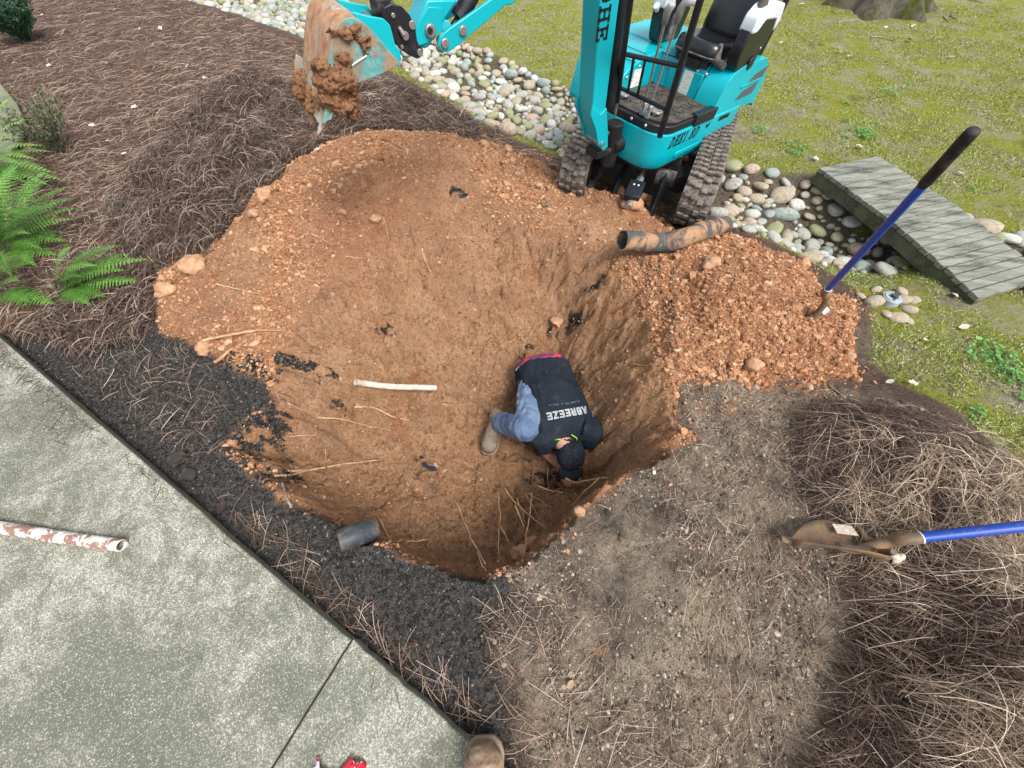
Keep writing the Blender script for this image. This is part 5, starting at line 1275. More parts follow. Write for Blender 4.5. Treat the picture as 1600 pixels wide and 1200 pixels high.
BIG = [  # px, py, radius m, angle, colour, label
 (768,180,.075,.3,'green','round pale green rock at the lower edge of the creek bed'), (792,208,.11,-.7,'pinkish','large flat pinkish slab of rock pointing at the orange dirt'),
 (849,133,.085,-.6,'blue-grey','large smooth grey-blue rock behind the boom, at the lawn edge'), (870,144,.062,.2,'tan','rounded beige rock beside the large grey-blue one'),
 (890,151,.062,.8,'blue-grey','oval grey rock just left of the boom'), (905,158,.08,.8,'green','big mossy green rock against the boom'), (872,180,.068,.9,'pale grey','round pale rock below the oval grey one near the boom'),
 (727,139,.062,.1,'tan','brownish round rock in the middle of the creek bed'), (704,147,.062,-.3,'tan','beige rounded rock left of the brownish round rock'), (672,115,.066,-.5,'white','white oval rock speckled grey under the link plate'),
 (648,119,.06,.1,'tan','rounded tan rock near the coupler tip'), (663,86,.09,.8,'white','large white rock behind the black coupler'), (728,78,.062,.9,'pinkish','square pinkish rock at the top of the creek bed'), (748,84,.075,-.1,'tan','flat layered tan rock next to the square pinkish one'),
 (706,85,.075,.5,'pale grey','pale wedge-shaped rock below the link plate'), (747,98,.055,1.2,'green','egg-shaped green rock near the lawn'), (691,98,.06,.4,'green','long green rock under the link plate end'), (860,232,.062,-.3,'blue-grey','blue-grey pointed rock beside the viewer-left track'),
 (846,214,.055,-.9,'pinkish','smooth pink-brown rock above the pointed blue-grey rock'),
 (1140,270,.085,.6,'green','large greenish rock beside the right track'), (1168,276,.065,.2,'pinkish','grey-pink rock second from the right track'), (1203,277,.07,.3,'blue-grey','flat grey-green rock third from the right track'),
 (1125,326,.085,-.2,'pale grey','big pale rock between the track and the drain pipe'), (1153,308,.055,.2,'tan','pale tan rock above the big pale one'), (1182,310,.07,-.2,'tan','brown-tan block-shaped rock left of the largest cream rock'), (1219,308,.092,-.1,'tan','largest round cream rock in the right part of the creek'),
 (1194,295,.042,.2,'tan','small cream rock above the block-shaped one'), (1225,336,.11,-.15,'blue-grey','long flat blue-grey rock like a loaf'), (1248,304,.065,1.0,'tan','upright tan rock left of the grey-blue one'), (1268,303,.07,.9,'blue-grey','leaning grey-blue rock near the bridge end'),
 (1292,318,.08,1.0,'pinkish','pointed grey-pink rock at the bridge corner'), (1276,327,.055,.0,'pale grey','flat pale rock under the pointed one'), (1320,361,.085,.4,'white','big smooth white rock at the shaded bridge edge'),
 (1262,356,.062,-.8,'pale grey','oval pale rock left of the big white one'), (1188,358,.068,-.7,'white','long white rock at the soil edge'), (1182,325,.045,-.6,'blue-grey','narrow grey rock beside the loaf-shaped one'), (1305,345,.05,.3,'green','small greenish rock in front of the bridge shadow'),
 (1487,344,.065,-.3,'blue-grey','pale blue rock touching the far bridge edge'), (1506,340,.062,.2,'tan','tan rock right of the bridge'), (1537,355,.105,-.1,'tan','largest pale round rock right of the bridge'), (1568,377,.075,-1.0,'white','white grey-marked rock right of the largest one'),
 (1545,384,.055,.6,'green','brown-green rock below the largest one'), (1594,374,.075,1.2,'pale grey','grey-white rock at the right picture edge'), (1566,405,.065,-.3,'pale grey','flat pale rock by the lower bridge edge'), (1580,430,.055,-.4,'tan','cream rock against the near bridge end'),
 (1602,408,.07,.4,'pale grey','pale rock at the right edge below the others'), (1320,400,.05,0,'tan','low tan rock half sunk at the grass edge under the bridge')]
TAKEN = []
for i, (px, py, r_, an, col, lb) in enumerate(BIG):
    o = place_rock(px, py, r_ * 1.02, an, col, i * 5 + 3, .8, label=lb, sy=.95 if 'long' not in lb and 'loaf' not in lb else .5); TAKEN.append((o.location.x, o.location.y, r_ * .85))
crk = W([(150,-60),(260,-8),(345,10),(400,28),(470,55),(560,80),(640,118),(700,165),(770,208),(850,236),(900,258),(1100,335),(1190,368),(1330,385),(1390,398),(1460,400),(1530,420),(1600,450),(1700,490),(1700,400),(1600,378),(1480,336),(1370,340),(1280,275),(1180,270),(1130,255),(1060,210),(900,143),(830,116),(760,80),(690,58),(560,12),(480,-30),(400,-60)])
from collections import defaultdict
CELLS = defaultdict(list)
for q in TAKEN: CELLS[(int(q[0] // .25), int(q[1] // .25))].append(q)
def free(x, y, r_, f=.86):
    cx, cy = int(x // .25), int(y // .25)
    for i in (cx - 1, cx, cx + 1):
        for j in (cy - 1, cy, cy + 1):
            for a, c, q in CELLS.get((i, j), ()):
                if (x - a) ** 2 + (y - c) ** 2 <= ((r_ + q) * f) ** 2: return False
    return True
def sector(px):
    return 'far upper-left reach of the creek bed' if px < 480 else 'creek bed between the bucket and the boom' if px < 915 else 'creek bed beside the right track' if px < 1340 else 'creek bed right of the wooden bridge'
cand = []
rr = random.Random(3); cn = list(RK.keys()); P_ = np.array(crk); tries = 0
cr_xy = polyscatter(26000, crk)
LBS = []
ANCH = [(768,180,'round pale green rock'), (792,208,'flat pinkish slab'), (849,133,'big grey-blue rock'), (905,158,'mossy boulder'), (727,139,'brownish round rock'), (663,86,'large white rock'), (728,78,'square pinkish rock'), (860,232,'pointed blue-grey rock'), (1140,270,'large greenish rock'),
 (1219,308,'largest cream rock'), (1225,336,'loaf-shaped rock'), (1320,361,'smooth white rock'), (1292,318,'pointed corner rock'), (1125,326,'big pale rock'), (1537,355,'largest right-hand rock'), (1594,374,'right-edge rock'), (400,35,'upper-left creek middle'), (310,8,'upper-left creek end'), (455,50,'bucket side')]
lot = [rr.uniform(.045, .075) for _ in range(2500)] + [rr.uniform(.030, .048) for _ in range(7000)] + [rr.uniform(.017, .030) for _ in range(15000)]
for (x, y), r_ in zip(cr_xy, lot):
    px, py = PX((x, y, -.05))
    if py < -40 or px > 1700: continue
    if 880 < px < 1140 and py > 150 and r_ > .0 and (x - 1.1) ** 2 + (y - 3.05) ** 2 < .45: continue
    if px < 915 and r_ < .045 and rr.random() > sstep(.72 + float(fbm(np.array([x]), np.array([y]), 2.2, 2, 395)[0]) * 1.8): continue
    if free(x, y, r_, .84): CELLS[(int(x // .25), int(y // .25))].append((x, y, r_)); cand.append((x, y, r_, px, py))
vis = sorted([c for c in cand if -10 < c[3] < 1610 and -8 < c[4] < 560], key=lambda c: -c[2] / (c[1] + 1))
ind = vis[:300 - len(BIG)]; inds = set(id(c) for c in ind)
for k, (x, y, r_, px, py) in enumerate(ind):
    col = rr.choices(cn, [30, 14, 28, 18, 8, 8])[0]; sz = 'small' if r_ < .038 else 'fist-sized' if r_ < .056 else 'larger'
    an_ = min(ANCH, key=lambda a: (a[0] - px) ** 2 + (a[1] - py) ** 2); a8 = int(round(math.atan2(an_[1] - py, px - an_[0]) / (math.pi / 4))) % 8; dd = math.hypot(an_[0] - px, an_[1] - py)
    wh = ('right of', 'upper right of', 'above', 'upper left of', 'left of', 'lower left of', 'below', 'lower right of')[a8]
    near = 'close ' if dd < 26 else 'a little ' if dd < 48 else 'farther '
    lb = '%s %s river rock %s%s the %s' % (sz, col, near, wh, an_[2]); LBS.append((lb, dd, place_rock(0, 0, r_ * 1.12, rr.random() * 6.28, col, k, rr.uniform(.7, 1), (x, y), lb)))
seen = defaultdict(list)
for lb, dd, o in LBS: seen[lb].append((dd, o))
for lb, L in seen.items():
    if len(L) > 1:
        L.sort(key=lambda t: t[0])
        for i, (dd, o) in enumerate(L): o['label'] = (('nearer ', 'farther ') if len(L) == 2 else ('nearest ', 'second nearest ', 'third nearest ', 'fourth nearest ', 'fifth nearest ', 'farthest '))[min(i, 5)] + lb
rest = [c for c in cand if id(c) not in inds]
Vs, Fs, k0, mi = [], [], 0, []
bm = bmesh.new(); bmesh.ops.create_icosphere(bm, subdivisions=2, radius=1); bm.verts.ensure_lookup_table()
IV = np.array([v.co for v in bm.verts]); IF = np.array([[v.index for v in f.verts] for f in bm.faces]); bm.free()
IV2, IF2 = IV, IF
bm = bmesh.new(); bmesh.ops.create_icosphere(bm, subdivisions=1, radius=1); bm.verts.ensure_lookup_table()
IV1 = np.array([v.co for v in bm.verts]); IF1 = np.array([[v.index for v in f.verts] for f in bm.faces]); bm.free()
def blobs_mesh(name, L, mats, lab, cat, rough=.22, zoff=.15, flat=(.45, .8), lo=False):
    IV, IF = (IV1, IF1) if lo else (IV2, IF2)
    """many small stones or crumbs as one mesh; L rows: x, y, r, z"""
    n = len(L); L = np.array(L, float); nv = len(IV)
    base = IV[None] * (1 + rough * (rng.random((n, nv, 1)) - .5))
    ang = rng.random(n) * 6.283; c, s = np.cos(ang)[:, None], np.sin(ang)[:, None]; sy = rng.uniform(.6, .95, n)[:, None]; sz = rng.uniform(flat[0], flat[1], n)[:, None]
    X, Y, Z = base[..., 0], base[..., 1] * sy, base[..., 2] * sz
    V = np.stack([L[:, 0:1] + (X * c - Y * s) * L[:, 2:3], L[:, 1:2] + (X * s + Y * c) * L[:, 2:3], L[:, 3:4] + (Z + zoff) * L[:, 2:3]], -1).reshape(-1, 3)
    F = (IF[None] + (np.arange(n) * nv)[:, None, None]).reshape(-1, 3)
    me = np_mesh(name, V, F, not lo, {'rnd': np.repeat(rng.random(n), nv)})
    o = link(name, me, mats)
    if len(mats) > 1: me.polygons.foreach_set('material_index', np.repeat(rng.integers(0, len(mats), n), len(IF)).astype(np.int32))
    return tag(o, lab, cat, None, 'stuff')
rx = np.array([c[0] for c in rest]); ry = np.array([c[1] for c in rest]); rz_ = hz(rx, ry)
blobs_mesh('river_gravel', [(c[0], c[1], c[2] * 1.12, z) for c, z in zip(rest, rz_)], [RK['pale grey'], RK['tan'], RK['green'], RK['white'], RK['blue-grey']], 'small river pebbles filling gaps between the larger creek bed rocks', 'pebbles', .12)

stuff('creek_litter', [straw('k', 2600, crk, lambda x, y: sstep(.45 + fbm(x, y, 3, 3, 391) * 1.6), .4, 1.2, (.03, .13), .0018, None, .05, '', .02)], M['needle_dark'], 'brown needles and litter caught between the creek bed rocks', 'pine needles')
# ------------------------------------------------------------------ clay crumbs and clods
def crumbmat(name, stops):
    m = NT(name); c = m.ramp(m.attr('rnd'), stops); c = m.mix(m.ramp(m.noise(90, 4, .7), [(.35, .6), (.6, 0)]), c, m.mix(1.0, c, .4, 'MULTIPLY')); m.bump(m.noise(160, 3, .7), .004, .8); return m.fin(c, .95, 0, .1)
M['crumb'] = crumbmat('clay_crumb', [(0, (.25, .11, .053)), (.4, (.44, .215, .11)), (.8, (.54, .30, .165)), (1, (.60, .39, .25))])
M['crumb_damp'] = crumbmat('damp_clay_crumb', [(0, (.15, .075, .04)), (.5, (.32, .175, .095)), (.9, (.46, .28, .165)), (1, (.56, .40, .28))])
M['crumb_black'] = crumbmat('black_soil_crumb', [(0, (.012, .012, .013)), (.6, (.042, .039, .037)), (.93, (.11, .10, .088)), (1, (.36, .28, .2))])
M['crumb_soil'] = crumbmat('grey_soil_crumb', [(0, (.035, .030, .027)), (.4, (.13, .105, .082)), (.8, (.32, .26, .19)), (1, (.52, .45, .35))])
def scat(L, n, r0, r1, poly, mask, pw=2.0):
    P = polyscatter(n, poly, mask); r_ = r0 + (r1 - r0) * rng.random(len(P)) ** pw; z = hz(P[:, 0], P[:, 1])
    L.extend(np.stack([P[:, 0], P[:, 1], r_, z], 1).tolist())
def crumbs():
    calm = lambda x, y: 1 - .85 * sstep(1.6 - np.hypot((x + .45) / .75, (y - 2.0) / .55) * 1.2)
    out = lambda x, y: ((samp(PIT, x, y) < .12) * 1.0) * (.15 + .85 * sstep(.5 + fbm(x, y, 2.2, 3, 7) * 1.3)) * calm(x, y)
    L = []; scat(L, 26000, .0025, .008, CLAY, out, 1.6); scat(L, 5600, .006, .016, CLAY, out, 2.6); scat(L, 620, .014, .027, CLAY, out, 2)
    ring = W([(230,470),(300,395),(420,270),(520,205),(660,190),(800,225),(960,290),(1120,340),(1270,390),(1370,470),(1390,600),(1250,640),(1080,640),(1100,700),(950,800),(860,890),(740,930),(640,890),(700,880),(880,800),(1050,650),(1040,600),(900,250)])
    scat(L, 3200, .0025, .011, ring, lambda x, y: (samp(CL, x, y) < .5) * np.where(y > 1.25, 1, .25) * sstep(.2 + fbm(x, y, 6, 3, 77) * 2))
    scat(L, 1500, .006, .024, ring, lambda x, y: (np.abs(sdf(x, y, CLAY)) < .05) * ((y > 1.1) | (x > 1.0)) * (samp(PIT, x, y) < .02) * sstep(.5 + fbm(x, y, 5, 3, 76) * 2), 2.2)
    blobs_mesh('clay_crumbs', L, [M['crumb']], 'loose orange clay crumbs strewn over the heap', 'soil', .9, .1, (.5, .9), True)
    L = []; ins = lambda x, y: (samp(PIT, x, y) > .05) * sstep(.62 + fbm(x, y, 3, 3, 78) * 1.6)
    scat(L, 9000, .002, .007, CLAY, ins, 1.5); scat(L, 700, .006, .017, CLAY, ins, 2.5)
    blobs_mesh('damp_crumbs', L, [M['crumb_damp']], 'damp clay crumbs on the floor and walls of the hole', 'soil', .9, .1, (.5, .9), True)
    L = []; blk = lambda x, y: np.maximum((samp(BL, x, y) > .4) * 1.0, (samp(SM, x, y) > .4) * .8)
    scat(L, 18000, .0018, .0055, MULCH, lambda x, y: blk(x, y) * offslab(x, y), 1.6)
    scat(L, 3200, .002, .008, W([(250,500),(300,530),(400,560),(520,560),(560,700),(480,780),(330,740)]), lambda x, y: (samp(BL, x, y) > .25) * 1.0, 1.6)
    scat(L, 900, .003, .012, CLAY, lambda x, y: (samp(BL, x, y) > .5) * 1.0, 1.6)
    blobs_mesh('black_crumbs', L, [M['crumb_black']], 'black soil crumbs and mulch chips by the slab and the left rim', 'soil', .9, .1, (.3, .7), True)
    L = []; scat(L, 16000, .0018, .007, SOIL, lambda x, y: (samp(SS, x, y) > .3) * sstep(.6 + fbm(x, y, 5, 3, 79) * 1.8), 2); scat(L, 260, .007, .016, SOIL, lambda x, y: (samp(SS, x, y) > .3) * 1.0, 2)
    blobs_mesh('soil_crumbs', L, [M['crumb_soil']], 'grey-brown soil crumbs on the trampled ground right of the hole', 'soil', .9, .1, (.35, .75), True)
crumbs()
def clod(px, py, r_, lb, name='clay_clod', mat='clod', sub=3, grp='big clay clods round the dirt heap', seed=0, cat='clod', sc=(1, .85, .7)):
    p = hit(px, py); b = B(); b.ell((0, 0, 0), (r_ * sc[0], r_ * sc[1], r_ * sc[2]), sub)
    for v in b.bm.verts: v.co *= 1 + .45 * noise3(v.co / r_ * 1.1, seed) + .16 * noise3(v.co / r_ * 4, seed + 3)
    o = b.done(name, M[mat] if isinstance(mat, str) else mat, None, None, 0, 180); o.location = p + Vector((0, 0, r_ * .25)); o.rotation_euler = (0, 0, seed); tag(o, lb, cat, grp); return o
for i, (px, py, r_, lb) in enumerate([(305,418,.075,'largest tan clod at the left tip of the dirt heap, beside the ferns'), (262,455,.06,'reddish clod just below the largest left clod'), (417,308,.055,'round orange clod on the upper left edge of the heap'), (398,336,.035,'small red clod below the round orange one'),
    (757,214,.040,'upper of two round orange clods on black soil by the creek'), (758,228,.042,'lower of two round orange clods on black soil by the creek'), (793,236,.035,'single orange clod right of the stacked pair'), (800,252,.03,'orange clod at the heap edge below the single one'), (775,244,.025,'small clod between the heap edge and the stacked pair'),
    (987,325,.075,'big brown clod lodged under the blade arms'), (1005,312,.05,'clod resting against the right blade arm'), (965,300,.05,'clod in front of the left blade arm'), (1255,412,.04,'reddish clod at the upper right edge of the right heap'), (1175,573,.045,'orange clod at the lower edge of the right heap'), (1325,558,.03,'small pale clod at the right tip of the right heap'),
    (322,548,.045,'orange clod below the long root on the left'), (588,345,.035,'pale crusty clod sitting in the smooth dirt'), (1110,415,.05,'dark-sided clod in the upper right heap'), (870,505,.045,'round tan boulder-like lump in the wall above the person'), (812,865,.05,'damp clod on the near rim of the hole'), (830,848,.04,'orange clod beside the damp one on the near rim'), (905,800,.026,'small orange clod on the right rim'), (1222,505,.02,'clod near the foot of the standing shovel')]):
    clod(px, py, r_, lb, seed=i)

# ------------------------------------------------------------------ pipes
def pathpts(L, z=0.0, n=6):
    pts = [hit(a, b_) + Vector((0, 0, z)) for a, b_ in L]; return smoothpath(pts, n)
def smoothpath(pts, n=6):
    o = []
    for i in range(len(pts) - 1):
        p0, p1, p2, p3 = [pts[max(0, min(len(pts) - 1, j))] for j in (i - 1, i, i + 1, i + 2)]
        for k in range(n):
            t = k / n; o.append(.5 * ((2 * p1) + (p2 - p0) * t + (2 * p0 - 5 * p1 + 4 * p2 - p3) * t * t + (3 * p1 - p0 - 3 * p2 + p3) * t ** 3))
    o.append(pts[-1]); return o
def pipe(name, pts, r, th, mat, lb, cat='pipe', inner=None, n=22, ridge=0, wob=0):
    b = B(); P = [Vector(p) for p in pts]; org = P[len(P) // 2].copy()
    R1 = [r * (1 + (ridge * (i % 2)) + wob * noise3(p * 6, 3)) for i, p in enumerate(P)]
    b.tube(P, R1, n, False); b.tube(P, [q - th for q in R1], n, False)
    # rims
    b.bm.verts.ensure_lookup_table(); m_ = len(P); v = b.bm.verts
    for row in (0, m_ - 1):
        for k in range(n): b.bm.faces.new((v[row * n + k], v[row * n + (k + 1) % n], v[m_ * n + row * n + (k + 1) % n], v[m_ * n + row * n + k]))
    if wob:
        for q in v: q.co += Vector((noise3(q.co * 30, 5), noise3(q.co * 30, 6), noise3(q.co * 30, 7))) * r * wob * .6
    return tag(b.done(name, M[mat], None, None, 0, 50), lb, cat)
def zc(px, py, z): return G3(px, py, z)
dp = [(972, 376), (1005, 378), (1040, 379), (1065, 373), (1100, 360), (1132, 352)]
pp = [hit(a, b_ + 14) for a, b_ in dp]; zz = [max(p.z, .02) + .055 + .09 * max(0, 1 - i / 2.0) for i, p in enumerate(pp)]
pipe('drain_pipe', smoothpath([G3(a, b_, z) for (a, b_), z in zip(dp, zz)], 5), .058, .006, 'duct', 'clay-coated black drain pipe, bent, lying on the dirt before the track', wob=.10)
zb0 = max(hit(560, 838).z, -.5) + .035
zc_ = [G3(530, 846, zb0 + .02), G3(556, 836, zb0), G3(584, 827, zb0 - .05)]
pipe('drain_pipe', smoothpath(zc_, 4), .049, .006, 'duct_black', 'cut black pipe stub poking out of the near-left wall of the hole', wob=.05)
pv = [(556, 597), (575, 600), (610, 604), (645, 605), (681, 606)]; base = [hit(a, b_ + 3) for a, b_ in pv]
za, zb_ = base[0].z + .03, base[-1].z + .07
pipe('pvc_pipe', smoothpath([G3(a, b_, za + (zb_ - za) * i / 4) for i, (a, b_) in enumerate(pv)], 3), .019, .003, 'pvc', 'broken white plastic pipe sticking out of the dirt slope left of the person', wob=.06)
pipe('pvc_pipe', smoothpath([G3(-90, 812, ZS + .024), G3(0, 824, ZS + .024), G3(100, 840, ZS + .024), G3(190, 852, ZS + .024)], 4), .0235, .004, 'pvc_mud', 'mud-streaked white plastic pipe lying on the concrete slab', wob=.0)

# ------------------------------------------------------------------ shovels
def online(A, C, px, py):
    best = None
    for i in range(2001):
        p = A.lerp(C, i / 2000 * 1.3); q = PX(p); d = (q[0] - px) ** 2 + (q[1] - py) ** 2
        if best is None or d < best[0]: best = (d, p)
    return best[1]
def blade_mesh(b, M4, L=.28, Wd=.21):
    rows = []
    for i in range(13):
        t = i / 12; w_ = Wd * .5 * (1 if t < .38 else max(.02, math.cos((t - .38) / .62 * 1.5)) ** 1.0) * (.86 + .14 * min(1, t * 4)); r = []
        for j in range(11):
            u = (j / 10 - .5) * 2; r.append(b.bm.verts.new(M4 @ Vector((u * w_, t * L, .055 * u * u * (1 - .3 * t) + .02 * math.sin(t * 3.1) - (.03 * (1 - t) ** 3)))))
        rows.append(r)
    for i in range(12):
        for j in range(10): b.bm.faces.new((rows[i][j], rows[i][j + 1], rows[i + 1][j + 1], rows[i + 1][j]))
def shovel(name, lb, tip, neck, join, gripstart, end, bladeM, radius=.0145, sticker=True):
    org = Vector(join); root = empty(name, org); tag(root, lb, 'shovel')
    b = B(); b.cyl(join, gripstart, radius, n=18); b.done('handle', M['blue'], root, org, 0, 60)
    b = B(); d = (Vector(end) - Vector(gripstart)).normalized(); g = Vector(gripstart)
    L = (Vector(end) - g).length; b.tube([g, g + d * .01, g + d * L * .5, g + d * (L - .02), g + d * (L - .004), g + d * L], [radius * 1.05, radius * 1.2, radius * 1.2, radius * 1.25, radius * 1.15, radius * .85], 18); gp = b.done('grip', M['grip'], root, org, 0, 50)
    b = B(); j = Vector(join); d2 = (Vector(gripstart) - j).normalized(); b.cyl(j - d2 * .003, j + d2 * .006, radius * 1.18, n=18); b.done('ferrule', M['white_plastic'], root, org, 0, 50)
    b = B(); mid = (j + Vector(neck)) / 2 + (j - Vector(neck)).cross(Vector((0, 0, 1))).normalized() * 0; b.tube(smoothpath([j, j - d2 * .05, Vector(neck), bladeM @ Vector((0, .05, -.004)), bladeM @ Vector((0, .13, .012))], 4), [radius * 1.22] * 4 + [radius * 1.15] * 4 + [radius * 1.1] * 4 + [radius * .9] * 4 + [.004], 16, True); sk = b.done('socket', M['shovel_steel'], root, org, 0, 60)
    b = B(); blade_mesh(b, bladeM); bl = b.done('blade', M['shovel_steel'], root, org, 0, 180); md = bl.modifiers.new('s', 'SOLIDIFY'); md.thickness = .0025
    for s in (-1, 1):   # rolled steps
        b = B(); b.tube([bladeM @ Vector((s * .03, .0, .01)), bladeM @ Vector((s * .06, -.006, .026)), bladeM @ Vector((s * .092, .002, .048))], [.010, .012, .010], 10); b.done('foot_step', M['shovel_steel'], bl, org, 0, 60)
    return root, bl, org
def frame4(o, fwd, upv):
    f = Vector(fwd).normalized(); s = f.cross(Vector(upv)).normalized(); u = s.cross(f); m = Matrix((s, f, u)).transposed().to_4x4(); m.translation = Vector(o); return m
bot = hit(1268, 500); top = G3(1522, 203, 1.20)
A_ = G3(1284, 462, bot.z + .16)
jn_ = online(A_, top, 1292, 450); gs_ = online(A_, top, 1443, 290)
nk = bot + Vector((-.012, .01, .075))
shovel('shovel', 'shovel with blue shaft standing upright, its blade stuck in the right dirt heap', None, bot + Vector((.004, .015, .11)), jn_, gs_, top, frame4(bot + Vector((-.006, .005, -.02)), (-.02, -.06, -1), (-.6, .75, .1)))
b = B(); b.tube([bot + Vector((.030, .015, .035)), bot + Vector((.055, .03, .055))], [.020, .020], 14); tagp = b.done('paper_scrap', M['white_plastic'], None, None, 0, 50); tag(tagp, 'white curled scrap beside the standing shovel blade', 'scrap')
j2_ = G3(1436, 840, .21); g2_ = G3(1640, 818, .335); e2_ = g2_ + (g2_ - j2_).normalized() * .30; e2a = g2_ + (g2_ - j2_).normalized() * .70; e2_ = e2a + (g2_ - j2_).normalized() * .25
nk2 = G3(1362, 858, .13); tip2 = G3(1262, 856, .10)
fw = (tip2 - nk2); 
root2, bl2, org2 = shovel('shovel', 'muddy shovel with blue shaft lying on the pine straw at right', None, G3(1385, 848, .15), j2_, e2a, e2_, frame4(G3(1364, 858, .13), fw, (.15, .68, .66)), .0185)
b = B(); fm_ = frame4(G3(1364, 858, .13), fw, (.15, .68, .66))
cs = [fm_ @ Vector((x, y, .055 * (x / .1) ** 2 + .024)) for x, y in ((.035, .03), (.072, .035), (.078, .10), (.045, .10))]
cs = [c_ + Vector((0, 0, .004)) for c_ in cs]; b.poly_prism(cs, (0, 0, .002)); b.done('sticker', worn('muddy_sticker', (.55, .50, .42), .6, 0, (.3, .18, .1), .5, 40), bl2, org2, 0)
b = B(); q = G3(1388, 872, .10); b.tube([q, q + Vector((.03, -.0, .006))], [.022, .020], 16, False); b.tube([q + Vector((.02, -.01, -.01)), q + Vector((.05, .005, .0)), q + Vector((.06, .01, .01))], [.014, .016, .006], 10); o = b.done('foam_scrap', M['pvc'], None, None, 0, 60); tag(o, 'white and brown curled scrap under the lying shovel neck', 'scrap')
o.modifiers.new('s', 'SOLIDIFY').thickness = .003

# ------------------------------------------------------------------ wooden footbridge
def bridge():
    z0 = .09
    A, Bc, C = G3(1279, 262, z0), G3(1371, 243, z0), G3(1531, 466, .035)
    lng = C - A; wid = Bc - A; wid = wid - lng.normalized() * wid.dot(lng.normalized()) * .35; n = 22
    org = A + lng / 2 + wid / 2; org.z = 0; root = empty('footbridge', org); tag(root, 'small weathered wooden footbridge of grey cross planks over the creek bed', 'footbridge')
    ld = lng.normalized(); L = lng.length; pw = L / n; wl = wid.length; wdn = wid.normalized()
    for i in range(n):
        b = B(); t0, t1 = i * pw + .0035, (i + 1) * pw - .0035
        if i == n - 1: t1 += 0
        ov = rr.uniform(-.006, .006); zo = rr.uniform(-.002, .002); arch = lambda t: .025 * math.sin(math.pi * min(1, t / L)) 
        p = [A + ld * t0 + wdn * ov + Vector((0, 0, zo + arch(t0))), A + ld * t1 + wdn * ov + Vector((0, 0, zo + arch(t1))), A + ld * t1 + wdn * (wl + ov) + Vector((0, 0, zo + arch(t1))), A + ld * t0 + wdn * (wl + ov) + Vector((0, 0, zo + arch(t0)))]
        b.poly_prism(p, (0, 0, -.03)); o = b.done('plank', M['wood'], root, org, .003)
    for k in (0.01, wl - .05):
        b = B(); pts = [A + ld * (L * t) + wdn * k + Vector((0, 0, -.034 + .025 * math.sin(math.pi * t))) for t in [q / 10 for q in range(11)]]
        bt = [p_ + Vector((0, 0, -.085)) for i, p_ in enumerate(pts)]
        b.poly_prism(pts + bt[::-1], wdn * .04); b.done('side_beam', worn('green_stained_timber', (.12, .13, .085), .9, 0, (.05, .05, .035), .5, 8, .1, .002), root, org, .003)
bridge()

# ------------------------------------------------------------------ clean-out cap with its ring of stones
p = hit(1388, 471); org = p + Vector((0, 0, .03)); root = empty('cleanout_cap', org); tag(root, 'round grey plastic drain clean-out cap with a square key, ringed by stones', 'drain cap')
M['cap_grey'] = worn('grey_pvc_cap', (.33, .39, .42), .5, 0, (.15, .16, .15), .3, 30)
b = B(); b.cyl((0, 0, -.08), (0, 0, .004), .052, n=32); b.cyl((0, 0, .0), (0, 0, .010), .045, n=32); b.done('cap_body', M['cap_grey'], root, None, .002)
b = B(); b.box((0, 0, .017), (.042, .030, .016), Matrix.Rotation(.5, 3, 'Z')); b.box((0.0, -.020, .0115), (.05, .012, .003), Matrix.Rotation(.5, 3, 'Z')); b.done('square_key', M['duct_black'], root, None, .003)
for i, (px, py, r_, an, col, lb) in enumerate([(1366,471,.062,.2,'tan','large cream stone left of the round drain cap'), (1385,490,.038,1.3,'pinkish','pink-streaked stone below the drain cap'), (1403,496,.058,-.2,'tan','tan stone at lower right of the drain cap'), (1422,502,.032,.3,'tan','small tan stone at the right end of the drain ring'),
    (1421,483,.045,-.5,'tan','dark brown stone right of the drain cap'), (1411,468,.045,-.2,'tan','brown stone upper right of the drain cap'), (1428,468,.038,.1,'tan','yellowish stone at the upper right of the ring'), (1369,452,.035,.4,'pinkish','half-buried stone above the large cream one'), (1410,455,.04,-.5,'tan','flat brown stone at the top of the drain ring'), (1383,459,.016,.4,'white','tiny white pebble above the drain cap'), (1345,462,.03,-.9,'tan','loose tan stone at the far left of the ring')]):
    place_rock(px, py, r_, an, col, i * 3 + 1, .8, label=lb, group='stones ringing the drain cap')
# stones and odd bits near the near rim / slab
clod(282, 718, .045, 'dark soil-covered stone block wedged against the slab edge', 'stone_block', worn('dark_stone', (.03, .028, .025), .95), 3, 'loose stones by the slab', 2, 'stone', (.7, 1, .5))
clod(300, 742, .035, 'smaller dark stone block just below the first by the slab', 'stone_block', worn('dark_stone', (.03, .028, .025), .95), 3, 'loose stones by the slab', 4, 'stone', (.8, 1, .5))
# stepping stone at the left picture edge
b = B(); ps = [G3(x, y, .02) for x, y in ((-60,120),(5,135),(30,165),(48,205),(20,245),(-80,235))]; b.poly_prism(ps, (0, 0, .035)); o = b.done('stepping_stone', worn('mossy_flagstone', (.20, .21, .14), .9, 0, (.10, .11, .06), .4, 9, .1, .003), None, None, .01); tag(o, 'mossy flat stepping stone behind the ferns at the left edge', 'stepping stone')

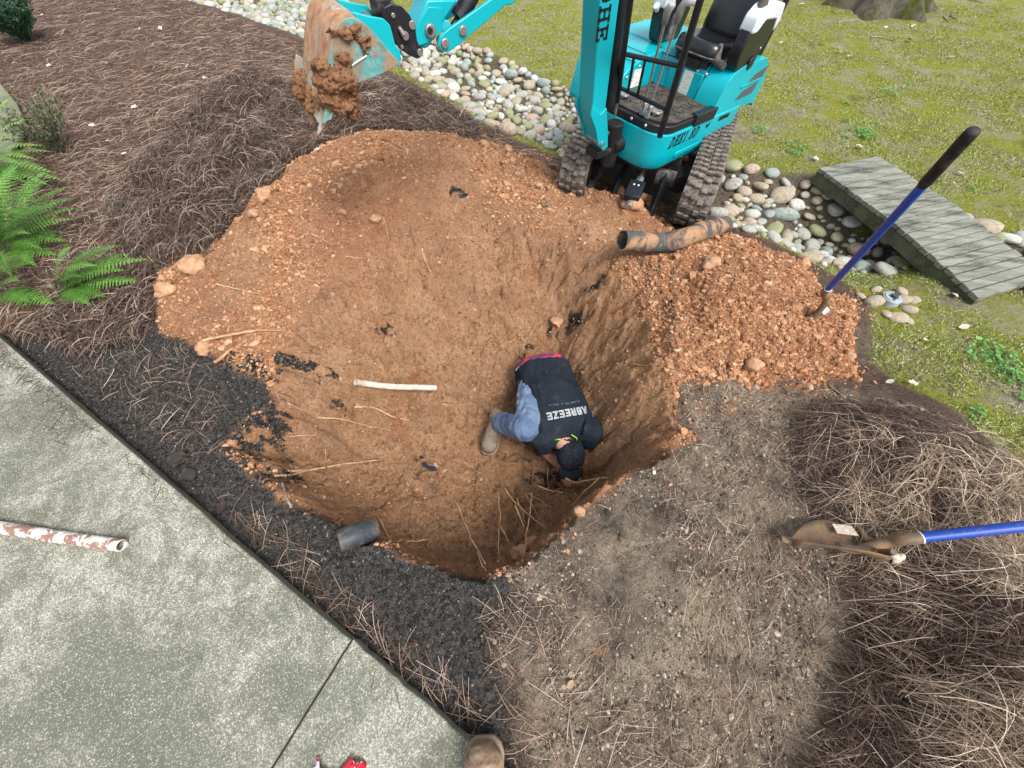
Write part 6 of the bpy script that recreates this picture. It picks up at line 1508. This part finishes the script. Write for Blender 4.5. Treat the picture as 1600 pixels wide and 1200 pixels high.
# ------------------------------------------------------------------ roots, twigs, scraps
def root_thing(L, r0, r1, lb, mat='root', name='root', grp='broken tree roots in the dug clay', zs=None, cat='root', off=.008, fork=None, wig=.004):
    if zs is None: pts = [hit(a, b_) + Vector((0, 0, off)) for a, b_ in L]
    else: pts = [G3(a, b_, z) for (a, b_), z in zip(L, zs)]
    P = smoothpath(pts, 5)
    P = [p + Vector((noise3(p * 9, 1), noise3(p * 9, 2), noise3(p * 9, 3))) * wig for p in P]
    r0 *= .85; r1 *= .6
    b = B(); b.tube(P, [r0 + (r1 - r0) * (i / (len(P) - 1)) * (1 + .15 * noise3(p * 40, 4)) for i, p in enumerate(P)], 7)
    if fork:
        i, q, z = fork; k = min(len(P) - 1, i * 5); e = (hit(*q) + Vector((0, 0, off))) if z is None else G3(q[0], q[1], z); b.tube(smoothpath([P[k], P[k].lerp(e, .5) + Vector((0, 0, .006)), e], 3), [r0 * .7] + [r0 * .5] * 4 + [r1] * 2, 6)
    o = b.done(name, M[mat], None, None, 0, 180); return tag(o, lb, cat, grp)
RT = [([(318,535),(360,526),(405,518),(448,519)],.011,.006,'long brown root lying across the left of the dirt heap'), ([(338,568),(352,556),(366,545)],.012,.008,'short thick root stub below the long brown root'),
 ([(430,738),(480,737),(530,728),(595,719)],.010,.007,'long pale split root across the left wall of the hole'), ([(430,745),(460,744),(490,733)],.008,.006,'shorter prong under the long pale split root'), ([(500,655),(540,658),(580,668),(612,673)],.006,.003,'thin pale root curving above the left wall'),
 ([(452,633),(468,640),(482,645)],.006,.003,'short root tip on the dark left crumbs'), ([(455,685),(475,683),(496,683)],.005,.003,'tiny straight root on the left wall'), ([(510,690),(510,706),(511,724)],.004,.002,'thin upright root above the split root'), ([(556,638),(585,640),(615,652),(640,658)],.010,.006,'reddish root half-buried left of centre'),
 ([(660,390),(665,410),(676,435)],.006,.003,'white curved root on the smooth dirt'), ([(600,345),(605,362),(608,382)],.004,.002,'hair-thin root below the crusty clod'), ([(488,368),(505,378),(522,388)],.005,.003,'thin root on the upper left slope'), ([(338,445),(375,455),(418,463)],.006,.003,'straight root near the left tip of the heap'), ([(305,450),(312,465),(318,480)],.004,.002,'fine root hanging from the left clods'),
 ([(690,633),(712,634),(736,632)],.004,.002,'thin horizontal root left of the knee'), ([(715,636),(728,648),(742,662)],.004,.002,'thin slanting root left of the boot'), ([(985,571),(1005,573),(1022,572)],.005,.003,'thin root in the wall right of the person'),
 ([(541,404),(560,406),(572,410)],.006,.003,'short reddish root on the smooth slope'), ([(770,332),(782,335),(792,338)],.004,.002,'thin stick high on the heap'), ([(1150,395),(1165,405),(1190,420)],.004,.002,'thin root across the right heap')]
for i, t in enumerate(RT): root_thing(*t)
root_thing([(884,748),(900,754),(920,750),(950,747)], .009, .005, 'thick pale root end just below the cap brim', zs=[-.52, -.50, -.42, -.28])
root_thing([(842,759),(862,767),(880,770)], .007, .004, 'root sloping below the person beside black streaks', zs=[-.55, -.50, -.42])
HANG = [([(779,765),(781,800),(780,845),(778,880)],.004,[-.5,-.38,-.22,-.04],'tall thin root standing in front of the near wall'), ([(831,770),(828,800),(822,840),(818,878)],.006,[-.5,-.36,-.2,-.03],'straight root rising from the near right rim'),
 ([(713,783),(725,815),(742,850),(760,882)],.007,[-.5,-.4,-.22,-.06],'orange-brown root curving up the near wall'), ([(592,807),(605,835),(618,860),(628,876)],.007,[-.45,-.3,-.18,-.02],'straight pale root leaning on the near left rim'), ([(787,760),(810,790),(835,812),(850,822)],.005,[-.5,-.4,-.3,-.25],'crossing root left of the straight one'),
 ([(808,778),(815,800),(822,820)],.004,[-.5,-.42,-.34],'thin root behind the near right roots'), ([(820,770),(840,780),(862,795)],.005,[-.52,-.44,-.3],'slanting root between rim and person'), ([(935,748),(915,765),(895,790)],.005,[-.3,-.32,-.22],'thin arching root right of the cap'), ([(855,730),(856,750),(855,780)],.0025,[-.6,-.5,-.4],'hair root hanging below the cap'),
 ([(646,825),(646,850),(648,875)],.003,[-.4,-.28,-.1],'fine root near the black pipe stub'), ([(634,846),(652,846),(668,842)],.007,[-.36,-.36,-.36],'short stub root on the near wall'), ([(590,858),(612,850),(632,843)],.006,[-.2,-.3,-.36],'root running right from under the black stub'), ([(520,822),(530,815),(538,810)],.005,[-.05,-.12,-.2],'small hooked root at the rim above the black stub'),
 ([(805,790),(812,810),(818,825)],.007,[-.42,-.36,-.3],'thick short root in the near right cluster'), ([(783,820),(790,835),(796,845)],.004,[-.3,-.22,-.18],'tiny slanting root in the near right cluster'), ([(820,772),(838,800),(852,825)],.003,[-.5,-.4,-.22],'thin bowed root in the near right cluster'), ([(745,862),(752,878),(758,892)],.006,[-.2,-.1,-.02],'root forking at the bottom of the hole rim')]
for L, r_, zs, lb in HANG: root_thing(L, r_ * .9, r_ * .3, lb, zs=zs, wig=.008)
root_thing([(444,757),(450,778),(458,795)], .009, .009, 'lichen-grey stick standing at the left rim', 'twig', 'stick', 'dead sticks on the soil', cat='stick')
TW = [([(888,1120),(892,1145),(896,1178)],.006,'grey stick right of the boot'), ([(1330,395),(1345,408)],.005,'short stick at the creek edge'), ([(1250,392),(1262,415)],.004,'twig beside the standing shovel'), ([(1386,415),(1410,428),(1455,448)],.006,'long pale stick on moss in front of the bridge'), ([(1290,600),(1320,625)],.007,'dark stick at the lower edge of the right heap'),
 ([(1305,640),(1360,662),(1410,668)],.006,'long twig on the straw below the right heap'), ([(1385,655),(1400,663),(1415,662)],.007,'pale forked stick above the straw heap'), ([(1308,36),(1325,34),(1342,33)],.012,'stick lying left of the tree base'), ([(1360,59),(1378,60),(1395,65)],.014,'broken stick below the tree'), ([(1473,27),(1482,36)],.014,'dark stub right of the tree'), ([(1484,26),(1495,32)],.014,'second dark stub right of the tree'), ([(1500,70),(1512,68),(1520,74)],.010,'small forked stick on the lawn'),
 ([(20,172),(35,160),(55,158)],.006,'pale twig on the stepping stone'), ([(35,162),(50,160),(48,166)],.005,'short twig tip by the stepping stone'), ([(15,780),(25,750),(60,700)],.001,'x')]
for L, r_, lb in TW[:-1]: root_thing(L, r_, r_ * .6, lb, 'twig', 'twig', 'dead sticks and twigs', cat='twig', off=.006)
b = B(); q = hit(670, 732)
b.poly_prism([q + Vector(v) + Vector((0, 0, .012)) for v in ((-.05, .03, 0), (-.02, .035, .01), (.0, .01, .004), (.045, .0, .01), (.06, -.02, 0), (.02, -.028, .008), (-.01, -.005, .012), (-.035, .005, .004))], (0, 0, .004)); o = b.done('plastic_scrap', worn('black_plastic_film', (.015, .02, .035), .3), None, None, 0); tag(o, 'torn dark blue-black plastic scrap on the hole floor', 'scrap')
# red crumpled wrapper at the bottom edge
M['wrap'] = (lambda m: m.fin(m.mix(m.ramp(m.noise(24, 3, .6), [(.56, 0), (.60, 1)]), (.50, .015, .03), m.mix(m.ramp(m.noise(50, 2), [(.45, 0), (.5, 1)]), (.55, .62, .75), (.85, .87, .9))), .3, 0, .5))(NT('printed_red_foil'))
b = B(); q0 = G3(532, 1238, ZS + .012); gr_ = 16; vv = []
for i in range(gr_):
    for j in range(gr_):
        u, v = (i / (gr_ - 1) - .5), (j / (gr_ - 1) - .5); x, y = u * .20, v * .15 - .02 + .02 * math.sin(u * 9)
        vv.append(b.bm.verts.new(q0 + Vector((x + .012 * noise3((u * 6, v * 6, 1)), y + .014 * noise3((u * 7, v * 7, 5)), .018 * noise3((u * 5, v * 5, 9)) + .004 - .014 * (4 * u * u)))))
for i in range(gr_ - 1):
    for j in range(gr_ - 1): b.bm.faces.new((vv[i * gr_ + j], vv[(i + 1) * gr_ + j], vv[(i + 1) * gr_ + j + 1], vv[i * gr_ + j + 1]))
o = b.done('wrapper', M['wrap'], None, None, 0, 40); tag(o, 'crumpled red foil wrapper with pale blue print at the bottom edge', 'wrapper'); o.modifiers.new('s', 'SOLIDIFY').thickness = .001

# ------------------------------------------------------------------ leaves
def leaf_mesh(seed):
    b = B(); rl = random.Random(seed); rows = []; kind = seed % 3
    for i in range(9):
        t = i / 8; w_ = (math.sin(math.pi * min(1, t * .94 + .04)) ** .8) * .34 * (1 + (.45 * math.sin(t * 15) if kind == 1 else 0)); cz = .12 * math.sin(t * 3 + seed)
        rows.append([b.bm.verts.new((t - .5, w_ * s, cz + .07 * abs(s) * (1 if kind else -1) + .03 * rl.random())) for s in (-1, -.4, .0, .4, 1)])
    for i in range(8):
        for j in range(4): b.bm.faces.new((rows[i][j], rows[i][j + 1], rows[i + 1][j + 1], rows[i + 1][j]))
    me = bpy.data.meshes.new('fallen_leaf'); b.bm.to_mesh(me); b.bm.free(); me.polygons.foreach_set('use_smooth', np.ones(len(me.polygons), bool)); return me
LM = {}
def leaf(px, py, s, an, mat, lb):
    k = (int(px + py) % 6, mat)
    if k not in LM: LM[k] = leaf_mesh(k[0]); LM[k].materials.append(M[mat])
    q = hit(px, py); o = bpy.data.objects.new('fallen_leaf', LM[k]); COL.objects.link(o); s *= .68 if px < 600 else .62; o.location = q + Vector((0, 0, .018 + s * .1)); o.scale = (s, s, s * .7); n = nrm(q.x, q.y, .05)
    o.rotation_euler = (random.uniform(-.3, .3), random.uniform(-.3, .3), an); tag(o, lb, 'leaf', 'fallen leaves')
LV = [(172,102,.12,.1,'leafw','biggest white curled leaf on the pine straw'), (295,107,.085,1.3,'leafw','round cream leaf on the pine straw'), (80,107,.10,-.1,'leafw','pale speckled leaf near the upper left'), (322,125,.09,-.6,'leafw','curled grey-white leaf beside the round cream one'), (213,172,.11,-.4,'leafw','pale leaf with a long stalk, mid bed'), (262,193,.07,.3,'leafw','cream leaf above the dark straw heap'),
 (172,18,.09,.2,'leafw','pale leaf near the top edge of the bed'), (253,48,.10,-.7,'leafw','slanted white leaf in the upper bed'), (220,48,.06,.5,'leafw','small pale leaf left of the slanted one'), (278,43,.07,.2,'leafw','white leaf fragment right of the slanted one'), (68,26,.06,.5,'leafw','small white leaf by the dark shrub'), (25,102,.05,1.,'leafw','tiny white leaf at the left'), (172,224,.05,.4,'leafw','small cream leaf by the wispy shrub'), (148,200,.09,.4,'leafw','pale broad leaf against the wispy shrub'),
 (410,87,.07,.1,'leafb','tan leaf left of the bucket'), (445,103,.07,-.1,'leafb','second tan leaf left of the bucket'), (498,238,.06,.6,'leafw','white leaf below the bucket tooth'), (366,243,.04,-1,'leafw','tiny white leaf on the dark heap'), (198,245,.07,.1,'leafw','grey torn leaf by the small fern'), (318,62,.06,.3,'leafw','white leaf tip in the upper middle bed'),
 (772,45,.10,-.2,'leafb','tan curled leaf on the lawn behind the link plate'), (1418,66,.13,.3,'leafw','star-shaped white leaf on the far lawn'), (1382,46,.10,.5,'leafw','white leaf left of the star-shaped one'), (1425,44,.12,.5,'leafw','white fragment below the tree'), (1282,70,.09,.8,'leafw','pale leaf on the lawn between excavator and tree'), (1310,84,.10,.1,'leafw','small white leaf left of centre on the lawn'), (1325,92,.11,.3,'leafw','round pale leaf on the lawn'), (1219,70,.08,.3,'leafw','white speck leaf by the console'), (1250,10,.13,-.8,'leafw','curled leaf near the top edge'),
 (1340,233,.10,-.4,'leafw','white pointed leaf above the bridge end'), (1272,253,.09,.1,'leafw','leaf lying on the bridge corner'), (1484,93,.10,-.5,'leafb','pale strip leaf on the far lawn'), (1497,275,.08,-.8,'leafw','cream leaf right of the shovel grip'), (1440,250,.0,.0,'leafw',''), (1487,290,.05,.5,'leafw','small cream leaf near the bridge side'), (1358,285,.08,.3,'leafw','star leaf on the bridge planks'), (1385,325,.06,.2,'leafw','small leaf on the middle planks'), (1470,364,.07,.2,'leafw','star leaf on the lower planks'),
 (1488,465,.09,.5,'leafw','cream leaf in front of the bridge end'), (1385,600,.06,.1,'leafw','white curled leaf right of the right heap'), (1420,603,.08,-.2,'leafw','oval cream leaf right of the right heap'), (1222,845,.05,-1.1,'leafb','pale yellowish leaf on the bare soil'), (1020,741,.04,1,'leafw','small white flake on the soil rim'), (890,1068,.05,.8,'leafb','orange-brown leaf in front of the boot'), (1045,760,.03,.5,'leafb','tiny orange flake on the soil'), (1500,515,.08,.0,'leafw','pale leaf on the right lawn'), (1440,535,.06,.4,'leafw','small leaf below the bridge')]
for t in LV:
    if t[2] > 0: leaf(*t)

# ------------------------------------------------------------------ ferns, shrubs, weeds, tree
M['fern'] = ribbon_mat('fern_green', [(0, (.03, .09, .014)), (.5, (.09, .24, .03)), (1, (.25, .46, .10))], .55)
M['fern_dim'] = ribbon_mat('olive_fern', [(0, (.04, .06, .03)), (.6, (.10, .13, .06)), (1, (.17, .24, .08))], .6)
M['shrub'] = ribbon_mat('dark_shrub', [(0, (.008, .035, .020)), (.6, (.02, .075, .04)), (1, (.06, .15, .07))], .5)
def frond(Vs, Fs, Rs, base, tip, lift, Wd, npair=22, rnd=0.5, pin=9):
    base, tip = Vector(base), Vector(tip); ch = tip - base; L = ch.length
    side0 = ch.cross(Vector((0, 0, 1))).normalized()
    def q(t): return base + ch * t + Vector((0, 0, lift * math.sin(math.pi * min(1, t * .85 + .0)) ))
    def tri(a, b_, c, d, r):
        k = len(Vs); Vs.extend([tuple(a), tuple(b_), tuple(c), tuple(d)]); Fs.append((k, k + 1, k + 2, k + 3)); Rs.extend([r] * 4)
    pr = q(0)
    for i in range(1, 13):
        c = q(i / 12); s = side0 * .0022; tri(pr - s, pr + s, c + s, c - s, .15); pr = c
    for i in range(npair):
        t = .14 + .86 * i / npair; c = q(t); d = (q(min(1, t + .03)) - q(t - .03)).normalized(); prof = math.sin(math.pi * min(1, (t - .02) * .80 + .16)) ** .9 * (1 - t ** 4)
        for sg in (-1, 1):
            pd = (side0 * sg + d * .38 + Vector((0, 0, -.18 + .1 * random.random()))).normalized(); pl_ = Wd * prof * random.uniform(.92, 1.05); up = pd.cross(d); w_ = L / npair * .46
            n_ = pin
            for k in range(n_):
                u = (k + .2) / n_; a = c + pd * pl_ * u; dr = pd.cross(up).normalized(); wl = w_ * (1 - u * .75)
                for s2 in (-1, 1):
                    e = a + dr * s2 * wl + pd * pl_ / n_ * .9; f1 = a + pd * pl_ / n_ * .9
                    tri(a, a + (e - a) * .55 + pd * -.001, e, f1, min(1, max(0, rnd + random.uniform(-.25, .25))))
def fern(lb, basepx, tips, mat='fern', W_=.085, name='fern', grp='ferns at the left of the bed', hz_=.05, stem=.12, npair=22, rnd=.5):
    base = hit(*basepx) if 0 <= basepx[0] else G3(basepx[0], basepx[1], .02)
    Vs, Fs, Rs = [], [], []
    for (x, y, z, lf) in tips:
        tp = G3(x, y, z); frond(Vs, Fs, Rs, base + Vector((random.uniform(-.02, .02), random.uniform(-.02, .02), .0)), tp, lf, W_ * random.uniform(.9, 1.1), npair, rnd + random.uniform(-.2, .2))
    org = base; V = np.array(Vs) - np.array(org)[None]
    me = np_mesh('fronds', V, Fs, False, {'rnd': np.array(Rs)}); root = empty(name, org); link('fronds', me, M[mat], root)
    b = B(); 
    for k in range(5): b.tube([(0, 0, -.01), (random.uniform(-.02, .02), random.uniform(-.02, .02), .05)], [.004, .002], 5)
    b.done('stems', M['twig'], root, None, 0, 180)
    tag(root, lb, 'fern', grp); return root
random.seed(12)
fern('largest bright green fern at the left edge with dense arching fronds', (10, 395), [(132,318,.16,.10),(128,352,.06,.10),(95,292,.20,.12),(50,272,.28,.14),(12,330,.30,.10),(60,375,.12,.10),(-20,300,.30,.1),(30,440,.10,.08),(-30,420,.20,.1),(100,335,.14,.12),(75,330,.10,.1),(40,310,.18,.12),(110,370,.02,.08),(80,400,.05,.1),(20,365,.22,.14),(120,300,.08,.1),(60,350,.24,.16),(85,275,.12,.1),(135,335,.10,.1),(118,385,.06,.08),(5,310,.26,.12),(70,425,.04,.08),(45,260,.2,.12),(100,405,.02,.06),(25,345,.30,.16)], W_=.095)
fern('bright green fern whose long fronds point right toward the orange dirt', (92, 455), [(246,412,.12,.08),(238,446,.04,.06),(200,392,.16,.09),(150,482,.05,.05),(125,392,.18,.08),(175,470,.05,.05),(222,402,.08,.08),(210,430,.10,.08),(180,400,.16,.1),(165,425,.14,.1),(140,440,.12,.08)], W_=.085, npair=26)
fern('light green fern at the left edge over the stepping stone', (-25, 262), [(58,196,.26,.10),(78,238,.18,.10),(100,282,.12,.10),(30,160,.28,.1),(60,300,.12,.08),(10,280,.2,.08),(70,260,.12,.1),(40,225,.2,.1),(90,300,.04,.08),(20,300,.14,.1),(95,245,.08,.08),(50,270,.16,.1),(110,290,.05,.06)], W_=.07, rnd=.75)
fern('lower left fern spilling over the straw near the slab', (5, 455), [(60,420,.15,.08),(20,400,.22,.08),(-30,470,.15,.08),(55,478,.06,.05),(40,445,.15,.06),(95,480,.05,.04)], W_=.08, rnd=.4)
fern('small sparse yellow-green fern standing alone in the straw', (183, 345), [(178,300,.10,.03),(192,308,.08,.03),(170,315,.06,.02)], W_=.03, npair=14, rnd=.4, mat='fern_dim')
def wispy(lb, c, n, r_, h_, mat, name, cat, leafl, dens):
    base = hit(*c); Vs, Fs, Rs = [], [], []; b = B()
    for i in range(n):
        a = random.random() * 6.283; e = Vector((math.cos(a) * r_ * random.uniform(.3, 1), math.sin(a) * r_ * random.uniform(.3, 1), h_ * random.uniform(.55, 1))); m_ = e * .5 + Vector((0, 0, .03)); P = smoothpath([Vector((0, 0, 0)), m_, e], 6); b.tube(P, [.003 - .0018 * k / (len(P) - 1) for k in range(len(P))], 5)
        for k in range(dens):
            t = random.uniform(.2, 1); p0 = P[min(len(P) - 1, int(t * (len(P) - 1)))] + Vector((random.gauss(0, .006), random.gauss(0, .006), random.gauss(0, .006))); d = Vector((random.gauss(0, 1), random.gauss(0, 1), random.gauss(.5, .7))).normalized(); s = d.cross(Vector((random.random(), random.random(), .3))).normalized() * leafl * .22
            q = len(Vs); Vs.extend([tuple(p0), tuple(p0 + d * leafl * .5 + s), tuple(p0 + d * leafl), tuple(p0 + d * leafl * .5 - s)]); Fs.append((q, q + 1, q + 2, q + 3)); Rs.extend([random.random()] * 4)
    root = empty(name, base); me = np_mesh('foliage', np.array(Vs), Fs, False, {'rnd': np.array(Rs)}); link('foliage', me, M[mat], root); b.done('stems', M['twig'], root, None, 0, 180); tag(root, lb, cat); return root
wispy('wispy olive-green shrub with thin upright stems at the left', (98, 236), 64, .34, .42, 'fern_dim', 'shrub', 'shrub', .030, 30)
wispy('dense dark green shrub at the top left corner', (46, 68), 130, .40, .42, 'shrub', 'shrub', 'shrub', .034, 90)
def weed(px, py, r_, n, lb):
    base = hit(px, py); Vs, Fs, Rs = [], [], []
    for k in range(n):
        a = random.random() * 6.283; d = random.random() ** .6 * r_; p0 = Vector((math.cos(a) * d, math.sin(a) * d, .012 + .02 * random.random())); s = random.uniform(.006, .014)
        q = len(Vs); a2 = random.random() * 6.28; ux = Vector((math.cos(a2), math.sin(a2), random.uniform(-.3, .3))) * s; uy = Vector((-math.sin(a2), math.cos(a2), random.uniform(-.3, .3))) * s * .8
        Vs.extend([tuple(p0 - ux), tuple(p0 + uy), tuple(p0 + ux), tuple(p0 - uy)]); Fs.append((q, q + 1, q + 2, q + 3)); Rs.extend([random.random()] * 4)
    for k in range(0, n * 4, 4):
        c_ = Vector(Vs[k]).lerp(Vector(Vs[k + 2]), .5); q = len(Vs); Vs.extend([(0, 0, 0), (.002, 0, 0), tuple(c_ + Vector((.001, 0, 0))), tuple(c_)]); Fs.append((q, q + 1, q + 2, q + 3)); Rs.extend([.2] * 4)
    o = link('weed', np_mesh('weed', np.array(Vs), Fs, False, {'rnd': np.array(Rs)}), M['clover']); o.location = base; tag(o, lb, 'weed', 'green weeds on the lawn')
for px, py, r_, n, lb in [(1348,212,.13,130,'brightest green weed patch above the bridge'), (1245,235,.15,70,'weed patch left of the bright one by the creek'), (1388,148,.12,50,'bluish weed patch on the mid lawn'), (1320,163,.05,14,'tiny weed below the excavator rut'), (1320,190,.05,14,'second tiny weed below the rut'), (1322,218,.05,12,'round-leaved weed above the bridge corner'), (1558,568,.16,150,'bright green weed patch at the right edge'), (1523,648,.05,20,'small clover beside the straw heap'), (1595,598,.08,30,'weed at the right picture edge'), (1278,160,.05,10,'weed near the bare rut'), (1185,205,.08,30,'weed sprouting in churned mud by the house'), (1518,297,.05,14,'weed right of the bridge'), (1595,625,.03,10,'sprig at the right edge'), (1597,930,.03,10,'green sprig in the straw at the right edge'), (1100,242,.0,0,'')]:
    if n: weed(px, py, r_, n, lb)
def tree():
    c = Vector((*G(1372, 12, 0), 0)); org = c; root = empty('tree', org); tag(root, 'thick mossy tree trunk with flared roots at the top of the lawn', 'tree')
    b = B(); rings = []; n = 64; lv = [-.05, .03, .08, .14, .22, .34, .5, .8, 1.3, 2.0, 3.0, 4.2]
    for z in lv:
        r_ = []
        for k in range(n):
            a = 2 * math.pi * k / n; fl_ = math.exp(-max(z, 0) / .22); lobes = .5 + .5 * math.cos(a * 6 + 1.1) ** 3
            rad = .34 - .02 * z + fl_ * (.14 + .34 * lobes) + .03 * noise3((math.cos(a) * 2.5, math.sin(a) * 2.5, z * .7), 8) + .014 * noise3((math.cos(a) * 12, math.sin(a) * 12, z * 1.5), 9)
            r_.append(b.bm.verts.new((math.cos(a) * rad, math.sin(a) * rad, z)))
        rings.append(r_)
    for i in range(len(lv) - 1):
        for k in range(n): b.bm.faces.new((rings[i][k], rings[i][(k + 1) % n], rings[i + 1][(k + 1) % n], rings[i + 1][k]))
    b.done('trunk', M['bark'], root, None, 0, 180)
    for k, (a, z) in enumerate(((.5, 3.4), (2.6, 3.7), (4.4, 3.2))):
        b = B(); d = Vector((math.cos(a), math.sin(a), .7)); b.tube([Vector((0, 0, z)), Vector((0, 0, z)) + d * .7, Vector((0, 0, z)) + d * 1.5 + Vector((0, 0, .4))], [.14, .10, .05], 10); b.done('limb', M['bark'], root, None, 0, 180)
tree()
